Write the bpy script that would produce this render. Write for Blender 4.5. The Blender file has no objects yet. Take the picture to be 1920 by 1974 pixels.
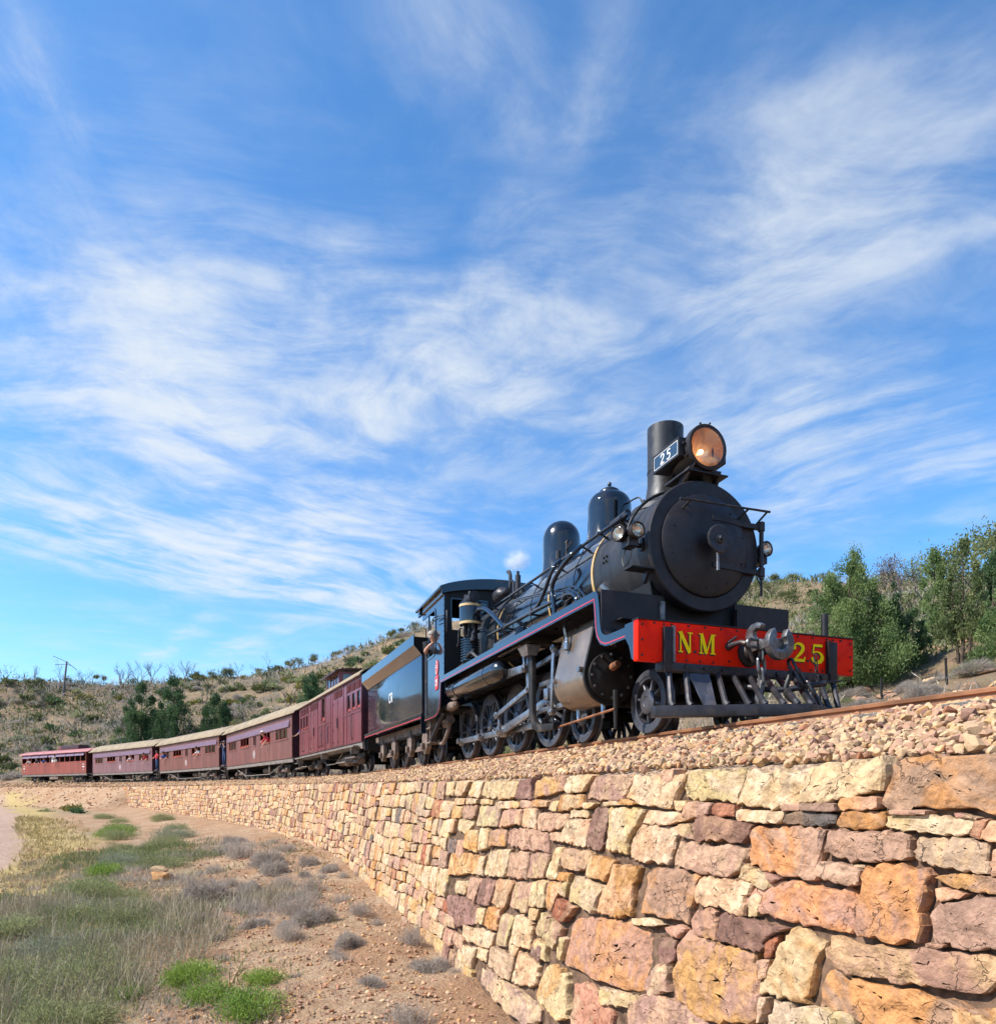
import bpy, bmesh, math, random
import numpy as np
from mathutils import Vector, Matrix, Euler
from mathutils import noise as mnoise

random.seed(7)
RNG = np.random.default_rng(7)
SC = bpy.context.scene
COL = SC.collection
R = math.radians

# ------------------------------------------------------------------ camera, sky, sun, exposure
EYE = 2.2                                     # eye height, metres above the ground by the wall
cam_d = bpy.data.cameras.new('camera')
cam_d.sensor_fit = 'HORIZONTAL'
cam_d.sensor_width = 36.0
cam_d.lens = 36.0 * 1346.0 / 1920.0
cam_d.shift_y = 537.0 / 1920.0
cam_d.clip_start = 0.05
cam_d.clip_end = 5000
cam = bpy.data.objects.new('camera', cam_d)
COL.objects.link(cam)
cam.location = (0, 0, EYE)
cam.rotation_euler = (R(90), 0, 0)
SC.camera = cam

SUN_DIR = Vector((-0.90, -0.20, 0.88)).normalized()
sun_d = bpy.data.lights.new('sun', 'SUN')
sun_d.energy = 5.0
sun_d.angle = R(0.53)
sun_d.color = (1.0, 0.955, 0.88)
sun = bpy.data.objects.new('sun', sun_d)
COL.objects.link(sun)
sun.rotation_euler = SUN_DIR.to_track_quat('Z', 'Y').to_euler()

SC.view_settings.view_transform = 'Standard'
SC.view_settings.look = 'None'
SC.view_settings.gamma = 1.0
SC.view_settings.exposure = 0.58
SC.view_settings.use_curve_mapping = False
SC.cycles.max_bounces = 6
SC.cycles.diffuse_bounces = 3
SC.cycles.transparent_max_bounces = 8
SC.cycles.volume_bounces = 3
SC.cycles.use_denoising = True
SC.cycles.use_adaptive_sampling = True
SC.cycles.adaptive_threshold = 0.025


class NT:
    """Small helper for writing node trees."""
    def __init__(self, tree):
        self.t = tree
        tree.nodes.clear()

    def n(self, kind, **kw):
        nd = self.t.nodes.new(kind)
        for k, v in kw.items():
            if k == 'inp':
                for a, b in v.items():
                    if hasattr(b, 'is_output') or isinstance(b, bpy.types.NodeSocket):
                        self.t.links.new(b, nd.inputs[a])
                    else:
                        nd.inputs[a].default_value = b
            else:
                setattr(nd, k, v)
        return nd

    def link(self, a, b):
        self.t.links.new(a, b)

    def math(self, op, a, b=None, c=None, clamp=False):
        nd = self.n('ShaderNodeMath', operation=op, use_clamp=clamp)
        for i, v in enumerate((a, b, c)):
            if v is None:
                continue
            if isinstance(v, bpy.types.NodeSocket):
                self.link(v, nd.inputs[i])
            else:
                nd.inputs[i].default_value = v
        return nd.outputs[0]

    def smooth(self, v, a, b, o0=0.0, o1=1.0):
        nd = self.n('ShaderNodeMapRange', interpolation_type='SMOOTHSTEP')
        self.link(v, nd.inputs[0])
        nd.inputs[1].default_value = a
        nd.inputs[2].default_value = b
        nd.inputs[3].default_value = o0
        nd.inputs[4].default_value = o1
        return nd.outputs[0]

    def noise(self, vec, scale, detail=4.0, rough=0.55, dist=0.0, out=0):
        nd = self.n('ShaderNodeTexNoise')
        if vec is not None:
            self.link(vec, nd.inputs['Vector'])
        nd.inputs['Scale'].default_value = scale
        nd.inputs['Detail'].default_value = detail
        nd.inputs['Roughness'].default_value = rough
        nd.inputs['Distortion'].default_value = dist
        return nd.outputs[out]

    def mix(self, fac, a, b, blend='MIX'):
        nd = self.n('ShaderNodeMix', data_type='RGBA', blend_type=blend)
        for idx, v in ((0, fac), (6, a), (7, b)):
            if isinstance(v, bpy.types.NodeSocket):
                self.link(v, nd.inputs[idx])
            elif idx == 0:
                nd.inputs[0].default_value = v
            else:
                nd.inputs[idx].default_value = (*v[:3], 1.0)
        return nd.outputs[2]


# sky: physical sky with high thin cirrus spread over a cloud layer (direction mapped on a plane overhead)
world = bpy.data.worlds.new('World')
SC.world = world
world.use_nodes = True
W = NT(world.node_tree)
sky = W.n('ShaderNodeTexSky', sky_type='NISHITA')
sky.sun_disc = False
sky.sun_elevation = math.asin(SUN_DIR.z)
sky.sun_rotation = math.atan2(SUN_DIR.x, SUN_DIR.y)
sky.air_density = 1.0
sky.dust_density = 0.25
sky.ozone_density = 2.5
sky.altitude = 300
tc = W.n('ShaderNodeTexCoord')
sep = W.n('ShaderNodeSeparateXYZ', inp={0: tc.outputs['Generated']})
zz = W.math('MAXIMUM', W.math('ADD', sep.outputs[2], 0.02), 0.03)
plane = W.n('ShaderNodeCombineXYZ', inp={0: W.math('DIVIDE', sep.outputs[0], zz), 1: W.math('ABSOLUTE', W.math('DIVIDE', sep.outputs[1], zz))}).outputs[0]
warp_c = W.noise(plane, 1.1, 3.0, 0.5, 0.0, 1)
warp = W.n('ShaderNodeVectorMath', operation='MULTIPLY_ADD', inp={0: warp_c, 1: (0.55, 0.55, 0.0), 2: plane}).outputs[0]
warp = W.n('ShaderNodeVectorMath', operation='SUBTRACT', inp={0: warp, 1: (0.275, 0.275, 0.0)}).outputs[0]


warp2 = W.n('ShaderNodeVectorMath', operation='MULTIPLY_ADD', inp={0: warp_c, 1: (0.20, 0.20, 0.0), 2: plane}).outputs[0]
warp2 = W.n('ShaderNodeVectorMath', operation='SUBTRACT', inp={0: warp2, 1: (0.10, 0.10, 0.0)}).outputs[0]
CIRRUS = [
    ((-1.8, 2.09), (-0.15, 3.83), 0.607, 1.7),
    ((-0.92, 1.19), (-0.58, 1.44), 0.145, 0.7),
    ((-1.33, 1.61), (-0.49, 1.66), 0.444, 0.9),
    ((-0.91, 2.04), (0.03, 1.57), 0.195, 1.0),
    ((-0.19, 1.88), (0.83, 1.01), 0.253, 0.85),
    ((-0.44, 1.49), (0.36, 1.4), 0.174, 0.55),
    ((0.12, 1.07), (0.17, 0.78), 0.052, 0.42),
    ((-0.15, 0.79), (0.13, 1.07), 0.099, 0.34),
    ((-0.57, 0.79), (-0.75, 1.25), 0.055, 0.62),
    ((-0.65, 0.86), (-0.65, 1.03), 0.06, 0.4),
    ((-0.05, 1.25), (0.1, 1.11), 0.06, 0.34),
    ((0.19, 1.25), (0.88, 1.07), 0.197, 0.5),
    ((0.08, 2.15), (1.28, 1.55), 0.369, 0.7),
    ((-0.59, 1.27), (-0.05, 1.33), 0.103, 0.5),
    ((-2.51, 4.91), (-1.41, 3.6), 0.109, 0.6),
    ((-2.12, 5.02), (-1.03, 3.71), 0.167, 0.75),
    ((0.72, 2.42), (1.67, 2.03), 0.348, 0.6),
    ((-0.75, 1.3), (-0.87, 2.18), 0.167, 0.65),
    ((0.27, 1.02), (0.71, 0.86), 0.069, 0.3),
    ((-1.06, 1.35), (-0.47, 2.47), 0.366, 0.5),
    ((-1.01, 2.07), (-0.11, 2.91), 0.578, 0.6),
    ((-1.16, 1.4), (-0.06, 1.48), 0.397, 0.28),
    ((-0.58, 1.7), (0.59, 1.44), 0.387, 0.25),
    ((-1.32, 2.07), (0.07, 2.08), 0.727, 0.25),
]
# fibres drawn out along a few headings, shared by the streaks that run that way
FIBRE_ANGLES = [R(a) for a in (-40, 8, 50, 105)]
FIBRES = []
for i, a in enumerate(FIBRE_ANGLES):
    mp = W.n('ShaderNodeMapping', vector_type='TEXTURE', inp={0: warp, 'Location': (1.7 * i, 2.9 * i, i), 'Rotation': (0, 0, a), 'Scale': (3.4, 1, 1)})
    FIBRES.append(W.smooth(W.noise(mp.outputs[0], 6.5, 7.0, 0.62), 0.30, 0.74, 0.06, 1.0))
fluff = W.smooth(W.noise(warp, 2.3, 6.0, 0.62), 0.36, 0.70)


def cirrus(p0, p1, width, power):
    """one cirrus streak on the cloud plane: a soft mask round the segment p0-p1 times the fibres running its way"""
    dx, dy = p1[0] - p0[0], p1[1] - p0[1]
    L = math.hypot(dx, dy)
    ang = math.atan2(dy, dx)
    k = min(range(len(FIBRE_ANGLES)), key=lambda q: abs(math.sin(FIBRE_ANGLES[q] - ang)))
    m = W.n('ShaderNodeMapping', vector_type='TEXTURE', inp={0: warp2, 'Location': ((p0[0] + p1[0]) / 2, (p0[1] + p1[1]) / 2, 0), 'Rotation': (0, 0, ang)})
    sp = W.n('ShaderNodeSeparateXYZ', inp={0: m.outputs[0]})
    ac = W.smooth(W.math('ABSOLUTE', sp.outputs[1]), 0.0, width * 1.35, 1.0, 0.0)
    al = W.smooth(W.math('ABSOLUTE', sp.outputs[0]), L * 0.10, L * 0.68, 1.0, 0.0)
    return W.math('MULTIPLY', W.math('MULTIPLY', W.math('MULTIPLY', ac, al), FIBRES[k]), power)


dens = None
for p0, p1, w_, pw in CIRRUS:
    d_ = cirrus(p0, p1, w_, pw)
    dens = d_ if dens is None else W.math('ADD', dens, d_)
dens = W.math('MULTIPLY', dens, W.math('MULTIPLY_ADD', fluff, 1.0, 0.20))
veil = W.math('MULTIPLY', fluff, W.math('MULTIPLY', FIBRES[1], 0.16))
low = W.smooth(sep.outputs[2], 0.02, 0.30, 0.16, 0.0)
dens = W.math('ADD', W.math('ADD', dens, veil), low)
dens = W.math('SUBTRACT', 1.0, W.math('POWER', 2.718, W.math('MULTIPLY', dens, -1.75)))
blue = W.mix(1.0, sky.outputs[0], (0.60, 1.04, 1.32), 'MULTIPLY')
bg1 = W.n('ShaderNodeBackground', inp={0: blue, 1: 0.130})
bg2 = W.n('ShaderNodeBackground', inp={0: (0.88, 0.945, 1.0, 1), 1: 0.64})
mixs = W.n('ShaderNodeMixShader', inp={0: dens, 1: bg1.outputs[0], 2: bg2.outputs[0]})
world.cycles.sampling_method = 'MANUAL'
world.cycles.sample_map_resolution = 256
wout = W.n('ShaderNodeOutputWorld')
W.link(mixs.outputs[0], wout.inputs[0])

# ------------------------------------------------------------------ helpers: objects, tags, mesh builder


def tag(o, label=None, cat=None, group=None, kind=None):
    if label:
        o['label'] = label
    if cat:
        o['category'] = cat
    if group:
        o['group'] = group
    if kind:
        o['kind'] = kind
    return o


def empty(name, loc=(0, 0, 0), rz=0.0, parent=None):
    o = bpy.data.objects.new(name, None)
    o.location = loc
    o.rotation_euler = (0, 0, rz)
    o.empty_display_size = 0.2
    COL.objects.link(o)
    if parent:
        o.parent = parent
    return o


def link_mesh(name, me, parent=None, loc=None, rot=None, scale=None):
    o = bpy.data.objects.new(name, me)
    COL.objects.link(o)
    if parent:
        o.parent = parent
    if loc is not None:
        o.location = loc
    if rot is not None:
        o.rotation_euler = rot
    if scale is not None:
        o.scale = scale if hasattr(scale, '__len__') else (scale,) * 3
    return o


def copy_tree(o, parent=None):
    c = o.copy()
    COL.objects.link(c)
    c.parent = parent
    for ch in o.children:
        copy_tree(ch, c)
    return c


def finish(me, angle=35, smooth=True):
    if smooth:
        me.shade_smooth()
        me.set_sharp_from_angle(angle=R(angle))
    else:
        me.shade_flat()


def mesh_np(name, verts, faces, mats, smooth=None, attrs=None):
    """verts (n,3) array, faces list of index tuples or (m,k) array"""
    me = bpy.data.meshes.new(name)
    verts = np.asarray(verts, dtype=np.float32)
    if isinstance(faces, np.ndarray):
        m, k = faces.shape
        me.vertices.add(len(verts))
        me.vertices.foreach_set('co', verts.ravel())
        me.loops.add(m * k)
        me.loops.foreach_set('vertex_index', faces.astype(np.int32).ravel())
        me.polygons.add(m)
        me.polygons.foreach_set('loop_start', np.arange(0, m * k, k, dtype=np.int32))
        me.polygons.foreach_set('loop_total', np.full(m, k, dtype=np.int32))
        me.update(calc_edges=True)
    else:
        me.from_pydata(verts.tolist(), [], faces)
    for m_ in (mats if isinstance(mats, (list, tuple)) else [mats]):
        me.materials.append(m_)
    if attrs:
        for nm, arr in attrs.items():
            arr = np.asarray(arr, dtype=np.float32)
            if arr.ndim == 2:
                a = me.attributes.new(nm, 'FLOAT_COLOR', 'POINT')
                if arr.shape[1] == 3:
                    arr = np.concatenate([arr, np.ones((len(arr), 1), np.float32)], 1)
                a.data.foreach_set('color', arr.ravel())
            else:
                a = me.attributes.new(nm, 'FLOAT', 'POINT')
                a.data.foreach_set('value', arr)
    if smooth is not None:
        if smooth:
            finish(me, smooth)
        else:
            me.shade_flat()
    return me


class MB:
    """mesh builder in vehicle coordinates: u forward, v towards the near side, w up"""
    def __init__(self, flip=True):
        self.v = []
        self.f = []
        self.flip = flip

    def add(self, verts, faces):
        b = len(self.v)
        self.v += [tuple(p) for p in verts]
        self.f += [tuple(i + b for i in f) for f in faces]
        return self

    def box(self, u0, u1, v0, v1, w0, w1):
        p = [(u, v, w) for u in (u0, u1) for v in (v0, v1) for w in (w0, w1)]
        return self.add(p, [(0, 1, 3, 2), (4, 6, 7, 5), (0, 4, 5, 1), (2, 3, 7, 6), (0, 2, 6, 4), (1, 5, 7, 3)])

    def hexa(self, p):
        """eight corners: bottom ring of four, top ring of four"""
        return self.add(p, [(0, 3, 2, 1), (4, 5, 6, 7), (0, 1, 5, 4), (1, 2, 6, 5), (2, 3, 7, 6), (3, 0, 4, 7)])

    def tube(self, pts, r, n=8, cap=True):
        pts = [Vector(p) for p in pts]
        rs = r if hasattr(r, '__len__') else [r] * len(pts)
        rings = []
        up = None
        for i, p in enumerate(pts):
            if i == 0:
                d = pts[1] - p
            elif i == len(pts) - 1:
                d = p - pts[-2]
            else:
                d = (pts[i + 1] - p).normalized() + (p - pts[i - 1]).normalized()
            d.normalize()
            if up is None:
                a = Vector((0, 0, 1)) if abs(d.z) < 0.9 else Vector((1, 0, 0))
                x = d.cross(a).normalized()
            else:
                x = (up - d * up.dot(d))
                if x.length < 1e-6:
                    x = d.orthogonal()
                x.normalize()
            up = x
            y = d.cross(x).normalized()
            rings.append([p + (x * math.cos(2 * math.pi * k / n) + y * math.sin(2 * math.pi * k / n)) * rs[i] for k in range(n)])
        vs = [q for ring in rings for q in ring]
        fs = []
        for i in range(len(pts) - 1):
            for k in range(n):
                fs.append((i * n + k, i * n + (k + 1) % n, (i + 1) * n + (k + 1) % n, (i + 1) * n + k))
        if cap:
            fs.append(tuple(range(n - 1, -1, -1)))
            fs.append(tuple(range((len(pts) - 1) * n, len(pts) * n)))
        return self.add(vs, fs)

    def cyl(self, a, b, r, n=16, r2=None):
        return self.tube([a, b], [r, r if r2 is None else r2], n)

    def lathe(self, prof, c=(0, 0, 0), axis='u', n=32, closed=False, a0=0.0, a1=2 * math.pi, caps=True):
        """prof: list of (along, radius)"""
        full = abs(a1 - a0 - 2 * math.pi) < 1e-6
        m = n if full else n + 1
        vs = []
        for (t, r) in prof:
            for k in range(m):
                a = a0 + (a1 - a0) * k / n
                ca, sa = math.cos(a) * r, math.sin(a) * r
                if axis == 'u':
                    vs.append((c[0] + t, c[1] + ca, c[2] + sa))
                elif axis == 'v':
                    vs.append((c[0] + ca, c[1] + t, c[2] + sa))
                else:
                    vs.append((c[0] + ca, c[1] + sa, c[2] + t))
        fs = []
        np_ = len(prof)
        for i in range(np_ - 1 + (1 if closed else 0)):
            j = (i + 1) % np_
            for k in range(n):
                k2 = (k + 1) % m
                fs.append((i * m + k, i * m + k2, j * m + k2, j * m + k))
        if not closed and full and caps:
            if prof[0][1] > 1e-4:
                fs.append(tuple(range(m - 1, -1, -1)))
            if prof[-1][1] > 1e-4:
                fs.append(tuple(range((np_ - 1) * m, np_ * m)))
        return self.add(vs, fs)

    def prism(self, poly, t0, t1, plane='uw'):
        """polygon extruded along the third axis between t0 and t1"""
        n = len(poly)
        def p3(a, b, t):
            return {'uw': (a, t, b), 'vw': (t, a, b), 'uv': (a, b, t)}[plane]
        vs = [p3(a, b, t0) for a, b in poly] + [p3(a, b, t1) for a, b in poly]
        fs = [tuple(range(n - 1, -1, -1)), tuple(range(n, 2 * n))]
        fs += [(i, (i + 1) % n, n + (i + 1) % n, n + i) for i in range(n)]
        return self.add(vs, fs)

    def band(self, top, bot, t0, t1, plane='uw'):
        """solid strip between two polylines of equal length"""
        n = len(top)
        def p3(a, b, t):
            return {'uw': (a, t, b), 'vw': (t, a, b), 'uv': (a, b, t)}[plane]
        vs = [p3(*q, t0) for q in top] + [p3(*q, t0) for q in bot] + [p3(*q, t1) for q in top] + [p3(*q, t1) for q in bot]
        fs = []
        for i in range(n - 1):
            fs += [(i, i + 1, n + i + 1, n + i), (2 * n + i, 3 * n + i, 3 * n + i + 1, 2 * n + i + 1),
                   (i, 2 * n + i, 2 * n + i + 1, i + 1), (n + i, n + i + 1, 3 * n + i + 1, 3 * n + i)]
        fs += [(0, n, 3 * n, 2 * n), (n - 1, 3 * n - 1, 4 * n - 1, 2 * n - 1)]
        return self.add(vs, fs)

    def mesh(self, name, mat, angle=35, bevel=0.0, recalc=True):
        me = bpy.data.meshes.new(name)
        vs = [(p[0], -p[1], p[2]) for p in self.v] if self.flip else self.v
        me.from_pydata([tuple(map(float, p)) for p in vs], [], self.f)
        if recalc or bevel:
            bm = bmesh.new()
            bm.from_mesh(me)
            if bevel:
                bmesh.ops.remove_doubles(bm, verts=bm.verts, dist=1e-5)
            bmesh.ops.recalc_face_normals(bm, faces=bm.faces)
            if bevel:
                es = [e for e in bm.edges if len(e.link_faces) == 2 and e.calc_face_angle(0) > 0.6]
                bmesh.ops.bevel(bm, geom=es, offset=bevel, segments=2, profile=0.6, affect='EDGES', clamp_overlap=True)
            bm.to_mesh(me)
            bm.free()
        for m in (mat if isinstance(mat, (list, tuple)) else [mat]):
            me.materials.append(m)
        finish(me, angle)
        return me

    def build(self, name, mat, parent=None, angle=35, bevel=0.0, loc=None, rot=None):
        return link_mesh(name, self.mesh(name, mat, angle, bevel), parent, loc, rot)


def arc(c, r, a0, a1, n, plane='uw', t=0.0):
    out = []
    for k in range(n + 1):
        a = a0 + (a1 - a0) * k / n
        x, y = c[0] + r * math.cos(a), c[1] + r * math.sin(a)
        out.append({'uw': (x, t, y), 'vw': (t, x, y), 'uv': (x, y, t)}[plane])
    return out


def bez(pts, n=8):
    """smooth polyline through control points (Catmull-Rom)"""
    P = [Vector(p) for p in pts]
    P = [P[0] * 2 - P[1]] + P + [P[-1] * 2 - P[-2]]
    out = []
    for i in range(1, len(P) - 2):
        for k in range(n):
            t = k / n
            a, b, c, d = P[i - 1:i + 3]
            out.append(0.5 * ((2 * b) + (c - a) * t + (2 * a - 5 * b + 4 * c - d) * t * t + (3 * b - a - 3 * c + d) * t ** 3))
    out.append(P[-2])
    return out


# ------------------------------------------------------------------ materials
MATS = {}


def mat(name, col, rough=0.5, metal=0.0, spec=0.5, coat=0.0, var=0.12, vscale=3.0, bump=0.0, bscale=40.0, dirt=None, dirt_amt=0.0, dscale=2.0, stretch=None, emit=None, estr=0.0, rvar=0.1):
    m = bpy.data.materials.new(name)
    m.use_nodes = True
    T = NT(m.node_tree)
    geo = T.n('ShaderNodeTexCoord')
    vec = geo.outputs['Object']
    if stretch:
        vec = T.n('ShaderNodeMapping', inp={0: vec, 'Scale': stretch}).outputs[0]
    n1 = T.noise(vec, vscale, 6.0, 0.6)
    c0 = tuple(max(0.0, x * (1 - var * 1.6)) for x in col)
    c1 = tuple(min(1.0, x * (1 + var * 1.6)) for x in col)
    c = T.mix(T.smooth(n1, 0.3, 0.7), c0, c1)
    if dirt:
        n2 = T.noise(vec, dscale, 8.0, 0.65, 0.4)
        c = T.mix(T.smooth(n2, 0.62 - dirt_amt * 0.3, 0.78 - dirt_amt * 0.2, 0, 1.0), c, dirt)
    p = T.n('ShaderNodeBsdfPrincipled')
    T.link(c, p.inputs['Base Color'])
    p.inputs['Metallic'].default_value = metal
    p.inputs['Specular IOR Level'].default_value = spec
    p.inputs['Coat Weight'].default_value = coat
    p.inputs['Coat Roughness'].default_value = 0.06
    T.link(T.smooth(T.noise(vec, vscale * 2.3, 5.0, 0.6), 0.25, 0.75, max(0.02, rough - rvar), min(1, rough + rvar)), p.inputs['Roughness'])
    if bump:
        b = T.n('ShaderNodeBump', inp={'Height': T.noise(vec, bscale, 5.0, 0.6), 'Strength': bump, 'Distance': 0.01})
        T.link(b.outputs[0], p.inputs['Normal'])
    if emit:
        p.inputs['Emission Color'].default_value = (*emit, 1)
        p.inputs['Emission Strength'].default_value = estr
    o = T.n('ShaderNodeOutputMaterial')
    T.link(p.outputs[0], o.inputs[0])
    MATS[name] = m
    return m


mat('boiler_black', (0.006, 0.008, 0.013), 0.16, 0, 0.6, 0.5, 0.1, 2.0, dirt=(0.026, 0.021, 0.019), dirt_amt=0.35, dscale=2.2, bump=0.025, bscale=3.0, stretch=(1.6, 1, 0.6), rvar=0.14)
mat('smokebox_black', (0.024, 0.024, 0.027), 0.45, 0.25, 0.5, 0, 0.25, 3.0, bump=0.06, bscale=60, stretch=(2.6, 1, 1), dirt=(0.055, 0.052, 0.050), dirt_amt=0.35, dscale=2.4)
mat('front_black', (0.017, 0.0135, 0.015), 0.46, 0, 0.4, 0, 0.2, 4.0, bump=0.08, bscale=70, dirt=(0.036, 0.026, 0.024), dirt_amt=0.35)
mat('blue_black', (0.008, 0.013, 0.024), 0.13, 0, 0.6, 0.55, 0.08, 1.0, bump=0.015, bscale=2.0, dirt=(0.03, 0.03, 0.03), dirt_amt=0.08, dscale=3.0)
mat('soot_black', (0.006, 0.006, 0.0065), 0.55, 0, 0.4, 0, 0.2, 3.0, bump=0.05)
mat('under_black', (0.014, 0.012, 0.011), 0.6, 0, 0.35, 0, 0.3, 3.0, bump=0.08, dirt=(0.085, 0.062, 0.045), dirt_amt=0.35)
mat('wheel_grey', (0.072, 0.072, 0.086), 0.35, 0.3, 0.5, 0, 0.2, 5.0, dirt=(0.10, 0.075, 0.06), dirt_amt=0.25)
mat('steel', (0.36, 0.35, 0.35), 0.28, 0.9, 0.5, 0, 0.2, 6.0, dirt=(0.10, 0.075, 0.06), dirt_amt=0.25, dscale=5)
mat('rod_steel', (0.30, 0.30, 0.32), 0.33, 0.85, 0.5, 0, 0.2, 6.0, dirt=(0.08, 0.065, 0.055), dirt_amt=0.3, dscale=5)
mat('clad_steel', (0.25, 0.19, 0.145), 0.34, 0.55, 0.5, 0.3, 0.15, 2.0, dirt=(0.09, 0.07, 0.055), dirt_amt=0.2, bump=0.02, bscale=4)
mat('coupler_steel', (0.17, 0.165, 0.165), 0.38, 0.7, 0.5, 0, 0.25, 9.0, bump=0.15, bscale=50, dirt=(0.09, 0.05, 0.035), dirt_amt=0.35, dscale=8)
mat('iron_dark', (0.036, 0.033, 0.037), 0.45, 0.4, 0.5, 0, 0.25, 8.0, bump=0.1, bscale=50, dirt=(0.09, 0.06, 0.045), dirt_amt=0.3, dscale=6)
mat('rust', (0.25, 0.10, 0.045), 0.6, 0.2, 0.4, 0, 0.25, 6.0, bump=0.1, dirt=(0.13, 0.06, 0.035), dirt_amt=0.5)
mat('rail_steel', (0.30, 0.13, 0.06), 0.5, 0.35, 0.5, 0, 0.2, 3.0, dirt=(0.17, 0.075, 0.04), dirt_amt=0.4)
mat('beam_red', (0.82, 0.018, 0.003), 0.45, 0, 0.10, 0.0, 0.05, 2.0, dirt=(0.56, 0.008, 0.004), dirt_amt=0.3, dscale=3.5, bump=0.03, bscale=14)
mat('line_red', (0.46, 0.03, 0.05), 0.35, 0, 0.5, 0.2, 0.05)
mat('paint_yellow', (0.95, 0.68, 0.006), 0.45, 0, 0.1, 0.0, 0.04)
mat('paint_white', (0.78, 0.77, 0.74), 0.4, 0, 0.5, 0, 0.05)
mat('paint_shadow', (0.02, 0.012, 0.01), 0.4)
mat('gold_band', (0.62, 0.40, 0.16), 0.35, 0.1, 0.5, 0.3, 0.06)
mat('plate_blue', (0.025, 0.045, 0.075), 0.25, 0, 0.5, 0.4)
mat('plate_red', (0.55, 0.045, 0.05), 0.4, 0, 0.5, 0.1)
mat('maroon', (0.150, 0.026, 0.032), 0.34, 0, 0.5, 0.15, 0.12, 1.2, dirt=(0.19, 0.055, 0.055), dirt_amt=0.2, bump=0.03, bscale=6, stretch=(2.2, 2.2, 0.35))
mat('maroon_dark', (0.050, 0.010, 0.013), 0.45, 0, 0.5, 0, 0.15)
mat('coach_brown', (0.155, 0.052, 0.042), 0.38, 0, 0.5, 0.12, 0.14, 0.8, dirt=(0.20, 0.09, 0.075), dirt_amt=0.25, bump=0.03, bscale=6, stretch=(2.2, 2.2, 0.35))
mat('coach_mauve', (0.175, 0.082, 0.088), 0.42, 0, 0.5, 0.08, 0.12, 0.8, dirt=(0.22, 0.12, 0.12), dirt_amt=0.25, stretch=(2.2, 2.2, 0.35))
mat('coach_red', (0.24, 0.048, 0.030), 0.38, 0, 0.5, 0.12, 0.14, 0.8, dirt=(0.28, 0.08, 0.055), dirt_amt=0.25, stretch=(2.2, 2.2, 0.35))
mat('shade_lilac', (0.205, 0.120, 0.165), 0.45, 0, 0.5, 0, 0.08)
mat('roof_tan', (0.285, 0.215, 0.135), 0.75, 0, 0.3, 0, 0.12, 1.2, dirt=(0.20, 0.15, 0.095), dirt_amt=0.4, bump=0.12, bscale=12)
mat('roof_pink', (0.36, 0.13, 0.12), 0.6, 0, 0.4, 0, 0.1, 1.2)
mat('sash_red', (0.33, 0.055, 0.028), 0.4, 0, 0.5, 0, 0.1)
mat('interior_shade', (0.030, 0.014, 0.012), 0.8, 0, 0.2, 0, 0.2)  # interior shade put into the colour of floors and backing sheets
mat('footboard', (0.20, 0.165, 0.14), 0.6, 0.1, 0.4, 0, 0.2, 5.0, dirt=(0.12, 0.09, 0.07), dirt_amt=0.4)
mat('axle_brown', (0.19, 0.135, 0.105), 0.65, 0, 0.3, 0, 0.25, 5.0, dirt=(0.09, 0.065, 0.055), dirt_amt=0.4)
mat('sleeper_wood', (0.15, 0.135, 0.12), 0.8, 0, 0.2, 0, 0.35, 14.0, bump=0.5, bscale=40, stretch=(6, 0.6, 6))
mat('skin', (0.52, 0.27, 0.18), 0.55, 0, 0.4, 0, 0.06)
mat('hair_brown', (0.06, 0.035, 0.022), 0.6)
mat('hair_grey', (0.28, 0.25, 0.22), 0.6)
mat('cloth_navy', (0.030, 0.045, 0.095), 0.8, 0, 0.2, 0, 0.15, 12)
mat('cloth_charcoal', (0.045, 0.048, 0.065), 0.85, 0, 0.2, 0, 0.15, 12)
mat('cloth_red', (0.52, 0.045, 0.065), 0.8, 0, 0.2, 0, 0.12, 12)
mat('cloth_blue', (0.045, 0.11, 0.36), 0.8, 0, 0.2, 0, 0.12, 12)
mat('cloth_white', (0.66, 0.63, 0.60), 0.8, 0, 0.2, 0, 0.08, 12)
mat('cloth_jeans', (0.045, 0.075, 0.16), 0.85, 0, 0.2, 0, 0.2, 14)
mat('shoe_tan', (0.35, 0.24, 0.15), 0.7)
mat('cap_grey', (0.14, 0.17, 0.20), 0.8)
mat('bark', (0.085, 0.060, 0.045), 0.85, 0, 0.2, 0, 0.3, 8.0, bump=0.4, bscale=30)
mat('dead_wood', (0.125, 0.105, 0.100), 0.85, 0, 0.2, 0, 0.3, 6.0)
mat('pole_wood', (0.165, 0.150, 0.150), 0.8, 0, 0.2, 0, 0.2, 4.0)
mat('glass_dark', (0.012, 0.014, 0.016), 0.05, 0, 0.8, 0, 0.02)
mat('lamp_bulb', (0.9, 0.7, 0.4), 0.4, emit=(1.0, 0.62, 0.26), estr=14.0)


def glass_mat(name, col, rough=0.02, alpha=0.25, ior=1.45):
    m = bpy.data.materials.new(name)
    m.use_nodes = True
    T = NT(m.node_tree)
    tr = T.n('ShaderNodeBsdfTransparent', inp={0: (*col, 1)})
    gl = T.n('ShaderNodeBsdfGlossy', inp={0: (1, 1, 1, 1), 'Roughness': rough})
    fr = T.n('ShaderNodeFresnel', inp={0: ior})
    mx = T.n('ShaderNodeMixShader', inp={0: T.math('MULTIPLY_ADD', fr.outputs[0], 1.0, alpha * 0.1), 1: tr.outputs[0], 2: gl.outputs[0]})
    o = T.n('ShaderNodeOutputMaterial')
    T.link(mx.outputs[0], o.inputs[0])
    MATS[name] = m
    return m


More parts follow.
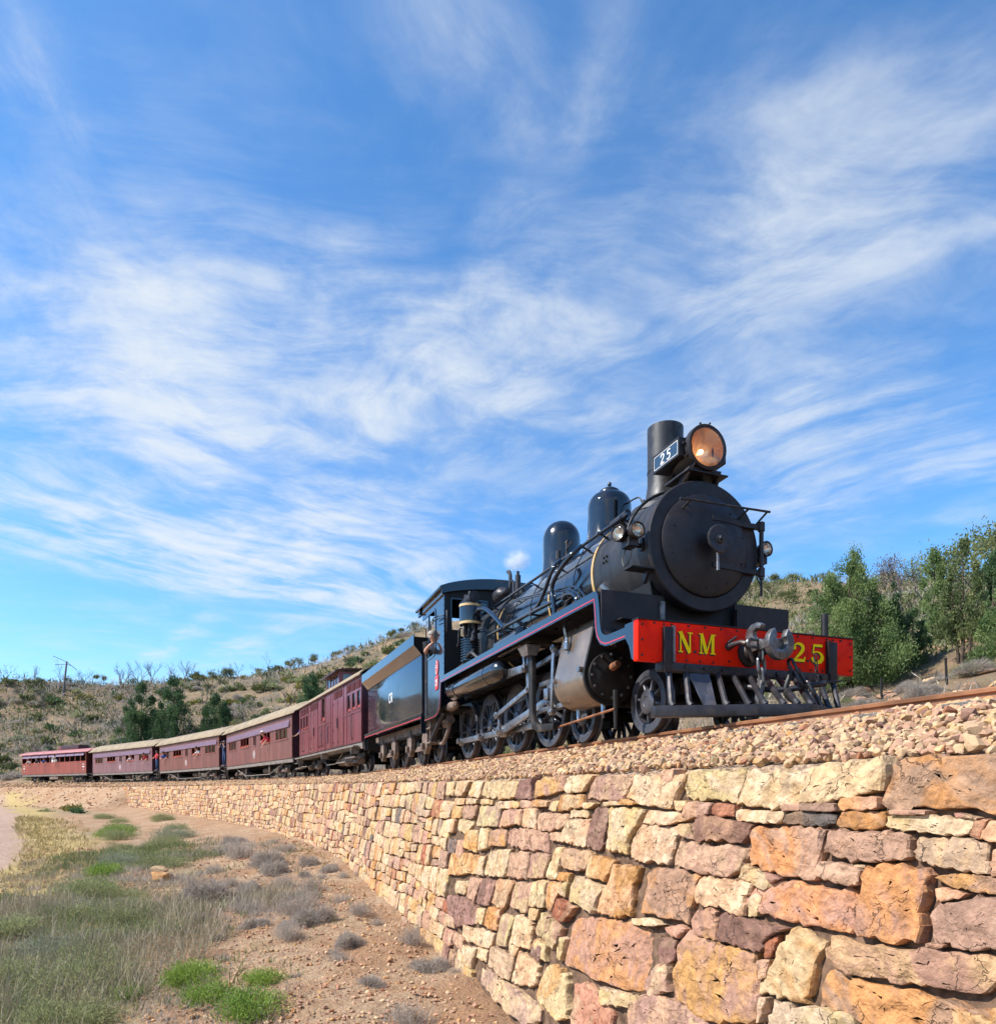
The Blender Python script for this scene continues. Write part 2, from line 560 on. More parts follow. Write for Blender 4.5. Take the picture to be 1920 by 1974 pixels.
glass_mat('lens_glass', (0.98, 0.92, 0.84), 0.02, 0.25, 1.3)
mat('lamp_silver', (0.72, 0.68, 0.62), 0.22, 0.9, rvar=0.05)
glass_mat('pane_glass', (0.85, 0.9, 0.9))
mat('reflector', (0.80, 0.55, 0.36), 0.20, 0.80, 0.5, 0, 0.03, bump=0.02, bscale=8, rvar=0.05)


def tinted(name, rough=0.8, vscale=4.0, bump=0.4, bscale=28.0, lo=0.42, hi=0.6, fine=0.35, strata=0.0, dist=0.02, chip=0.0):
    """stone: two tints carried by each piece, blended in stains; fine grain and relief"""
    m = bpy.data.materials.new(name)
    m.use_nodes = True
    T = NT(m.node_tree)
    a1 = T.n('ShaderNodeAttribute', attribute_name='tint')
    a2 = T.n('ShaderNodeAttribute', attribute_name='tint2')
    ar = T.n('ShaderNodeAttribute', attribute_name='rnd')
    tcd = T.n('ShaderNodeTexCoord')
    offs = T.n('ShaderNodeCombineXYZ', inp={0: T.math('MULTIPLY', ar.outputs['Fac'], 53.0), 1: T.math('MULTIPLY', ar.outputs['Fac'], 91.0), 2: T.math('MULTIPLY', ar.outputs['Fac'], 37.0)})
    vec = T.n('ShaderNodeVectorMath', operation='ADD', inp={0: tcd.outputs['Object'], 1: offs.outputs[0]}).outputs[0]
    st = T.smooth(T.noise(vec, vscale, 7.0, 0.62, 1.2), lo, hi)
    c = T.mix(st, a1.outputs['Color'], a2.outputs['Color'])
    g = T.smooth(T.noise(vec, vscale * 5.5, 8.0, 0.68), 0.25, 0.75, 1.0 - fine, 1.0 + fine)
    c = T.mix(1.0, c, T.n('ShaderNodeCombineColor', inp={0: g, 1: g, 2: g}).outputs[0], 'MULTIPLY')
    g2 = T.smooth(T.noise(vec, vscale * 2.1, 6.0, 0.7, 2.0), 0.66, 0.8, 0.0, 0.5)
    c = T.mix(g2, c, (0.10, 0.065, 0.06))
    if chip:
        wc = T.n('ShaderNodeVectorMath', operation='MULTIPLY_ADD', inp={0: T.noise(vec, 7.0, 4.0, 0.65, 0.0, 1), 1: (0.22, 0.22, 0.22), 2: vec}).outputs[0]
        ve = T.n('ShaderNodeTexVoronoi', feature='DISTANCE_TO_EDGE', inp={'Vector': wc, 'Scale': 4.2, 'Randomness': 1.0})
        crack = T.math('MULTIPLY', T.smooth(ve.outputs['Distance'], 0.0, 0.022, 1.0, 0.0), T.smooth(T.noise(vec, 3.0, 3.0, 0.6), 0.50, 0.62))
        c = T.mix(T.math('MULTIPLY', crack, 0.7), c, (0.09, 0.055, 0.04))
    p = T.n('ShaderNodeBsdfPrincipled', inp={'Roughness': rough, 'Specular IOR Level': 0.25})
    T.link(c, p.inputs['Base Color'])
    h = T.math('ADD', T.noise(vec, bscale, 9.0, 0.68), T.math('MULTIPLY', T.noise(vec, bscale * 0.22, 4.0, 0.6, 0.6), 2.2))
    if strata:
        mp = T.n('ShaderNodeMapping', inp={0: vec, 'Rotation': (0.3, 0.2, 0.0), 'Scale': (2.0, 2.0, 26.0)})
        h = T.math('ADD', h, T.math('MULTIPLY', T.noise(mp.outputs[0], 1.0, 3.0, 0.5), strata))
    if chip:
        h = T.math('SUBTRACT', h, T.math('MULTIPLY', crack, 0.9))
        wv = T.n('ShaderNodeVectorMath', operation='MULTIPLY_ADD', inp={0: T.noise(vec, 5.0, 3.0, 0.6, 0.0, 1), 1: (0.16, 0.16, 0.16), 2: vec}).outputs[0]
        for sc_, k_ in ((7.0, 1.3), (17.0, 0.55)):
            vc = T.n('ShaderNodeTexVoronoi', feature='F1', inp={'Vector': wv, 'Scale': sc_, 'Randomness': 1.0})
            h = T.math('ADD', h, T.math('MULTIPLY', vc.outputs['Distance'], chip * k_))
    b = T.n('ShaderNodeBump', inp={'Height': h, 'Strength': bump, 'Distance': dist})
    T.link(b.outputs[0], p.inputs['Normal'])
    o = T.n('ShaderNodeOutputMaterial')
    T.link(p.outputs[0], o.inputs[0])
    MATS[name] = m
    return m


tinted('wall_stone', 0.8, 2.4, 0.9, 26.0, strata=0.35, dist=0.024, chip=1.0)
tinted('ballast_stone', 0.75, 14.0, 0.4, 60.0, fine=0.25, dist=0.006)
tinted('rock', 0.85, 2.0, 0.6, 10.0, fine=0.3, dist=0.04)


def leaf_mat(name, c0, c1, trans=0.25, rough=0.6):
    """foliage: colour varies from clump to clump through the attribute rnd"""
    m = bpy.data.materials.new(name)
    m.use_nodes = True
    T = NT(m.node_tree)
    ar = T.n('ShaderNodeAttribute', attribute_name='rnd')
    oi = T.n('ShaderNodeObjectInfo')
    fac = T.math('ADD', T.math('MULTIPLY', ar.outputs['Fac'], 0.8), T.math('MULTIPLY', oi.outputs['Random'], 0.2))
    c = T.mix(fac, c0, c1)
    d = T.n('ShaderNodeBsdfPrincipled', inp={'Roughness': rough, 'Specular IOR Level': 0.25})
    T.link(c, d.inputs['Base Color'])
    t = T.n('ShaderNodeBsdfTranslucent')
    T.link(c, t.inputs[0])
    mx = T.n('ShaderNodeMixShader', inp={0: trans, 1: d.outputs[0], 2: t.outputs[0]})
    o = T.n('ShaderNodeOutputMaterial')
    T.link(mx.outputs[0], o.inputs[0])
    MATS[name] = m
    return m


leaf_mat('leaf_pine', (0.07, 0.13, 0.042), (0.29, 0.36, 0.13), 0.4)
leaf_mat('leaf_dark', (0.034, 0.082, 0.036), (0.13, 0.2, 0.08), 0.35)
leaf_mat('leaf_olive', (0.075, 0.098, 0.036), (0.2, 0.205, 0.072), 0.3)
leaf_mat('leaf_yellow', (0.150, 0.150, 0.035), (0.27, 0.24, 0.05))
leaf_mat('leaf_bright', (0.13, 0.225, 0.04), (0.33, 0.43, 0.085), 0.4)
leaf_mat('leaf_sage', (0.19, 0.215, 0.095), (0.38, 0.385, 0.185), 0.45)
leaf_mat('leaf_blue', (0.19, 0.21, 0.14), (0.33, 0.35, 0.23), 0.45)
leaf_mat('twig_grey', (0.3, 0.25, 0.21), (0.58, 0.5, 0.42), 0.4)
leaf_mat('straw', (0.30, 0.23, 0.10), (0.52, 0.40, 0.17), 0.2)
leaf_mat('straw_pale', (0.26, 0.22, 0.15), (0.46, 0.39, 0.26), 0.2)
leaf_mat('leaf_rust', (0.12, 0.09, 0.075), (0.21, 0.155, 0.12), 0.3)
leaf_mat('leaf_gum', (0.085, 0.12, 0.045), (0.25, 0.27, 0.105), 0.35)

# ------------------------------------------------------------------ the line: s runs back along the track from the leading axle, v towards the near side
TH0, KAPPA, S0 = 0.3533, 0.0077, 7.56
AX, AY = 2.33, 8.25


def path(s):
    s = np.asarray(s, dtype=float)
    ss = np.minimum(s, S0)
    x = AX - ss * math.sin(TH0)
    y = AY + ss * math.cos(TH0)
    r = np.maximum(s - S0, 0.0)
    rc = np.minimum(r, 150.0)
    t = TH0 + KAPPA * rc
    x = x + (np.cos(t) - math.cos(TH0)) / KAPPA
    y = y + (np.sin(t) - math.sin(TH0)) / KAPPA
    e = r - rc
    x = x - e * np.sin(t)
    y = y + e * np.cos(t)
    return x, y, t


def railz(s):
    return EYE + 0.654 + 0.0036 * np.maximum(0.0, np.asarray(s, dtype=float) - 25.0)


def on_track(s, v, w=0.0):
    x, y, t = path(s)
    return np.stack([x - np.cos(t) * v, y - np.sin(t) * v, railz(s) + w + 0 * np.asarray(v)], -1)


def frame(s_front, s_back):
    """location and heading of a vehicle standing between two points of the track (local x forward, y to the far side)"""
    a = on_track(s_front, 0.0)
    b = on_track(s_back, 0.0)
    d = a - b
    return a, math.atan2(d[1], d[0])


WT_S = [-12, -3, 0, 3, 11, 20, 44, 70]
WT_Z = [0.155, 0.15, 0.125, 0.135, 0.18, 0.24, 0.30, 0.32]
FT_S = [-14, -6, 0.4, 1.3, 2.7, 6.6, 9.4, 14, 26, 43, 65, 100]
FT_Z = [-2.55, -2.5, -2.40, -2.32, -2.26, -2.18, -2.08, -1.86, -1.86, -1.84, -1.46, -1.2]
WALL_V, BATTER = 2.0, 1 / 6.0


def walltop(s):
    return EYE + np.interp(s, WT_S, WT_Z)


def footz(s):
    return EYE + np.interp(s, FT_S, FT_Z)


def wall_pt(s, z, out):
    """point on the wall face (z in world), pushed out from the face by `out`"""
    s = np.asarray(s, dtype=float)
    v = WALL_V + np.maximum(0, walltop(s) - z) * BATTER + out
    x, y, t = path(s)
    return np.stack([x - np.cos(t) * v, y - np.sin(t) * v, z + 0 * v], -1)


# --- terrain
RIDGE = np.array([(-330, 60, 27), (-190, 110, 23), (-93, 130, 19.6), (-69, 140, 21.6), (-50, 141, 23.2), (-37, 140, 25.4), (-27, 138, 27.6), (-16, 135, 31.6), (4, 130, 34.5), (38, 105, 31.5),
                  (46, 80, 24), (46, 56, 18.5), (52, 20, 17), (66, -60, 18)], dtype=float)
RIDGE[:, 2] += EYE


def fbm(x, y, seed, octaves=5, scale=1.0, gain=0.5):
    """value noise on a lattice, vectorised"""
    out = np.zeros_like(x, dtype=float)
    amp, fr = 1.0, scale
    for o in range(octaves):
        xs, ys = x * fr + seed * 17.3 + o * 31.7, y * fr - seed * 11.1 + o * 13.9
        xi, yi = np.floor(xs), np.floor(ys)
        fx, fy = xs - xi, ys - yi
        fx, fy = fx * fx * (3 - 2 * fx), fy * fy * (3 - 2 * fy)
        def h(a, b):
            q = np.sin(a * 127.1 + b * 311.7 + seed * 74.7) * 43758.5453
            return q - np.floor(q)
        v = (h(xi, yi) * (1 - fx) + h(xi + 1, yi) * fx) * (1 - fy) + (h(xi, yi + 1) * (1 - fx) + h(xi + 1, yi + 1) * fx) * fy
        out += (v - 0.5) * amp
        amp *= gain
        fr *= 2.03
    return out


_ps = np.arange(-70, 330, 1.0)
_px, _py, _pt = path(_ps)


def track_sv(x, y):
    """nearest s and signed v (near side positive) for arrays of points"""
    x = np.asarray(x, float).ravel()
    y = np.asarray(y, float).ravel()
    s = np.empty_like(x)
    v = np.empty_like(x)
    for a in range(0, len(x), 20000):
        b = slice(a, a + 20000)
        d = (x[b, None] - _px[None]) ** 2 + (y[b, None] - _py[None]) ** 2
        i = np.argmin(d, 1)
        dx, dy = x[b] - _px[i], y[b] - _py[i]
        t = _pt[i]
        s[b] = _ps[i] + (-np.sin(t) * dx + np.cos(t) * dy)
        vv = -np.cos(t) * dx - np.sin(t) * dy
        far = (i == 0) | (i == len(_ps) - 1)
        v[b] = np.where(far, np.sign(vv) * np.sqrt(d[np.arange(len(i)), i]), vv)
    return s, v


_rs = []
for k in range(len(RIDGE) - 1):
    n_ = int(np.linalg.norm(RIDGE[k + 1, :2] - RIDGE[k, :2]) / 1.5) + 1
    for q in range(n_):
        _rs.append(RIDGE[k] + (RIDGE[k + 1] - RIDGE[k]) * q / n_)
_rs = np.array(_rs)
_ker = np.ones(13) / 13
for c_ in range(3):
    _rs[6:-6, c_] = np.convolve(_rs[:, c_], _ker, 'valid')
_rt = np.gradient(_rs[:, :2], axis=0)
_rt /= np.linalg.norm(_rt, axis=1)[:, None] + 1e-9

ROAD = np.array([(-1.1, 0)]) + np.array([(-62, 84), (-48, 66), (-36, 50), (-27.2, 37), (-19.5, 26.5), (-14.9, 19), (-13.1, 14), (-12.6, 8), (-13, 0), (-15, -14)], float)


def road_dist(x, y):
    d = np.full(np.shape(x), 1e9)
    for a, b in zip(ROAD[:-1], ROAD[1:]):
        ab = b - a
        t = np.clip(((x - a[0]) * ab[0] + (y - a[1]) * ab[1]) / (ab @ ab), 0, 1)
        d = np.minimum(d, np.hypot(x - a[0] - ab[0] * t, y - a[1] - ab[1] * t))
    return d


def sstep(a, b, x):
    t = np.clip((x - a) / (b - a), 0, 1)
    return t * t * (3 - 2 * t)


def ground_z(x, y):
    x = np.asarray(x, float)
    y = np.asarray(y, float)
    sh = x.shape
    x, y = x.ravel(), y.ravel()
    s, v = track_sv(x, y)
    rz = railz(s)
    # near side
    q = np.maximum(0, v - 2.4)
    near = footz(s) - 0.30 * sstep(0, 5, q) - 0.006 * np.minimum(q, 40)
    near = near + fbm(x, y, 3, 4, 0.35) * 0.22 * sstep(0.0, 2.0, q) + fbm(x, y, 5, 4, 1.7) * 0.12
    rd = road_dist(x, y)
    near = near - 0.10 * sstep(2.6, 1.2, rd)
    emb = sstep(63.5, 66.5, s)
    bank = rz - 0.42 - np.maximum(0, v - 1.7) / 1.75 + fbm(x, y, 9, 4, 0.8) * 0.35 * sstep(1.7, 2.6, v)
    near = near * (1 - emb) + np.maximum(near, bank) * emb
    near = near + sstep(45, 120, q) * 6.0
    # far side
    r = np.empty_like(x)
    ri = np.empty(len(x), int)
    zr = np.empty_like(x)
    for a in range(0, len(x), 20000):
        b = slice(a, a + 20000)
        d = (x[b, None] - _rs[None, :, 0]) ** 2 + (y[b, None] - _rs[None, :, 1]) ** 2
        ri[b] = np.argmin(d, 1)
        r[b] = np.sqrt(d[np.arange(len(d)), ri[b]])
        wgt = 1.0 / (d + 30.0) ** 2
        zr[b] = (wgt @ _rs[:, 2]) / wgt.sum(1)
    fq = np.maximum(0, -v - 2.0)
    t = fq / (fq + r + 1e-6)
    beyond = (_rt[ri, 0] * (y - _rs[ri, 1]) - _rt[ri, 1] * (x - _rs[ri, 0])) > 0
    hill = (rz - 0.25) + (zr - rz + 0.25) * np.where(beyond, 1.0, t ** 1.12)
    hill = hill - np.where(beyond, 0.22 * np.minimum(r, 160), 0.0)
    bumps = fbm(x, y, 21, 5, 0.06) * 3.2 * sstep(4, 40, fq) + fbm(x, y, 23, 4, 0.45) * 0.55 * sstep(1.5, 9, fq)
    hill = hill + bumps * np.where(beyond, 0.6, np.clip(r / 25, 0.25, 1))
    m = sstep(0.9, -0.9, v)
    z = near * (1 - m) + hill * m
    # stay under the ballast bed
    bed = (v > -2.2) & (v < 1.9)
    z = np.where(bed, np.minimum(z, rz - 0.42), z)
    return z.reshape(sh)


def grade(vals):
    out = [vals[0][0]]
    for a, b, st in vals:
        while out[-1] + st < b:
            out.append(out[-1] + st)
        out.append(b)
    return np.array(out)


gx = grade([(-900, -240, 45), (-240, -100, 8), (-100, -60, 2.0), (-60, -16, 0.6), (-16, 9, 0.25), (9, 60, 0.8), (60, 110, 3), (110, 900, 45)])
gy = grade([(-200, -20, 20), (-20, 0, 2.0), (0, 4, 0.5), (4, 24, 0.25), (24, 85, 0.6), (85, 150, 1.6), (150, 260, 6), (260, 1200, 60)])
X, Y = np.meshgrid(gx, gy)
Zg = ground_z(X, Y)
nx_, ny_ = len(gx), len(gy)
idx = np.arange(nx_ * ny_).reshape(ny_, nx_)
quads = np.stack([idx[:-1, :-1], idx[:-1, 1:], idx[1:, 1:], idx[1:, :-1]], -1).reshape(-1, 4)
s_g, v_g = track_sv(X, Y)
rd_g = road_dist(X, Y).ravel()
wob = fbm(X.ravel(), Y.ravel(), 31, 4, 0.5)
att_road = sstep(2.5, 1.9, rd_g + wob * 0.8) * (v_g > 3)
att_verge = sstep(5.2, 3.6, rd_g + wob * 1.6) * (v_g > 3) * (1 - att_road)
att_hill = sstep(-2.5, -5.0, v_g)
att_green = np.clip(sstep(-0.15, 0.25, fbm(X.ravel(), Y.ravel(), 41, 4, 0.16)) * (v_g > 6), 0, 1)


def ground_material():
    m = bpy.data.materials.new('ground_earth')
    m.use_nodes = True
    T = NT(m.node_tree)
    vec = T.n('ShaderNodeTexCoord').outputs['Object']
    A = {k: T.n('ShaderNodeAttribute', attribute_name=k).outputs['Fac'] for k in ('road', 'verge', 'hill', 'green')}
    n1 = T.noise(vec, 0.7, 7.0, 0.62, 0.5)
    n2 = T.noise(vec, 7.0, 7.0, 0.66)
    n3 = T.noise(vec, 30.0, 5.0, 0.7)
    soil = T.mix(T.smooth(n1, 0.35, 0.65), (0.42, 0.245, 0.135), (0.52, 0.365, 0.23))
    soil = T.mix(T.smooth(n2, 0.35, 0.7, 0, 0.6), soil, (0.29, 0.155, 0.09))
    vo = T.n('ShaderNodeTexVoronoi', feature='F1', inp={'Vector': vec, 'Scale': 16.0, 'Randomness': 1.0})
    peb = T.smooth(vo.outputs['Distance'], 0.16, 0.26, 1.0, 0.0)
    pebm = T.math('MULTIPLY', peb, T.smooth(n2, 0.45, 0.6))
    pebc = T.mix(T.n('ShaderNodeSeparateColor', inp={0: vo.outputs['Color']}).outputs[0], (0.45, 0.30, 0.20), (0.52, 0.42, 0.34))
    soil = T.mix(pebm, soil, pebc)
    hillc = T.mix(T.smooth(n1, 0.3, 0.7), (0.25, 0.16, 0.095), (0.31, 0.21, 0.13))
    hillc = T.mix(T.smooth(T.noise(vec, 0.16, 5.0, 0.6), 0.42, 0.62), hillc, (0.155, 0.115, 0.08))
    hillc = T.mix(T.smooth(T.noise(vec, 2.2, 6.0, 0.7), 0.45, 0.68, 0, 0.7), hillc, (0.22, 0.20, 0.10))
    hillc = T.mix(T.smooth(T.noise(vec, 1.1, 6.0, 0.7, 1.0), 0.60, 0.68, 0, 0.7), hillc, (0.46, 0.37, 0.29))
    c = T.mix(A['hill'], soil, hillc)
    c = T.mix(T.math('MULTIPLY', A['green'], 0.55), c, T.mix(n2, (0.26, 0.22, 0.12), (0.36, 0.29, 0.17)))
    c = T.mix(A['verge'], c, T.mix(n2, (0.42, 0.29, 0.11), (0.56, 0.42, 0.19)))
    c = T.mix(A['road'], c, T.mix(T.smooth(n2, 0.3, 0.7), (0.42, 0.275, 0.20), (0.51, 0.355, 0.265)))
    p = T.n('ShaderNodeBsdfPrincipled', inp={'Roughness': 0.92, 'Specular IOR Level': 0.15})
    T.link(c, p.inputs['Base Color'])
    h = T.math('ADD', T.math('MULTIPLY', n2, 1.6), T.math('ADD', T.math('MULTIPLY', n3, 0.5), T.math('MULTIPLY', pebm, 0.5)))
    b = T.n('ShaderNodeBump', inp={'Height': h, 'Strength': 0.9, 'Distance': 0.09})
    T.link(b.outputs[0], p.inputs['Normal'])
    o = T.n('ShaderNodeOutputMaterial')
    T.link(p.outputs[0], o.inputs[0])
    MATS['ground_earth'] = m
    return m


ground_material()
gme = mesh_np('ground', np.stack([X.ravel(), Y.ravel(), Zg.ravel()], 1), quads, MATS['ground_earth'], smooth=60,
              attrs={'road': att_road, 'verge': att_verge, 'hill': att_hill, 'green': att_green})
ground = link_mesh('ground', gme)
tag(ground, 'orange brown stony ground rising to a dry hillside behind the train', None, None, 'structure')


def gz(x, y):
    return float(ground_z(np.array([x]), np.array([y]))[0])


# --- ballast bed (under the loose stones)
BED = [(1.90, -0.62), (1.88, -0.47), (1.55, -0.37), (1.15, -0.215), (0.92, -0.150), (0.45, -0.165), (-0.45, -0.155), (-0.92, -0.13), (-1.3, -0.24), (-2.1, -0.50), (-2.5, -0.8)]


def bed_w(v, s):
    drop = railz(s) - walltop(s)
    w = np.interp(v, [b[0] for b in BED][::-1], [b[1] for b in BED][::-1])
    k = np.where(np.asarray(v) > 0.92, (drop - 0.15) / 0.35, 1.0)
    return np.where(np.asarray(v) > 0.92, -0.15 + (w + 0.15) * k, w)


ss = np.concatenate([np.arange(-14, 16, 0.5), np.arange(16, 130, 1.5)])
rows = [on_track(ss, np.full_like(ss, b[0]), bed_w(np.full_like(ss, b[0]), ss) - 0.03) for b in BED]
nb, ns = len(BED), len(ss)
bv = np.stack(rows, 1).reshape(-1, 3)
bi = np.arange(ns * nb).reshape(ns, nb)
bq = np.stack([bi[:-1, :-1], bi[1:, :-1], bi[1:, 1:], bi[:-1, 1:]], -1).reshape(-1, 4)
bed_m = mat('ballast_bed', (0.36, 0.26, 0.18), 0.9, 0, 0.2, 0, 0.35, 22.0, bump=0.9, bscale=30, dirt=(0.17, 0.115, 0.08), dirt_amt=0.6, dscale=25)
track_bed = link_mesh('ballast_bed', mesh_np('ballast_bed', bv, bq, bed_m, smooth=50))
tag(track_bed, 'pale broken stone ballast sloping from the rails to the wall top', None, None, 'structure')

# --- colours of the local quartzite
PAL = {'c': ((0.55, 0.41, 0.28), (0.50, 0.33, 0.185)), 'o': ((0.44, 0.222, 0.085), (0.52, 0.34, 0.195)), 'm': ((0.365, 0.225, 0.17), (0.46, 0.29, 0.195)),
       'd': ((0.19, 0.105, 0.085), (0.31, 0.185, 0.14)), 'g': ((0.11, 0.095, 0.095), (0.24, 0.15, 0.12)), 'r': ((0.29, 0.105, 0.06), (0.38, 0.21, 0.13)),
       'p': ((0.45, 0.285, 0.195), (0.38, 0.225, 0.165)), 'mo': ((0.375, 0.225, 0.165), (0.49, 0.255, 0.105)), 'mc': ((0.37, 0.25, 0.19), (0.51, 0.37, 0.225)),
       'co': ((0.51, 0.375, 0.225), (0.48, 0.27, 0.115)), 'op': ((0.47, 0.26, 0.105), (0.37, 0.225, 0.165)), 'cr': ((0.49, 0.35, 0.225), (0.38, 0.20, 0.125)), 'rp': ((0.42, 0.215, 0.14), (0.47, 0.30, 0.20))}
PAL = {k: tuple(tuple(x * f for x, f in zip(t, (1.03, 0.965, 0.86))) for t in v) for k, v in PAL.items()}
PCODES = ['c', 'o', 'm', 'd', 'r', 'p', 'mo', 'mc', 'co', 'cr', 'g']
PWEIGHT = [0.32, 0.08, 0.11, 0.05, 0.03, 0.12, 0.07, 0.08, 0.09, 0.04, 0.01]


def pick_code(rnd):
    return rnd.choices(PCODES, PWEIGHT)[0]


def stone_geo(poly, K, fr, rnd, proud=0.0, relief=1.0, depth=0.12, tight=1.012):
    """one wall stone from its outline in (u, z): returns (s, z, out) vertices and faces"""
    P = np.array(poly, float)
    a = 0.5 * np.sum(P[:, 0] * np.roll(P[:, 1], -1) - np.roll(P[:, 0], -1) * P[:, 1])
    if a < 0:
        P = P[::-1]
    size = math.sqrt(abs(a)) + 1e-4
    seg = np.linalg.norm(np.roll(P, -1, 0) - P, axis=1)
    per = seg.sum()
    cum = np.concatenate([[0], np.cumsum(seg)])
    # keep the corners, spread the rest
    n = len(P)
    cnt = np.maximum(1, np.round(seg / per * K)).astype(int)
    B = []
    for i in range(n):
        for k in range(cnt[i]):
            B.append(P[i] + (P[(i + 1) % n] - P[i]) * k / cnt[i])
    B = np.array(B)
    K = len(B)
    B = 0.80 * B + 0.10 * (np.roll(B, 1, 0) + np.roll(B, -1, 0))     # knock the corners off
    c = B.mean(0)
    B = c + (B - c) * tight
    jit = np.array([[rnd.uniform(-1, 1), rnd.uniform(-1, 1)] for _ in range(K)]) * 0.017 * min(1.0, size * 3)
    B = B + jit
    # broken faces: the lowest of a few tilted planes
    planes = []
    for _ in range(rnd.randint(5, 9)):
        an = rnd.uniform(0, 2 * math.pi)
        sl = rnd.uniform(0.03, 0.30)
        planes.append((math.cos(an) * sl, math.sin(an) * sl, rnd.uniform(0.0, 0.10) * size))
    def hgt(p):
        h = min(q[2] + q[0] * (p[0] - c[0]) + q[1] * (p[1] - c[1]) for q in planes)
        h = max(h, -0.25 * size)
        nz = mnoise.fractal(Vector((p[0] * 6 + proud * 97, p[1] * 6, proud * 41)), 0.9, 2.1, 3)
        return h * 0.42 * relief + nz * 0.015 * relief
    vs = []
    for j, q in enumerate(fr):
        ring = c + (B - c) * q
        for k in range(K):
            p = ring[k]
            if j == 0:
                o = -depth
            elif j == 1:
                o = proud + 0.85 * hgt(p) - 0.021 * min(1, size * 3)
            elif j == 2:
                o = proud + 0.95 * hgt(p) - 0.004
            else:
                if q < 0.9:
                    p = p + np.array([rnd.uniform(-1, 1), rnd.uniform(-1, 1)]) * 0.035 * size
                o = proud + hgt(p)
            vs.append((p[0], p[1], o))
    vs.append((c[0], c[1], proud + hgt(c)))
    fs = []
    m = len(fr)
    for j in range(m - 1):
        for k in range(K):
            k2 = (k + 1) % K
            fs.append((j * K + k, j * K + k2, (j + 1) * K + k2, (j + 1) * K + k))
    cc = m * K
    for k in range(K):
        fs.append(((m - 1) * K + k, (m - 1) * K + (k + 1) % K, cc))
    return np.array(vs), fs


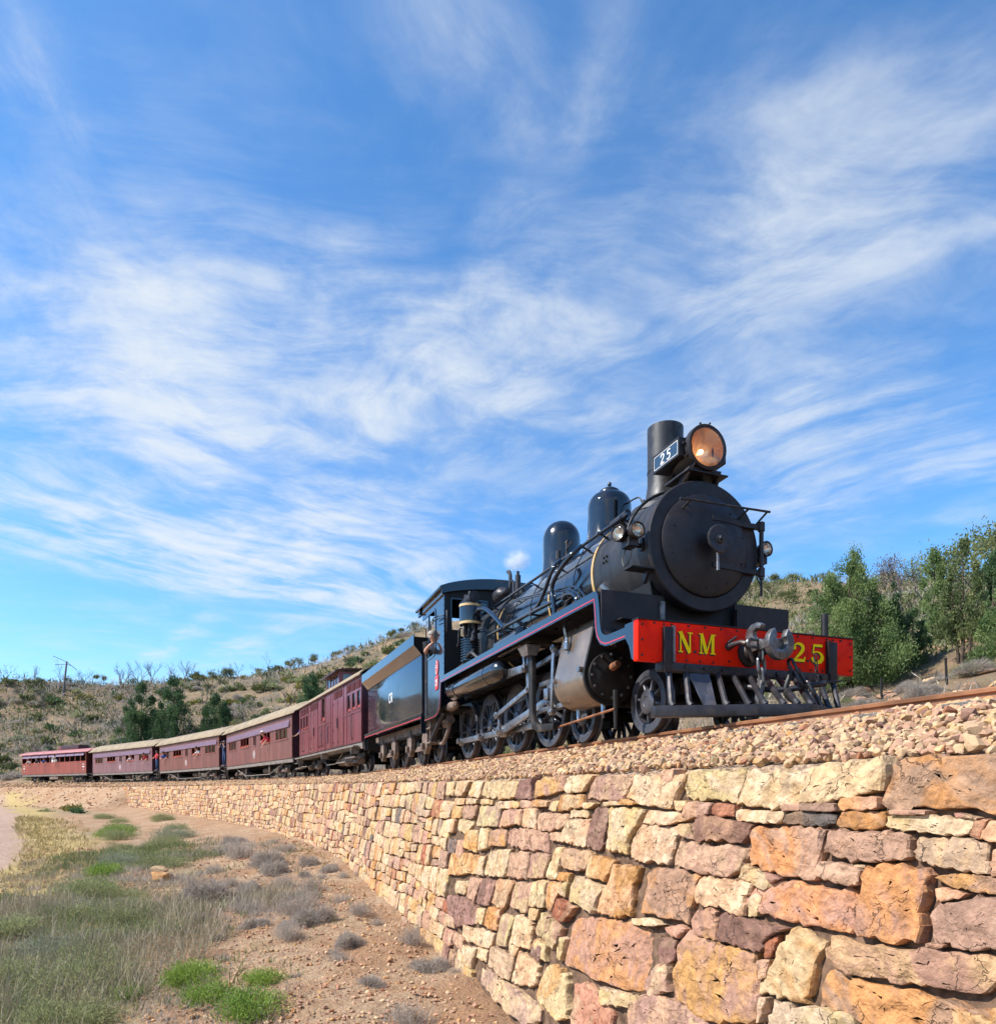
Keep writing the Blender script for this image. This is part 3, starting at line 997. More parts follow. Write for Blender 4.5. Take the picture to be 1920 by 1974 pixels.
# --- layout: outlines of the near stones, courses generated for the rest
TRACED = [
('c',[(3.817,0.135),(4.305,0.166),(4.319,0.141),(4.323,-0.001),(4.211,-0.016),(4.054,-0.058),(3.784,-0.074),(3.769,-0.05)]),
('mo',[(4.378,0.156),(4.71,0.164),(4.914,0.151),(4.945,-0.125),(4.745,-0.083),(4.575,-0.077),(4.383,-0.113),(4.298,-0.087),(4.325,0.013)]),
('c',[(3.264,0.126),(3.771,0.117),(3.775,-0.02),(3.759,-0.079),(3.602,-0.115),(3.228,-0.085),(3.238,-0.005)]),
('o',[(4.049,-0.058),(4.124,-0.03),(4.298,-0.033),(4.307,-0.094),(4.072,-0.111)]),
('d',[(3.794,-0.074),(4.036,-0.066),(4.053,-0.115),(3.926,-0.115),(3.796,-0.115)]),
('p',[(3.629,-0.086),(3.784,-0.074),(3.796,-0.115),(3.648,-0.127)]),
('g',[(3.646,-0.144),(3.737,-0.12),(4.045,-0.123),(4.037,-0.191),(3.858,-0.196),(3.65,-0.202)]),
('o',[(4.062,-0.111),(4.224,-0.102),(4.342,-0.107),(4.338,-0.191),(4.204,-0.205),(4.032,-0.192)]),
('c',[(4.353,-0.127),(4.543,-0.111),(4.79,-0.131),(4.785,-0.202),(4.555,-0.2),(4.349,-0.184)]),
('r',[(4.802,-0.13),(4.862,-0.121),(4.831,-0.214),(4.785,-0.199)]),
('c',[(4.863,-0.128),(4.957,-0.13),(4.968,-0.228),(4.842,-0.207)]),
('p',[(4.381,-0.099),(4.583,-0.09),(4.587,-0.116),(4.392,-0.116)]),
('p',[(4.695,-0.097),(4.813,-0.118),(4.802,-0.127),(4.704,-0.119)]),
('mo',[(3.375,-0.232),(3.942,-0.208),(3.971,-0.264),(3.96,-0.495),(3.692,-0.487),(3.421,-0.465)]),
('d',[(3.947,-0.21),(4.002,-0.212),(3.982,-0.271),(3.985,-0.332),(3.943,-0.32)]),
('p',[(4.006,-0.208),(4.324,-0.206),(4.467,-0.211),(4.519,-0.235),(4.512,-0.315),(4.447,-0.338),(4.229,-0.369),(3.993,-0.339)]),
('mc',[(4.521,-0.222),(4.793,-0.214),(4.887,-0.234),(4.887,-0.359),(4.645,-0.348),(4.51,-0.329)]),
('m',[(4.889,-0.246),(4.969,-0.246),(4.982,-0.36),(4.896,-0.364)]),
('p',[(3.975,-0.379),(4.178,-0.381),(4.269,-0.401),(4.26,-0.487),(4.104,-0.485),(3.949,-0.458)]),
('c',[(4.187,-0.381),(4.274,-0.376),(4.268,-0.394),(4.198,-0.394)]),
('mo',[(3.551,-0.553),(3.775,-0.513),(4.012,-0.511),(4.238,-0.511),(4.251,-0.566),(4.243,-0.737),(4.127,-0.745),(3.869,-0.74),(3.447,-0.721),(3.386,-0.678)]),
('mo',[(4.283,-0.385),(4.425,-0.354),(4.577,-0.362),(4.631,-0.375),(4.607,-0.487),(4.621,-0.693),(4.507,-0.716),(4.267,-0.726),(4.251,-0.566),(4.272,-0.422)]),
('mo',[(4.637,-0.391),(4.779,-0.362),(4.926,-0.366),(4.983,-0.371),(4.99,-0.43),(4.851,-0.435),(4.683,-0.429)]),
('o',[(4.651,-0.449),(4.69,-0.435),(4.796,-0.448),(4.761,-0.475),(4.672,-0.503)]),
('m',[(4.676,-0.506),(4.853,-0.453),(4.99,-0.436),(5.015,-0.661),(4.936,-0.661),(4.794,-0.685),(4.674,-0.679),(4.641,-0.584)]),
('co',[(3.832,-0.774),(3.883,-0.761),(4.09,-0.804),(4.053,-0.87),(4.018,-1.012),(4.002,-1.15),(3.614,-1.187),(3.664,-1.077),(3.762,-0.87)]),
('m',[(4.112,-0.77),(4.403,-0.747),(4.692,-0.706),(4.898,-0.68),(4.999,-0.715),(5.003,-0.748),(4.946,-0.842),(4.866,-0.869),(4.646,-0.879),(4.245,-0.92),(4.057,-0.892)]),
('mo',[(4.073,-0.932),(4.246,-0.927),(4.506,-0.922),(4.651,-0.922),(4.815,-0.913),(4.951,-0.891),(4.967,-0.932),(4.961,-0.979),(4.384,-1.162),(4.19,-1.132),(4.04,-1.139)]),
('c',[(3.756,-1.196),(3.986,-1.169),(4.179,-1.121),(4.293,-1.115),(4.328,-1.18),(3.71,-1.376)]),
('r',[(4.957,-0.793),(5.026,-0.753),(5.037,-0.856),(4.975,-0.85)]),
('o',[(4.967,-0.881),(5.038,-0.866),(5.047,-0.951),(4.978,-0.973)]),
('p',[(4.648,-0.687),(4.741,-0.677),(4.73,-0.695),(4.657,-0.704)]),
('c',[(1.935,0.127),(2.619,0.108),(2.6,0.044),(2.569,-0.036),(2.525,-0.142),(2.166,-0.12),(1.826,-0.064),(1.877,0.027)]),
('c',[(2.661,0.142),(3.222,0.14),(3.277,0.126),(3.221,0.012),(3.22,-0.076),(2.973,-0.066),(2.728,-0.074),(2.639,-0.046),(2.61,0.073)]),
('o',[(1.806,-0.07),(2.02,-0.106),(2.003,-0.12),(1.796,-0.116)]),
('c',[(2.527,-0.077),(2.679,-0.075),(2.639,-0.154),(2.578,-0.146)]),
('m',[(2.697,-0.084),(2.96,-0.076),(2.967,-0.173),(2.727,-0.21),(2.647,-0.184)]),
('r',[(3.005,-0.079),(3.203,-0.094),(3.233,-0.172),(2.996,-0.172),(2.969,-0.117)]),
('c',[(3.237,-0.128),(3.45,-0.119),(3.661,-0.133),(3.645,-0.198),(3.251,-0.194)]),
('d',[(2.818,-0.187),(3.054,-0.174),(3.419,-0.208),(3.403,-0.251),(3.344,-0.335),(3.13,-0.328),(2.872,-0.355),(2.798,-0.274)]),
('m',[(2.62,-0.249),(2.766,-0.237),(2.839,-0.348),(2.654,-0.321)]),
('c',[(2.233,-0.15),(2.631,-0.155),(2.729,-0.22),(2.552,-0.252),(2.127,-0.271)]),
('c',[(1.586,-0.149),(2.17,-0.136),(2.12,-0.245),(1.995,-0.393),(1.997,-0.514),(1.627,-0.522),(1.629,-0.37)]),
('c',[(2.108,-0.278),(2.571,-0.256),(2.626,-0.273),(2.589,-0.542),(2.301,-0.555),(2.018,-0.55),(1.99,-0.415)]),
('m',[(2.666,-0.369),(3.009,-0.364),(3.398,-0.352),(3.409,-0.436),(3.287,-0.559),(2.964,-0.56),(2.623,-0.539),(2.618,-0.451)]),
('c',[(3.382,-0.459),(3.569,-0.485),(3.63,-0.566),(3.578,-0.597),(3.342,-0.544)]),
('d',[(3.574,-0.485),(3.719,-0.508),(3.643,-0.549)]),
('mo',[(2.367,-0.59),(2.711,-0.554),(2.968,-0.578),(2.926,-0.657),(2.924,-0.914),(2.634,-0.928),(2.268,-0.938),(2.329,-0.733),(2.308,-0.653)]),
('c',[(2.97,-0.587),(3.194,-0.561),(3.478,-0.569),(3.452,-0.68),(3.464,-0.773),(3.209,-0.76),(2.952,-0.772),(2.933,-0.656)]),
('c',[(3.491,-0.633),(3.577,-0.617),(3.55,-0.754),(3.473,-0.775),(3.459,-0.687)]),
('mo',[(2.948,-0.819),(3.1,-0.772),(3.179,-0.782),(3.228,-0.972),(2.997,-0.965),(2.918,-0.888)]),
('d',[(3.214,-0.785),(3.433,-0.77),(3.67,-0.777),(3.812,-0.786),(3.691,-0.832),(3.657,-0.948),(3.241,-0.97)]),
('c',[(2.164,-0.998),(2.425,-0.953),(2.629,-0.977),(2.44,-1.011),(2.179,-1.053)]),
('m',[(2.648,-0.983),(2.834,-0.931),(2.903,-0.955),(2.809,-1.029),(2.692,-1.023)]),
('mo',[(1.219,-1.159),(1.663,-1.067),(2.226,-1.038),(2.723,-1.05),(2.766,-1.096),(2.691,-1.249),(2.465,-1.501),(2.23,-1.55),(1.71,-1.586),(1.123,-1.591),(1.148,-1.384),(1.114,-1.248)]),
('op',[(2.903,-0.955),(3.057,-0.971),(3.349,-0.981),(3.59,-0.955),(3.64,-1.155),(3.667,-1.35),(3.178,-1.5),(2.827,-1.433),(2.759,-1.293),(2.826,-1.165),(2.787,-1.071)]),
('m',[(3.604,-0.999),(3.707,-0.976),(3.694,-1.08),(3.634,-1.11)]),
('c',[(3.655,-1.198),(3.725,-1.187),(3.694,-1.341),(3.676,-1.347)]),
('r',[(3.654,-0.871),(3.745,-0.829),(3.715,-0.959),(3.665,-0.978)]),
('p',[(2.512,-1.49),(2.763,-1.442),(3.14,-1.46),(3.263,-1.508),(2.348,-1.796),(2.309,-1.657)]),
('c',[(1.868,-1.62),(2.319,-1.553),(2.475,-1.56),(2.288,-1.653),(1.902,-1.731)]),
('m',[(2.47,-1.403),(2.628,-1.248),(2.757,-1.284),(2.785,-1.398),(2.57,-1.504),(2.507,-1.472)]),
('d',[(2.579,-1.054),(2.782,-1.053),(2.811,-1.168),(2.67,-1.276),(2.578,-1.191)]),
('mc',[(2.571,-1.3),(2.74,-1.217),(2.768,-1.328),(2.654,-1.414)]),
('c',[(-3.672,0.133),(-3.173,0.137),(-3.189,-0.08),(-3.62,-0.083)]),
('c',[(-3.099,0.126),(-2.406,0.137),(-2.715,-0.096),(-3.121,-0.08)]),
('c',[(-2.337,0.118),(-1.92,0.131),(-1.968,-0.107),(-2.447,-0.075)]),
('c',[(-1.835,0.121),(-1.279,0.114),(-1.321,-0.108),(-1.953,-0.08)]),
('c',[(-1.275,0.106),(-0.618,0.114),(-0.694,-0.101),(-1.274,-0.107)]),
('d',[(-0.58,0.121),(-0.233,0.13),(-0.182,-0.095),(-0.652,-0.1)]),
('mo',[(-0.181,0.093),(0.153,0.145),(0.571,0.144),(0.599,-0.02),(-0.147,-0.087)]),
('c',[(0.635,0.136),(1.186,0.144),(1.03,-0.025),(0.629,-0.02)]),
('m',[(1.192,0.126),(1.749,0.138),(1.905,0.124),(1.864,0.048),(1.778,-0.1),(1.483,-0.099),(1.062,-0.08),(1.069,-0.019)]),
('o',[(0.549,-0.053),(1.034,-0.038),(1.095,-0.141),(0.887,-0.177),(0.53,-0.218)]),
('c',[(0.349,-0.116),(0.568,-0.106),(0.515,-0.219),(0.316,-0.204)]),
('o',[(-0.105,-0.101),(0.312,-0.103),(0.304,-0.171),(-0.111,-0.18)]),
('p',[(-0.483,-0.113),(-0.17,-0.123),(-0.142,-0.195),(-0.446,-0.202)]),
('c',[(-1.259,-0.14),(-0.747,-0.124),(-0.732,-0.209),(-1.357,-0.24)]),
('o',[(-0.744,-0.132),(-0.497,-0.128),(-0.466,-0.203),(-0.69,-0.208)]),
('c',[(1.085,-0.111),(1.342,-0.113),(1.211,-0.175),(1.074,-0.16)]),
('c',[(1.485,-0.104),(1.731,-0.089),(1.807,-0.127),(1.496,-0.139)]),
('c',[(-3.099,-0.119),(-2.58,-0.113),(-2.593,-0.207),(-3.113,-0.217)]),
('c',[(-2.544,-0.122),(-1.991,-0.116),(-2.011,-0.186),(-2.536,-0.196)]),
('c',[(-1.936,-0.115),(-1.46,-0.126),(-1.458,-0.185),(-1.929,-0.185)]),
('c',[(-3.464,-0.223),(-3.045,-0.215),(-3.14,-0.413),(-3.343,-0.431)]),
('o',[(-3.176,-0.228),(-2.619,-0.216),(-2.68,-0.396),(-3.134,-0.423)]),
('m',[(-2.583,-0.225),(-1.948,-0.203),(-2.045,-0.399),(-2.49,-0.398)]),
('mc',[(-1.943,-0.211),(-1.045,-0.2),(-1.109,-0.466),(-1.955,-0.466)]),
('m',[(-0.979,-0.246),(-0.324,-0.214),(-0.31,-0.389),(-1.022,-0.454)]),
('c',[(-0.291,-0.198),(0.075,-0.197),(0.075,-0.287),(0.091,-0.419),(-0.285,-0.402)]),
('m',[(0.091,-0.238),(0.759,-0.224),(0.741,-0.34),(0.492,-0.418),(0.108,-0.418)]),
('c',[(0.806,-0.191),(1.187,-0.181),(1.221,-0.246),(0.818,-0.267)]),
('c',[(0.779,-0.281),(1.248,-0.251),(1.248,-0.53),(0.706,-0.496)]),
('d',[(1.353,-0.148),(1.616,-0.153),(1.544,-0.53),(1.244,-0.519),(1.266,-0.268)]),
('c',[(-3.338,-0.44),(-2.862,-0.422),(-2.883,-0.623),(-3.22,-0.643)]),
('c',[(-2.798,-0.42),(-2.04,-0.408),(-2.258,-0.606),(-2.743,-0.578)]),
('o',[(-2.286,-0.553),(-1.787,-0.527),(-1.751,-0.815),(-2.341,-0.792)]),
('c',[(-1.746,-0.499),(-1.317,-0.485),(-1.34,-0.748),(-1.741,-0.78)]),
('mo',[(-1.289,-0.492),(-0.839,-0.46),(-0.789,-0.673),(-1.339,-0.699)]),
('m',[(-0.818,-0.459),(-0.205,-0.413),(0.386,-0.437),(0.461,-0.638),(-0.109,-0.65),(-0.76,-0.641)]),
('p',[(0.418,-0.435),(0.679,-0.42),(0.725,-0.507),(0.445,-0.507)]),
('o',[(-2.858,-0.907),(-1.631,-0.839),(-1.646,-1.076),(-2.866,-1.249)]),
('c',[(-1.598,-0.853),(-1.327,-0.829),(-1.358,-1.076),(-1.623,-1.09)]),
('c',[(-1.214,-0.754),(-0.528,-0.683),(-0.599,-1.004),(-1.27,-1.05)]),
('m',[(-0.516,-0.712),(-0.031,-0.658),(0.017,-0.961),(-0.558,-1.0)]),
('m',[(-0.003,-0.684),(0.51,-0.64),(0.46,-0.895),(0.029,-0.945)]),
('c',[(0.609,-0.567),(0.774,-0.561),(0.721,-0.877),(0.481,-0.892)]),
('m',[(0.788,-0.56),(1.444,-0.555),(1.339,-0.733),(0.793,-0.742)]),
('o',[(1.413,-0.575),(1.813,-0.594),(1.713,-0.78),(1.358,-0.754)]),
('o',[(1.798,-0.618),(2.204,-0.608),(2.165,-0.745),(2.148,-1.001),(1.902,-1.043),(1.611,-1.048),(1.726,-0.822)]),
('o',[(0.782,-0.794),(1.034,-0.772),(1.01,-0.866),(0.779,-0.87)]),
('c',[(1.196,-0.772),(1.701,-0.814),(1.591,-1.062),(1.049,-1.019),(1.045,-0.886)]),
('c',[(-2.452,-1.274),(-1.832,-1.199),(-1.903,-1.389),(-2.427,-1.434)]),
('m',[(-1.83,-1.148),(-1.384,-1.128),(-1.54,-1.445),(-1.864,-1.409)]),
('d',[(-1.343,-1.107),(-0.923,-1.073),(-1.0,-1.411),(-1.492,-1.455)]),
('cr',[(-0.8,-1.043),(-0.268,-1.009),(-0.481,-1.367),(-0.888,-1.347)]),
('m',[(-0.193,-1.0),(0.204,-0.979),(0.204,-1.291),(-0.308,-1.289)]),
('c',[(0.222,-0.936),(0.546,-0.91),(0.567,-1.179),(0.207,-1.209)]),
('o',[(0.564,-0.915),(0.905,-0.892),(0.768,-1.173),(0.582,-1.177)]),
('c',[(0.928,-0.876),(1.037,-0.863),(1.004,-1.013),(0.822,-0.989)]),
('r',[(0.867,-1.033),(1.261,-1.046),(1.058,-1.246),(0.809,-1.204)]),
('d',[(-2.713,-1.511),(-1.837,-1.405),(-1.354,-1.499),(-1.416,-1.688),(-1.965,-1.82),(-2.527,-1.831)]),
('o',[(-0.925,-1.368),(-0.564,-1.373),(-0.619,-1.635),(-1.065,-1.625)]),
('c',[(-1.362,-1.484),(-1.037,-1.432),(-1.088,-1.629),(-1.351,-1.66)]),
('mc',[(-0.534,-1.39),(-0.188,-1.384),(-0.273,-1.741),(-0.623,-1.77)]),
('c',[(-0.054,-1.333),(0.381,-1.341),(0.423,-1.621),(-0.167,-1.662)]),
('c',[(0.229,-1.219),(0.464,-1.209),(0.413,-1.335),(0.236,-1.326)]),
('m',[(0.535,-1.223),(1.073,-1.292),(0.895,-1.521),(0.446,-1.421)]),
('c',[(-1.393,-1.732),(-0.66,-1.643),(-0.718,-1.857),(-1.407,-1.913)]),
('c',[(-1.916,-2.016),(-1.158,-1.942),(-1.254,-2.209),(-1.888,-2.283)]),
('c',[(-1.149,-1.908),(-0.777,-1.877),(-0.803,-2.018),(-1.108,-2.041)]),
('mc',[(-0.713,-1.818),(0.024,-1.789),(-0.02,-2.046),(-0.741,-2.049)]),
('c',[(0.095,-1.691),(0.657,-1.711),(0.619,-1.947),(0.015,-2.037)]),
('c',[(-0.185,-1.666),(0.085,-1.666),(0.018,-1.776),(-0.188,-1.751)]),
('d',[(0.453,-1.524),(0.716,-1.534),(0.652,-1.699),(0.433,-1.645)]),
('c',[(1.014,-1.363),(1.135,-1.363),(1.102,-1.572),(1.032,-1.576)]),
('mc',[(-1.208,-2.095),(-0.587,-2.087),(0.324,-2.064),(0.861,-2.079),(0.85,-2.214),(0.571,-2.328),(-0.387,-2.326),(-1.214,-2.286)]),
('co',[(0.877,-1.635),(1.279,-1.647),(1.397,-2.026),(1.235,-2.064),(0.65,-2.027),(0.676,-1.845)]),
('rp',[(1.35,-1.699),(1.606,-1.634),(2.075,-1.698),(2.124,-1.864),(1.453,-2.076)]),
('c',[(1.814,-1.624),(2.231,-1.554),(2.252,-1.628),(2.011,-1.695)]),
]

rnd = random.Random(11)
stones = []          # (code, polygon in (u,z world))
cover = {}
CELL = 0.04


def pip(px, pz, poly):
    ins = False
    j = len(poly) - 1
    for i in range(len(poly)):
        (x1, y1), (x2, y2) = poly[i], poly[j]
        if (y1 > pz) != (y2 > pz) and px < (x2 - x1) * (pz - y1) / (y2 - y1) + x1:
            ins = not ins
        j = i
    return ins


for code, poly in TRACED:
    poly = [(u, z + EYE) for u, z in poly]
    stones.append((code, poly, True))
    us_ = [p[0] for p in poly]
    zs_ = [p[1] for p in poly]
    for a in np.arange(math.floor(min(us_) / CELL), math.ceil(max(us_) / CELL) + 1):
        for b in np.arange(math.floor(min(zs_) / CELL), math.ceil(max(zs_) / CELL) + 1):
            if pip(a * CELL, b * CELL, poly):
                cover[(int(a), int(b))] = 1


def covered(poly):
    us_ = [p[0] for p in poly]
    zs_ = [p[1] for p in poly]
    n = k = 0
    for a in range(int(math.floor(min(us_) / CELL)), int(math.ceil(max(us_) / CELL)) + 1):
        for b in range(int(math.floor(min(zs_) / CELL)), int(math.ceil(max(zs_) / CELL)) + 1):
            n += 1
            k += cover.get((a, b), 0)
    return k / max(1, n)


hs = [0.0]
while hs[-1] < 2.75:
    hs.append(hs[-1] + rnd.choice([0.13, 0.17, 0.22, 0.26, 0.30]))
ph = [rnd.uniform(0, 6.28) for _ in hs]


def course(k, u):
    if k == 0:
        return walltop(-u) + 0.02 * math.sin(u * 3.1)
    return walltop(-u) - hs[k] + 0.05 * math.sin(u * 0.9 + ph[k]) + 0.03 * math.sin(u * 2.3 + ph[k] * 2)


for k in range(len(hs) - 1):
    u = 9.0
    hh = hs[k + 1] - hs[k]
    while u > -66.0:
        w_ = rnd.uniform(0.16, 0.52) * (1.25 if hh > 0.2 else 0.95)
        u2 = u - w_
        zb = course(k + 1, (u + u2) / 2)
        if course(k, (u + u2) / 2) > footz(-u) - 0.18:
            g = 0.008
            jt = lambda: rnd.uniform(-0.022, 0.022)
            poly = [(u2 + g + jt(), course(k, u2) - g + jt() * 0.6), (u - g + jt(), course(k, u) - g + jt() * 0.6),
                    (u - g + jt(), course(k + 1, u) + g + jt() * 0.6), (u2 + g + jt(), course(k + 1, u2) + g + jt() * 0.6)]
            parts = [poly]
            if rnd.random() < 0.16 and hh > 0.2:       # two thin stones in the place of one
                t_ = rnd.uniform(0.35, 0.65)
                m0 = tuple(poly[0][i] * (1 - t_) + poly[3][i] * t_ for i in (0, 1))
                m1 = tuple(poly[1][i] * (1 - t_) + poly[2][i] * t_ for i in (0, 1))
                parts = [[poly[0], poly[1], (m1[0], m1[1] + g), (m0[0], m0[1] + g)], [(m0[0], m0[1] - g), (m1[0], m1[1] - g), poly[2], poly[3]]]
            for pp in parts:
                if covered(pp) < 0.42:
                    stones.append((pick_code(rnd), pp, False))
        u = u2

wall = empty('retaining_wall', tuple(wall_pt(0.0, footz(0.0), 0.0)))
tag(wall, 'long dry stone retaining wall of cream, ochre and mauve blocks below the ballast', 'wall')
bpy.context.view_layer.update()
winv = wall.matrix_world.inverted()
wl = np.array(wall.location)
# core behind the stones
us = np.arange(-66, 9.4, 0.3)
core_v, core_f = [], []
for i, u in enumerate(us):
    zt, zf = float(walltop(-u)) - 0.05, float(footz(-u)) - 0.5
    core_v += [tuple(wall_pt(-u, z, o) - wl) for z, o in ((zt, -0.5), (zt, -0.06), ((zt + zf) / 2, -0.06), (zf, -0.06))]
    if i:
        b = 4 * i
        for k in range(3):
            core_f.append((b - 4 + k, b + k, b + k + 1, b - 3 + k))
core_m = mat('wall_core', (0.13, 0.08, 0.052), 0.95, 0, 0.1, 0, 0.3, 12, bump=0.6, bscale=20)
link_mesh('wall_core', mesh_np('wall_core', np.array(core_v), core_f, core_m, smooth=50), wall)


def apparent(poly):
    u = sum(p[0] for p in poly) / len(poly)
    z = sum(p[1] for p in poly) / len(poly)
    p = wall_pt(-u, z, 0.0)
    us_ = [q[0] for q in poly]
    zs_ = [q[1] for q in poly]
    seen = 1.0 if p[1] > 0.8 and abs(p[0]) < p[1] * 0.80 and (p[2] - EYE) > -0.40 * p[1] else 0.02
    return (max(us_) - min(us_)) * (max(zs_) - min(zs_)) / max(0.5, p[1]) ** 2.3 * seen


stones.sort(key=lambda t: -apparent(t[1]))
far_v, far_f, far_t, far_t2, far_r = [], [], [], [], []
for i, (code, poly, traced) in enumerate(stones):
    t1, t2 = PAL[code]
    k_ = rnd.uniform(0.86, 1.12)
    t1 = tuple(min(0.68, x * k_ * rnd.uniform(0.96, 1.04)) for x in t1)
    t2 = tuple(min(0.68, x * rnd.uniform(0.9, 1.08)) for x in t2)
    near = i < 300
    u_c = sum(p[0] for p in poly) / len(poly)
    if near:
        big = i < 110
        sv, sf = stone_geo(poly, 44 if big else 24, [1.0, 1.0, 0.972, 0.91, 0.81, 0.69, 0.56, 0.42, 0.27, 0.12] if big else [1.0, 1.0, 0.96, 0.78, 0.52, 0.26], rnd, rnd.uniform(-0.006, 0.022), tight=0.985 if traced else 0.995)
    else:
        sv, sf = stone_geo(poly, 10, [1.0, 1.0, 0.92, 0.5], rnd, rnd.uniform(-0.010, 0.035), 0.9, 0.09)
    wp = wall_pt(-sv[:, 0], sv[:, 1], sv[:, 2]) - wl
    rv = rnd.random()
    if near:
        nvv = len(wp)
        me = mesh_np('stone', wp, sf, MATS['wall_stone'], smooth=13, attrs={'tint': np.tile(t1, (nvv, 1)), 'tint2': np.tile(t2, (nvv, 1)), 'rnd': np.full(nvv, rv)})
        link_mesh('stone', me, wall)
    else:
        b = len(far_v)
        far_v += wp.tolist()
        far_f += [tuple(q + b for q in f) for f in sf]
        far_t += [t1] * len(wp)
        far_t2 += [t2] * len(wp)
        far_r += [rv] * len(wp)
me = mesh_np('wall_rubble', np.array(far_v), far_f, MATS['wall_stone'], smooth=15, attrs={'tint': np.array(far_t), 'tint2': np.array(far_t2), 'rnd': np.array(far_r)})
tag(link_mesh('wall_rubble', me, wall), None, None, None, 'stuff')
print('stones', len(stones))

# --- rails and sleepers
RAILP = [(-0.055, -0.125), (0.055, -0.125), (0.055, -0.115), (0.012, -0.1), (0.010, -0.04), (0.032, -0.03), (0.034, -0.006), (0.028, 0.0), (-0.028, 0.0), (-0.034, -0.006), (-0.032, -0.03), (-0.010, -0.04), (-0.012, -0.1), (-0.055, -0.115)]
track = empty('railway_track', tuple(on_track(-4.0, 0.0, -0.26)))
tag(track, 'single narrow railway track of rusty rails on grey timber sleepers', 'railway track')
bpy.context.view_layer.update()
rs_ = np.concatenate([np.arange(-14, 14, 0.5), np.arange(14, 130, 1.0)])
for side in (1, -1):
    vs = np.stack([on_track(rs_, np.full_like(rs_, side * 0.565 + a), b) for a, b in RAILP], 1)
    n_, k_ = vs.shape[:2]
    ri_ = np.arange(n_ * k_).reshape(n_, k_)
    q_ = np.stack([ri_[:-1], np.roll(ri_[:-1], -1, 1), np.roll(ri_[1:], -1, 1), ri_[1:]], -1).reshape(-1, 4)
    o = link_mesh('rail', mesh_np('rail', vs.reshape(-1, 3), q_, MATS['rail_steel'], smooth=30))
    o.parent = track
    o.matrix_parent_inverse = track.matrix_world.inverted()

slp = MB().box(-0.11, 0.11, -1.02, 1.02, -0.255, -0.128).mesh('sleeper', MATS['sleeper_wood'], bevel=0.008)
for k in range(26):
    s_ = -8.6 + k * 0.66
    p_ = on_track(s_, 0.0)
    t_ = float(path(s_)[2])
    o = link_mesh('sleeper', slp, track)
    o.matrix_parent_inverse = track.matrix_world.inverted()
    o.location = (p_[0], p_[1], p_[2] + (0.02 if k in (5, 6) else 0.0))
    o.rotation_euler = (0, 0, -math.pi / 2 + t_ + rnd.uniform(-0.02, 0.02))

# --- ballast stones
shapes = []
for i in range(28):
    bm = bmesh.new()
    r_ = random.Random(100 + i)
    for _ in range(18):
        d = Vector((r_.gauss(0, 1), r_.gauss(0, 1), r_.gauss(0, 1))).normalized()
        bm.verts.new(Vector((d.x * r_.uniform(0.8, 1.1), d.y * r_.uniform(0.62, 0.9), d.z * r_.uniform(0.42, 0.68))))
    bmesh.ops.convex_hull(bm, input=bm.verts)
    lone = [v for v in bm.verts if not v.link_faces]
    bmesh.ops.delete(bm, geom=lone, context='VERTS')
    bmesh.ops.triangulate(bm, faces=bm.faces)
    bm.verts.index_update()
    shapes.append((np.array([v.co[:] for v in bm.verts]), np.array([[v.index for v in f.verts] for f in bm.faces])))
    bm.free()


def euler_mats(a, b, c):
    ca, sa, cb, sb, cc, sc = np.cos(a), np.sin(a), np.cos(b), np.sin(b), np.cos(c), np.sin(c)
    m = np.empty((len(a), 3, 3))
    m[:, 0, 0] = cc * cb
    m[:, 0, 1] = cc * sb * sa - sc * ca
    m[:, 0, 2] = cc * sb * ca + sc * sa
    m[:, 1, 0] = sc * cb
    m[:, 1, 1] = sc * sb * sa + cc * ca
    m[:, 1, 2] = sc * sb * ca - cc * sa
    m[:, 2, 0] = -sb
    m[:, 2, 1] = cb * sa
    m[:, 2, 2] = cb * ca
    return m


def scatter_mesh(name, pos, size, material, pal_w, tilt=0.6, smooth=False, parent=None, bright=(0.8, 1.15)):
    """stones merged in one mesh: pos (n,3), size (n,)"""
    n = len(pos)
    which = RNG.integers(0, len(shapes), n)
    rot = euler_mats(RNG.normal(0, tilt, n), RNG.normal(0, tilt, n), RNG.uniform(0, 6.28, n))
    codes = RNG.choice(len(pal_w[0]), n, p=np.array(pal_w[1]) / sum(pal_w[1]))
    T1 = np.array([PAL[c][0] for c in pal_w[0]])[codes] * RNG.uniform(*bright, (n, 1)) * RNG.uniform(0.95, 1.05, (n, 3))
    T2 = np.array([PAL[c][1] for c in pal_w[0]])[codes]
    V, F, A1, A2, AR = [], [], [], [], []
    b = 0
    for k, (sv, sf) in enumerate(shapes):
        i = np.where(which == k)[0]
        if not len(i):
            continue
        vv = np.einsum('nij,kj->nki', rot[i], sv) * size[i, None, None] + pos[i, None, :]
        m = len(sv)
        V.append(vv.reshape(-1, 3))
        F.append((sf[None] + (np.arange(len(i)) * m)[:, None, None] + b).reshape(-1, 3))
        A1.append(np.repeat(T1[i], m, 0))
        A2.append(np.repeat(T2[i], m, 0))
        AR.append(np.repeat(RNG.random(len(i)), m))
        b += m * len(i)
    me = mesh_np(name, np.concatenate(V), np.concatenate(F), material, smooth=smooth,
                 attrs={'tint': np.concatenate(A1), 'tint2': np.concatenate(A2), 'rnd': np.concatenate(AR)})
    return link_mesh(name, me, parent)


BALP = (['c', 'p', 'mc', 'co', 'o', 'm', 'r', 'd'], [0.34, 0.25, 0.14, 0.12, 0.04, 0.06, 0.03, 0.02])


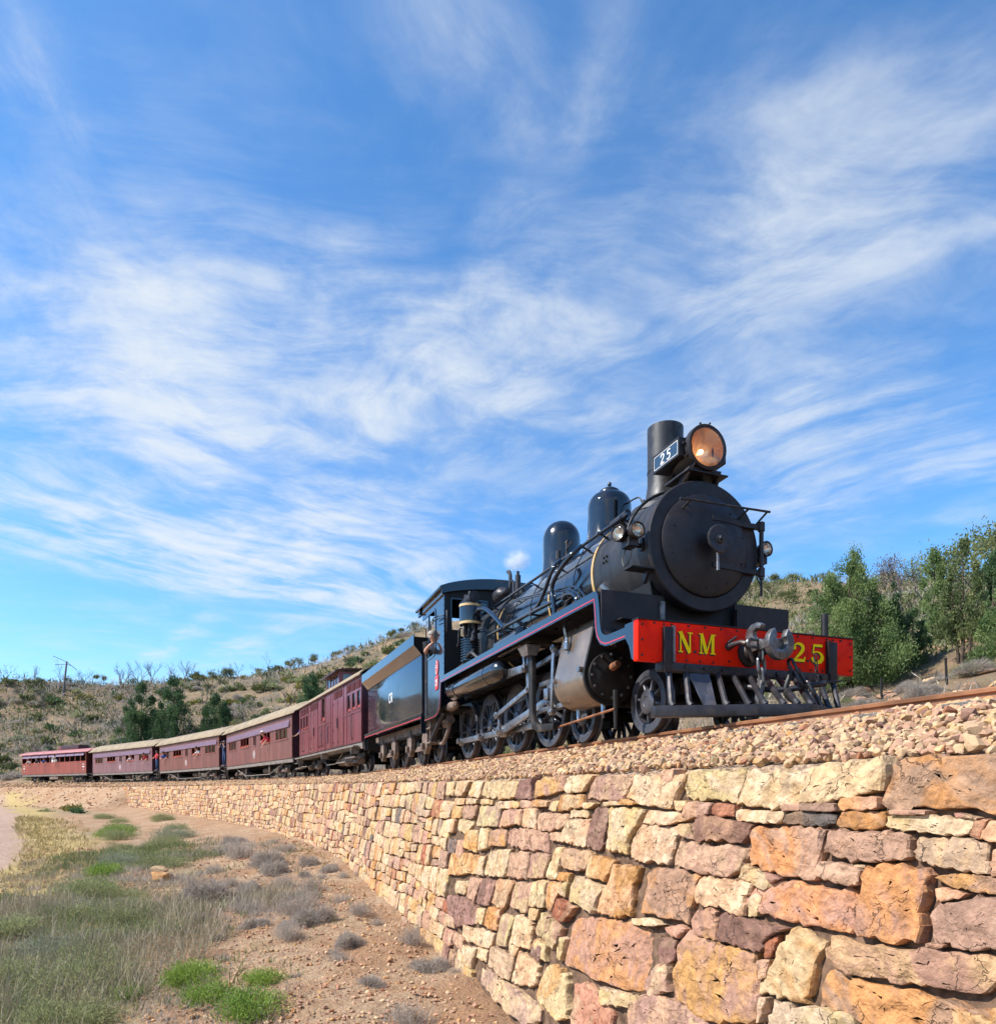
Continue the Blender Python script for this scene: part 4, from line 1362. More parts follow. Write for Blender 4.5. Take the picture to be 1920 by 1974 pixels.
def ballast_zone(s0, s1, n, r0, r1, v0=0.60, v1=1.93, lift=0.25):
    s = RNG.uniform(s0, s1, n)
    v = RNG.uniform(v0, v1, n)
    sz = RNG.uniform(r0, r1, n) * RNG.choice([0.6, 0.9, 1.0, 1.0, 1.35], n)
    p = on_track(s, v, bed_w(v, s) + sz * lift + RNG.uniform(-0.012, 0.022, n))
    return p, sz


zones = [ballast_zone(-7.5, -2.0, 5600, 0.022, 0.045), ballast_zone(-2.0, 5.0, 6400, 0.024, 0.046), ballast_zone(5.0, 18.0, 7500, 0.032, 0.052),
         ballast_zone(18.0, 40.0, 6000, 0.045, 0.075), ballast_zone(40.0, 70.0, 5000, 0.06, 0.10), ballast_zone(70.0, 115.0, 2600, 0.08, 0.13, 0.6, 1.9),
         ballast_zone(-7.5, 3.0, 3600, 0.026, 0.042, -1.7, 0.50, -0.1), ballast_zone(-5.5, 6.0, 900, 0.024, 0.042, 0.68, 1.3, 0.35)]
pos = np.concatenate([z[0] for z in zones])
siz = np.concatenate([z[1] for z in zones])
# the pieces that show largest are objects of their own
rel = pos - np.array([0, 0, EYE])
vis = (np.abs(rel[:, 0]) < rel[:, 1] * 0.70) & (rel[:, 1] > 1.0)
svs, svv = track_sv(pos[:, 0], pos[:, 1])
vis &= (svv > 0.68) & (svv < 1.98)
ap = np.where(vis, siz / np.maximum(0.5, rel[:, 1]), 0)
order = np.argsort(-ap)
near_i, rest_i = order[:300], order[300:]
scatter_mesh('ballast_gravel', pos[rest_i], siz[rest_i], MATS['ballast_stone'], BALP, parent=track_bed, bright=(0.62, 1.12))['kind'] = 'stuff'
smesh = {}
for q, i in enumerate(near_i):
    k = q % len(shapes)
    cd = RNG.choice(BALP[0], p=np.array(BALP[1]) / sum(BALP[1]))
    key = (k, cd)
    if key not in smesh:
        sv, sf = shapes[k]
        m = len(sv)
        smesh[key] = mesh_np('ballast_piece', sv, sf, MATS['ballast_stone'], smooth=False, attrs={'tint': np.tile(PAL[cd][0], (m, 1)), 'tint2': np.tile(PAL[cd][1], (m, 1)), 'rnd': np.full(m, RNG.random())})
    link_mesh('ballast_piece', smesh[key], track_bed, tuple(pos[i]), (RNG.normal(0, 0.6), RNG.normal(0, 0.6), RNG.uniform(0, 6.28)), float(siz[i]))

# ------------------------------------------------------------------ lettering from brush strokes
def stroke(pts, ws):
    """polygon strip along pts with a width at each point"""
    P = [Vector((p[0], p[1])) for p in pts]
    ws = ws if hasattr(ws, '__len__') else [ws] * len(P)
    a, b = [], []
    for i, p in enumerate(P):
        d = (P[min(i + 1, len(P) - 1)] - P[max(i - 1, 0)])
        d.normalize()
        n = Vector((-d.y, d.x)) * ws[i] / 2
        a.append(tuple(p + n))
        b.append(tuple(p - n))
    return a, b


def circ(c, rx, ry, a0, a1, n=12):
    return [(c[0] + rx * math.cos(R(a0 + (a1 - a0) * k / n)), c[1] + ry * math.sin(R(a0 + (a1 - a0) * k / n))) for k in range(n + 1)]


def cr2(pts, n=5):
    return [(p.x, p.y) for p in bez([(q[0], q[1], 0) for q in pts], n)]


GLYPH = {
    'N': [([(0.15, 0), (0.15, 1)], 0.085), ([(0.13, 1.0), (0.78, 0.0)], 0.21), ([(0.80, 0), (0.80, 1)], 0.085), ([(0.0, 0.03), (0.31, 0.03)], 0.06), ([(0.0, 0.97), (0.2, 0.97)], 0.06), ([(0.64, 0.97), (0.97, 0.97)], 0.06)],
    'M': [([(0.13, 0), (0.13, 1)], 0.08), ([(0.15, 1.0), (0.48, 0.02)], 0.20), ([(0.48, 0.02), (0.84, 1.0)], 0.08), ([(0.90, 0), (0.90, 1)], 0.18), ([(0.0, 0.03), (0.27, 0.03)], 0.06), ([(0.0, 0.97), (0.2, 0.97)], 0.06), ([(0.74, 0.03), (1.08, 0.03)], 0.06), ([(0.80, 0.97), (1.08, 0.97)], 0.06)],
    '2': [(cr2([(0.13, 0.70), (0.17, 0.86), (0.38, 0.95), (0.60, 0.88), (0.67, 0.70), (0.55, 0.48), (0.30, 0.24), (0.12, 0.06)]), None), ([(0.10, 0.075), (0.76, 0.075)], 0.15), ([(0.73, 0.02), (0.78, 0.27)], 0.07), (circ((0.16, 0.72), 0.05, 0.05, 0, 360, 10), 0.10)],
    '5': [([(0.20, 0.93), (0.70, 0.93)], 0.14), ([(0.22, 0.97), (0.17, 0.50)], 0.07), (cr2([(0.17, 0.52), (0.36, 0.60), (0.58, 0.52), (0.68, 0.32), (0.60, 0.12), (0.38, 0.03), (0.18, 0.09), (0.12, 0.22)]), None), (circ((0.15, 0.22), 0.045, 0.045, 0, 360, 10), 0.09)],
    '.': [(circ((0.0, 0.07), 0.04, 0.04, 0, 360, 10), 0.08)],
    'C': [(circ((0.45, 0.5), 0.36, 0.44, 50, 310, 16), 0.17)],
    'R': [([(0.18, 0), (0.18, 1)], 0.17), (cr2([(0.18, 0.93), (0.5, 0.93), (0.68, 0.74), (0.5, 0.53), (0.18, 0.52)]), 0.13), ([(0.42, 0.52), (0.74, 0.0)], 0.16)],
    's2': [(cr2([(0.12, 0.74), (0.20, 0.90), (0.42, 0.95), (0.62, 0.84), (0.62, 0.66), (0.40, 0.38), (0.13, 0.08)]), 0.13), ([(0.09, 0.065), (0.68, 0.065)], 0.13)],
    's5': [([(0.20, 0.935), (0.64, 0.935)], 0.13), ([(0.22, 0.98), (0.19, 0.52)], 0.12), (cr2([(0.18, 0.54), (0.36, 0.61), (0.56, 0.52), (0.62, 0.32), (0.54, 0.12), (0.34, 0.05), (0.12, 0.13)]), 0.13)],
}


def glyph(mb, ch, o, ax, ay, nrm, size, wide=1.0, thick=0.004):
    """adds a character: o origin, ax/ay unit vectors across and up the letter, nrm outward"""
    o, ax, ay, nrm = Vector(o), Vector(ax), Vector(ay), Vector(nrm)
    for q, (pts, w_) in enumerate(GLYPH[ch]):
        if w_ is None:
            n = len(pts)
            w_ = [0.07 + 0.13 * math.sin(math.pi * min(1, max(0, (k / (n - 1) - 0.18) / 0.75))) for k in range(n)]
        a, b = stroke(pts, w_)
        t = thick + q * 0.0006
        n = len(a)
        V = [o + ax * (p[0] * size * wide) + ay * (p[1] * size) + nrm * h for h in (0, t) for p in a + b]
        F = []
        for i in range(n - 1):
            F += [(2 * n + i, 3 * n + i, 3 * n + i + 1, 2 * n + i + 1), (i, i + 1, 2 * n + i + 1, 2 * n + i), (n + i, 3 * n + i, 3 * n + i + 1, n + i + 1)]
        F += [(0, 2 * n, 3 * n, n), (n - 1, 2 * n - 1, 4 * n - 1, 3 * n - 1)]
        mb.add(V, F)


def bolts(parent, pts, axis, r=0.014, h=0.014, m='iron_dark', name='bolt'):
    """one small hexagon head at each point, sharing a mesh"""
    b = MB()
    b.cyl((0, 0, 0), tuple(a * h for a in axis), r, 6)
    me = b.mesh(name, MATS[m])
    for p in pts:
        link_mesh(name, me, parent, (p[0], -p[1], p[2]))


SPOKE_CACHE = {}


def wheel(parent, u, v, r, nsp, side=1, cw=None, w0=None, detail=True, pin=None, hub_r=0.12, mname='wheel_grey', tyre_m='wheel_grey', solid=False):
    """one spoked wheel; side +1 outer face to the near side"""
    key = (round(r, 3), nsp, side, str(cw), detail, hub_r, mname, solid)
    wh = empty('wheel', (u, -v, r if w0 is None else w0), 0, parent)
    if key not in SPOKE_CACHE:
        t = MB()
        k = side
        t.lathe([(0.062 * k, r - 0.07), (0.062 * k, r - 0.006), (0.055 * k, r), (-0.03 * k, r + 0.003), (-0.042 * k, r + 0.026), (-0.058 * k, r + 0.026), (-0.064 * k, r - 0.07)], axis='v', n=40, closed=True)
        t.lathe([(0.050 * k, r - 0.105), (0.056 * k, r - 0.072), (-0.03 * k, r - 0.072), (-0.03 * k, r - 0.105)], axis='v', n=40, closed=True)
        tyre = t.mesh('tyre', MATS[tyre_m])
        h = MB()
        h.lathe([(-0.07 * k, hub_r * 0.9), (0.065 * k, hub_r * 0.95), (0.075 * k, hub_r * 0.85), (0.078 * k, hub_r * 0.45), (0.070 * k, hub_r * 0.4), (0.070 * k, 0.02), (0.062 * k, 0.0)], axis='v', n=28)
        hub = h.mesh('hub', MATS[mname])
        s = MB()
        a, b = hub_r * 0.8, r - 0.085
        if solid:
            s.lathe([(0.01, hub_r * 0.8), (0.03 * k, hub_r), (0.02 * k, r - 0.08), (0.0, r - 0.08)], axis='v', n=32)
        else:
            prof = [(a, 0.040, 0.052), (a + (b - a) * 0.22, 0.022, 0.042), (a + (b - a) * 0.75, 0.017, 0.034), (b, 0.036, 0.040)]
            V, F = [], []
            for (q, hw, hv) in prof:
                V += [(-hw, hv * 0.55, q), (-hw * 0.5, hv, q), (hw * 0.5, hv, q), (hw, hv * 0.55, q), (hw, -hv * 0.6, q), (-hw, -hv * 0.6, q)]
            for i in range(3):
                for j in range(6):
                    F.append((i * 6 + j, i * 6 + (j + 1) % 6, (i + 1) * 6 + (j + 1) % 6, (i + 1) * 6 + j))
            s.add(V, F)
        spoke = s.mesh('spoke', MATS[mname], angle=60)
        cwm = None
        if cw:
            c = MB()
            a0, a1 = R(cw[0]), R(cw[1])
            am = (a0 + a1) / 2
            outer = [((r - 0.09) * math.cos(a0 + (a1 - a0) * q / 16), (r - 0.09) * math.sin(a0 + (a1 - a0) * q / 16)) for q in range(17)]
            ch = [(outer[16][0] + (outer[0][0] - outer[16][0]) * q / 16 - math.cos(am) * 0.03 * math.sin(math.pi * q / 16), outer[16][1] + (outer[0][1] - outer[16][1]) * q / 16 - math.sin(am) * 0.03 * math.sin(math.pi * q / 16)) for q in range(1, 16)]
            c.prism(outer + ch, -0.045, 0.058 if k > 0 else 0.045)
            cwm = c.mesh('counterweight', MATS[mname])
        SPOKE_CACHE[key] = (tyre, hub, spoke, cwm)
    tyre, hub, spoke, cwm = SPOKE_CACHE[key]
    link_mesh('tyre', tyre, wh)
    link_mesh('hub', hub, wh)
    if solid:
        link_mesh('wheel_disc', spoke, wh)
    else:
        for q in range(nsp):
            link_mesh('spoke', spoke, wh, None, (0, 2 * math.pi * q / nsp + 0.2, 0))
    if cwm:
        link_mesh('counterweight', cwm, wh)
    if pin:
        MB().cyl((pin[0], 0.03, pin[1]), (pin[0], pin[2], pin[1]), 0.055, 16).build('crank_pin', MATS['rod_steel'], wh)
    return wh


# ------------------------------------------------------------------ the locomotive
LOCO = empty('steam_locomotive', tuple(on_track(0.0, 0.0)), TH0 - math.pi / 2)
tag(LOCO, 'black steam locomotive with red buffer beam and large round headlight', 'locomotive')
M = MATS
BC = 2.17          # boiler centre line above rail
BV = 1.31          # half width over the running boards

# wheels: four-wheel leading bogie, eight coupled
DRV = [-2.72, -4.06, -5.40, -6.72]
for k_, u_ in enumerate((0.0, -1.62)):
    for sd in (1, -1):
        wheel(LOCO, u_, 0.595 * sd, 0.365, 8, sd, hub_r=0.15, mname='wheel_grey')
for k_, u_ in enumerate(DRV):
    for sd in (1, -1):
        big = k_ == 1
        wheel(LOCO, u_, 0.595 * sd, 0.572, 14, sd, cw=((35, 145) if big else (55, 125)), pin=(0.0, -0.225, 0.30 * sd) if sd > 0 else (0.2, 0.0, -0.25), hub_r=0.13)
for u_ in (0.0, -1.62):
    MB().cyl((u_, -0.55, 0.365), (u_, 0.55, 0.365), 0.07, 12).build('axle', M['under_black'], LOCO)
for u_ in DRV:
    MB().cyl((u_, -0.55, 0.572), (u_, 0.55, 0.572), 0.085, 12).build('axle', M['under_black'], LOCO)

# frames
for sd in (1, -1):
    b = MB()
    b.prism([(0.88, 0.70), (0.88, 1.0), (0.3, 1.22), (-7.9, 1.22), (-7.9, 0.66), (-6.9, 0.55), (-2.2, 0.55), (-1.9, 0.72), (0.4, 0.72)], 0.44 * sd, 0.475 * sd)
    b.build('main_frame', M['soot_black'], LOCO)
MB().box(-7.8, 0.3, -0.43, 0.43, 0.98, 1.18).build('frame_stretcher', M['soot_black'], LOCO)
MB().box(-7.6, -1.95, -0.05, 0.05, 0.25, 1.0).build('ash_pan', M['soot_black'], LOCO)
b = MB()
b.box(0.35, -2.0, 0.40, 0.44, 0.42, 0.60).box(0.35, -2.0, -0.44, -0.40, 0.42, 0.60).box(-0.95, -0.68, -0.44, 0.44, 0.40, 0.72)
b.build('bogie_frame', M['under_black'], LOCO)
# smokebox saddle
b = MB()
b.hexa([(0.05, -0.5, 1.0), (-1.1, -0.5, 1.0), (-1.1, 0.5, 1.0), (0.05, 0.5, 1.0), (0.0, -0.62, 1.75), (-1.05, -0.62, 1.75), (-1.05, 0.62, 1.75), (0.0, 0.62, 1.75)])
b.build('saddle', M['soot_black'], LOCO)

# boiler
RS = 0.735
b = MB()
b.lathe([(0.10, RS - 0.02), (0.10, RS), (-1.16, RS), (-1.16, RS - 0.03)], (0, 0, BC), n=72)
smokebox = b.build('smokebox', M['smokebox_black'], LOCO)
b = MB()
b.lathe([(-1.155, 0.70), (-1.155, 0.748), (-1.205, 0.748), (-1.205, 0.70)], (0, 0, BC), n=72, closed=True)
b.build('boiler_band', M['gold_band'], LOCO)
b = MB()
b.lathe([(-1.19, 0.735), (-2.9, 0.742), (-4.75, 0.752), (-4.8, 0.752)], (0, 0, BC), n=72)
barrel = b.build('boiler_barrel', M['boiler_black'], LOCO)
for u_, m_ in ((-1.75, 'boiler_black'), (-2.55, 'gold_band'), (-3.25, 'boiler_black'), (-4.0, 'boiler_black'), (-4.72, 'gold_band')):
    b = MB()
    r_ = 0.735 + (-1.19 - u_) * 0.0048
    b.lathe([(u_ + 0.022, r_ - 0.01), (u_ + 0.022, r_ + 0.006), (u_ - 0.022, r_ + 0.006), (u_ - 0.022, r_ - 0.01)], (0, 0, BC), n=72, closed=True)
    b.build('boiler_band', M[m_], LOCO)
# firebox: round top, straight sides
fb = []
for k in range(25):
    a = math.pi * k / 24
    fb.append((0.79 * math.cos(a), BC + 0.02 + 0.79 * math.sin(a)))
fb += [(-0.80, 1.25), (0.80, 1.25)]
MB().prism([(p[0], p[1]) for p in fb], -4.78, -6.3, 'vw').build('firebox', M['smokebox_black'], LOCO, bevel=0.02)
# smokebox front
b = MB()
b.lathe([(0.095, RS + 0.0), (0.10, RS + 0.022), (0.175, RS + 0.022), (0.19, RS + 0.008), (0.19, 0.60), (0.165, 0.585), (0.12, 0.585)], (0, 0, BC), n=80)
ring = b.build('smokebox_ring', M['front_black'], LOCO, angle=25)
b = MB()
b.lathe([(0.13, 0.60), (0.215, 0.588), (0.225, 0.572), (0.235, 0.545), (0.275, 0.40), (0.30, 0.22), (0.308, 0.0)], (0, 0.01, BC), n=80)
door = b.build('smokebox_door', M['front_black'], LOCO, angle=25)
for hz in (0.30, -0.24):
    b = MB()
    dd = lambda v_: float(np.interp(math.hypot(v_, hz), [0, 0.22, 0.40, 0.545, 0.60, 0.8], [0.308, 0.30, 0.275, 0.235, 0.215, 0.20]))
    top = [(-0.74 + 0.09 * q, hz + BC + 0.040) for q in range(9)]
    V = []
    for (vv, ww) in top:
        uu = max(dd(vv) + 0.012, 0.245)
        V += [(uu, vv, ww - 0.012), (uu, vv, ww - 0.068), (uu - 0.05, vv, ww - 0.068), (uu - 0.05, vv, ww - 0.012)]
    F = []
    for i in range(8):
        for j in range(4):
            F.append((i * 4 + j, i * 4 + (j + 1) % 4, i * 4 + 4 + (j + 1) % 4, i * 4 + 4 + j))
    F += [(3, 2, 1, 0), (32, 33, 34, 35)]
    b.add(V, F)
    b.build('hinge_strap', M['front_black'], door)
b = MB()
b.tube([(0.245, -0.755, BC + 0.36), (0.245, -0.755, BC - 0.33)], 0.026, 10)
b.tube([(0.245, -0.755, BC - 0.30), (0.245, -0.755, BC - 0.52)], 0.014, 8)
for w_ in (0.30, -0.24):
    b.tube([(0.245, -0.755, BC + w_ + 0.05), (0.245, -0.755, BC + w_ - 0.05)], 0.040, 10)
b.build('hinge_post', M['front_black'], LOCO)
b = MB()
b.lathe([(0.30, 0.06), (0.42, 0.055), (0.42, 0.045), (0.43, 0.045), (0.43, 0.0)], (0, 0.0, BC + 0.0), n=20)
b.build('door_boss', M['front_black'], door)
b = MB()
b.lathe([(0.425, 0.03), (0.43, 0.145), (0.440, 0.160), (0.455, 0.160), (0.464, 0.148), (0.458, 0.06), (0.475, 0.05), (0.48, 0.03), (0.50, 0.025), (0.505, 0.0)], (0, 0.0, BC), n=36)
b.build('hand_wheel', M['iron_dark'], door)
b = MB()
b.tube([(0.40, 0.0, BC), (0.40, -0.01, BC - 0.12), (0.40, -0.015, BC - 0.34)], [0.018, 0.014, 0.019], 8)
b.build('door_lever', M['coupler_steel'], door)
dp = []
for k in range(10):
    a = R(20 + 36 * k)
    dp.append((0.243, 0.50 * math.cos(a), BC + 0.50 * math.sin(a)))
bolts(door, dp, (1, 0, 0), 0.014, 0.012, 'front_black', 'rivet')
# rail across the door
b = MB()
b.tube([(0.36, 0.46, BC + 0.42), (0.37, 0.30, BC + 0.425), (0.37, -0.4, BC + 0.43), (0.36, -0.78, BC + 0.44)], [0.017, 0.013, 0.012, 0.014], 10)
for v_ in (0.33, -0.46):
    b.tube([(0.22, v_ + 0.02, BC + 0.36), (0.37, v_, BC + 0.425)], 0.014, 8)
b.tube([(0.16, -0.73, BC + 0.34), (0.36, -0.74, BC + 0.435)], 0.012, 8)
b.build('door_handrail', M['iron_dark'], LOCO)

# chimney
b = MB()
b.lathe([(-0.10, 0.46), (-0.03, 0.43), (0.0, 0.36), (0.06, 0.285), (0.14, 0.245), (0.30, 0.222), (0.70, 0.222), (0.96, 0.224), (1.02, 0.224), (1.025, 0.185), (0.70, 0.175), (0.4, 0.17)], (-0.62, 0.0, BC + RS - 0.01), axis='w', n=48)
chimney = b.build('chimney', M['smokebox_black'], LOCO, angle=25)
b = MB()
b.lathe([(0.455, 0.223), (0.46, 0.227), (0.475, 0.227), (0.48, 0.223)], (-0.62, 0, BC + RS - 0.01), axis='w', n=48)
b.build('chimney_seam', M['smokebox_black'], chimney)
# saddle plate of the chimney
b = MB()
for (r0, h0, h1) in ((0.50, -0.0, 0.035),):
    n = 40
    V = []
    for h in (h0, h1):
        for k in range(n):
            a = 2 * math.pi * k / n
            u_, v_ = -0.62 + 0.40 * math.cos(a), 0.46 * math.sin(a)
            V.append((u_, v_, BC + math.sqrt(max(0.0, RS ** 2 - v_ ** 2)) + h))
    F = [(k, (k + 1) % n, n + (k + 1) % n, n + k) for k in range(n)] + [tuple(range(n, 2 * n))]
    b.add(V, F)
b.build('chimney_flange', M['smokebox_black'], LOCO)
bolts(chimney, [(-0.62 + 0.36 * math.cos(R(a)), 0.36 * math.sin(R(a)), BC + RS + 0.0) for a in (-40, 0, 40, 80, 120)], (0, 0, 1), 0.018, 0.04)

# headlight on its bracket
HW = 3.30
b = MB()
b.lathe([(-0.34, 0.10), (-0.28, 0.17), (-0.06, 0.235), (0.14, 0.245), (0.145, 0.262), (0.215, 0.262), (0.225, 0.25), (0.215, 0.222), (0.15, 0.222)], (0.02, 0.0, HW), n=56, caps=False)
hl = b.build('headlight', M['front_black'], LOCO, angle=25)
b = MB()
b.lathe([(0.205, 0.222), (0.17, 0.19), (0.10, 0.14), (0.03, 0.075), (-0.0, 0.0)], (0.02, 0.0, HW), n=48, caps=False)
b.build('reflector', M['reflector'], hl)
b = MB()
b.lathe([(0.228, 0.223), (0.234, 0.20), (0.238, 0.1), (0.239, 0.0)], (0.02, 0.0, HW), n=48, caps=False)
b.build('lens', M['lens_glass'], hl)
b = MB()
b.lathe([(0.045, 0.0), (0.055, 0.018), (0.08, 0.026), (0.105, 0.018), (0.115, 0.0)], (0.02, 0.0, HW), n=16)
b.build('bulb', M['lamp_bulb'], hl)
for a in (78, 5, -25, -80, 175, 200):
    MB().cyl((0.18, 0.262 * math.cos(R(a)), HW + 0.262 * math.sin(R(a))), (0.18, 0.30 * math.cos(R(a)), HW + 0.30 * math.sin(R(a))), 0.013, 8).build('clip', M['front_black'], hl)
MB().tube([(0.17, -0.03, HW + 0.255), (0.19, -0.07, HW + 0.31)], 0.012, 6).build('latch', M['front_black'], hl)
# number boxes
for sd in (1, -1):
    b = MB()
    b.hexa([(-0.40, 0.10 * sd, HW - 0.09), (0.14, 0.14 * sd, HW - 0.105), (0.14, 0.315 * sd, HW - 0.105), (-0.40, 0.315 * sd, HW - 0.105),
            (-0.40, 0.10 * sd, HW + 0.11), (0.14, 0.14 * sd, HW + 0.11), (0.14, 0.315 * sd, HW + 0.11), (-0.40, 0.315 * sd, HW + 0.11)])
    nb_ = b.build('number_box', M['front_black'], LOCO, bevel=0.006)
    b = MB()
    f0, f1 = 0.3155 * sd, 0.327 * sd
    for (u0, u1, w0, w1) in ((-0.40, 0.14, -0.105, -0.088), (-0.40, 0.14, 0.093, 0.11), (-0.40, -0.385, -0.088, 0.093), (0.125, 0.14, -0.088, 0.093)):
        b.box(u0, u1, f0, f1, HW + w0, HW + w1)
    b.build('plate_rim', M['iron_dark'], nb_)
    MB().box(-0.384, 0.124, 0.316 * sd, 0.3205 * sd, HW - 0.087, HW + 0.092).build('number_plate', M['plate_blue'], nb_)
    b = MB()
    f0, f1 = 0.321 * sd, 0.3245 * sd
    for (u0, u1, w0, w1) in ((-0.372, 0.112, -0.076, -0.070), (-0.372, 0.112, 0.076, 0.082), (-0.372, -0.366, -0.070, 0.076), (0.106, 0.112, -0.070, 0.076)):
        b.box(u0, u1, f0, f1, HW + w0, HW + w1)
    b.build('plate_line', M['paint_white'], nb_)
    b = MB()
    for ch, u_ in (('s2', -0.245), ('s5', -0.115)):
        glyph(b, ch, (u_ if sd > 0 else -0.26 - u_, 0.321 * sd, HW - 0.058), (sd, 0, 0), (0, 0, 1), (0, sd, 0), 0.118, 1.05)
    b.build('number', M['paint_white'], nb_, angle=60)
    MB().tube([(-0.43, 0.30 * sd, HW + 0.02), (-0.38, 0.30 * sd, HW + 0.02)], 0.012, 6).build('latch', M['front_black'], nb_)
# bracket under the headlight
b = MB()
b.box(-0.32, 0.20, -0.21, 0.21, HW - 0.262, HW - 0.235)
for sd in (1, -1):
    b.hexa([(-0.10, 0.20 * sd, BC + RS - 0.10), (0.06, 0.20 * sd, BC + RS - 0.10), (0.06, 0.24 * sd, BC + RS - 0.10), (-0.10, 0.24 * sd, BC + RS - 0.10),
            (0.10, 0.19 * sd, HW - 0.235), (0.20, 0.19 * sd, HW - 0.235), (0.20, 0.22 * sd, HW - 0.235), (0.10, 0.22 * sd, HW - 0.235)])
b.box(-0.30, -0.02, -0.14, 0.14, BC + RS - 0.05, HW - 0.26)
b.box(-0.05, 0.22, -0.30, 0.26, BC + RS + 0.10, BC + RS + 0.118)
b.build('headlight_bracket', M['front_black'], LOCO, bevel=0.004)
b = MB()
b.hexa([(0.00, 0.26, BC + RS + 0.0), (0.10, 0.30, BC + RS - 0.04), (0.11, 0.27, BC + RS - 0.04), (0.01, 0.23, BC + RS), (0.14, 0.17, HW - 0.19), (0.24, 0.17, HW - 0.19), (0.24, 0.15, HW - 0.19), (0.14, 0.15, HW - 0.19)])
b.build('headlight_stay', M['blue_black'], LOCO)

# domes
def saddle_ring(uc, r_in, r_out, boil_r, name, m_):
    b = MB()
    n = 48
    V = []
    prof = [(r_out, 0.0), (r_out * 0.93, 0.030), (r_in * 1.12, 0.075), (r_in * 1.02, 0.15), (r_in, 0.26)]
    for (r_, h) in prof:
        for k in range(n):
            a = 2 * math.pi * k / n
            u_, v_ = uc + r_ * math.cos(a), r_ * math.sin(a)
            base = BC + math.sqrt(max(0.01, boil_r ** 2 - min(abs(v_), boil_r * 0.98) ** 2))
            top = BC + boil_r
            V.append((u_, v_, base + (top - base) * min(1, h / 0.26) + h - 0.004))
    F = []
    for i in range(len(prof) - 1):
        for k in range(n):
            F.append((i * n + k, i * n + (k + 1) % n, (i + 1) * n + (k + 1) % n, (i + 1) * n + k))
    b.add(V, F)
    return b.build(name, m_, LOCO, angle=50)


saddle_ring(-2.04, 0.315, 0.42, 0.74, 'dome_base', M['boiler_black'])
b = MB()
zb = BC + 0.74 + 0.24
pr = [(0.0, 0.315), (0.30, 0.315)] + [(0.30 + 0.20 * math.sin(R(a)), 0.315 - 0.155 * (1 - math.cos(R(a)))) for a in range(10, 91, 10)] + [(0.51, 0.13), (0.515, 0.0)]
b.lathe(pr, (-2.04, 0, zb), axis='w', n=56)
b.build('sand_dome', M['boiler_black'], LOCO, angle=50)
b = MB()
b.lathe([(0.495, 0.10), (0.50, 0.152), (0.515, 0.158), (0.55, 0.145), (0.585, 0.095), (0.60, 0.04), (0.605, 0.018), (0.63, 0.016), (0.637, 0.028), (0.66, 0.030), (0.68, 0.02), (0.685, 0.0)], (-2.04, 0, zb), axis='w', n=40)
b.build('dome_lid', M['boiler_black'], LOCO, angle=50)
b = MB()
b.tube(bez([(-1.76, -0.12, zb + 0.28), (-1.62, -0.16, zb + 0.30), (-1.50, -0.18, zb + 0.26), (-1.42, -0.22, zb + 0.02), (-1.36, -0.24, BC + 0.68)], 5), 0.011, 6)
b.build('sand_pipe', M['soot_black'], LOCO)
saddle_ring(-3.66, 0.312, 0.40, 0.75, 'dome_base', M['boiler_black'])
b = MB()
zb2 = BC + 0.75 + 0.24
pr = [(0.0, 0.312), (0.36, 0.312)] + [(0.36 + 0.315 * math.sin(R(a)), 0.312 * math.cos(R(a)) ** 0.85 if a < 90 else 0.0) for a in range(8, 91, 6)] + [(0.675, 0.0)]
b.lathe(pr, (-3.66, 0, zb2), axis='w', n=56)
b.build('steam_dome', M['boiler_black'], LOCO, angle=60)
# valves beside the steam dome
b = MB()
b.cyl((-3.02, 0.36, BC + 0.62), (-3.02, 0.36, BC + 0.80), 0.035, 10).cyl((-3.02, 0.36, BC + 0.80), (-3.02, 0.36, BC + 0.93), 0.045, 10)
b.build('clack_valve', M['iron_dark'], LOCO)
b = MB()
b.tube([(-2.72, 0.36, BC + 0.62), (-2.72, 0.36, BC + 0.98)], 0.02, 8).tube([(-2.78, 0.36, BC + 0.98), (-2.66, 0.36, BC + 0.98)], 0.016, 8).tube([(-2.72, 0.36, BC + 0.86), (-2.2, 0.52, BC + 0.80)], 0.016, 8)
b.build('blower_valve', M['iron_dark'], LOCO)
# safety valves, whistle, turbo generator before the cab
b = MB()
b.cyl((-5.62, 0.0, BC + 0.75), (-5.62, 0.0, BC + 1.0), 0.07, 16).cyl((-5.62, 0.0, BC + 1.0), (-5.62, 0.0, BC + 1.34), 0.055, 16).cyl((-5.62, 0, BC + 1.34), (-5.62, 0, BC + 1.42), 0.03, 12)
b.cyl((-5.40, 0.0, BC + 0.75), (-5.40, 0.0, BC + 1.02), 0.06, 14)
b.build('safety_valve', M['iron_dark'], LOCO)
b = MB()
b.tube(bez([(-5.30, 0.28, BC + 0.62), (-5.30, 0.28, BC + 1.10), (-5.31, 0.28, BC + 1.22), (-5.36, 0.28, BC + 1.30), (-5.42, 0.28, BC + 1.32)], 5), 0.035, 10)
b.build('whistle_pipe', M['iron_dark'], LOCO)
b = MB()
b.lathe([(-0.16, 0.06), (-0.12, 0.14), (0.10, 0.14), (0.14, 0.10), (0.22, 0.06), (0.34, 0.06), (0.36, 0.0)], (-5.42, 0.42, BC + 0.86), n=24)
b.build('generator', M['iron_dark'], LOCO)
MB().tube(bez([(-5.1, 0.38, BC + 0.84), (-5.0, 0.38, BC + 1.0), (-4.9, 0.38, BC + 0.98), (-4.82, 0.40, BC + 0.74)], 5), 0.018, 8).build('generator_pipe', M['iron_dark'], LOCO)

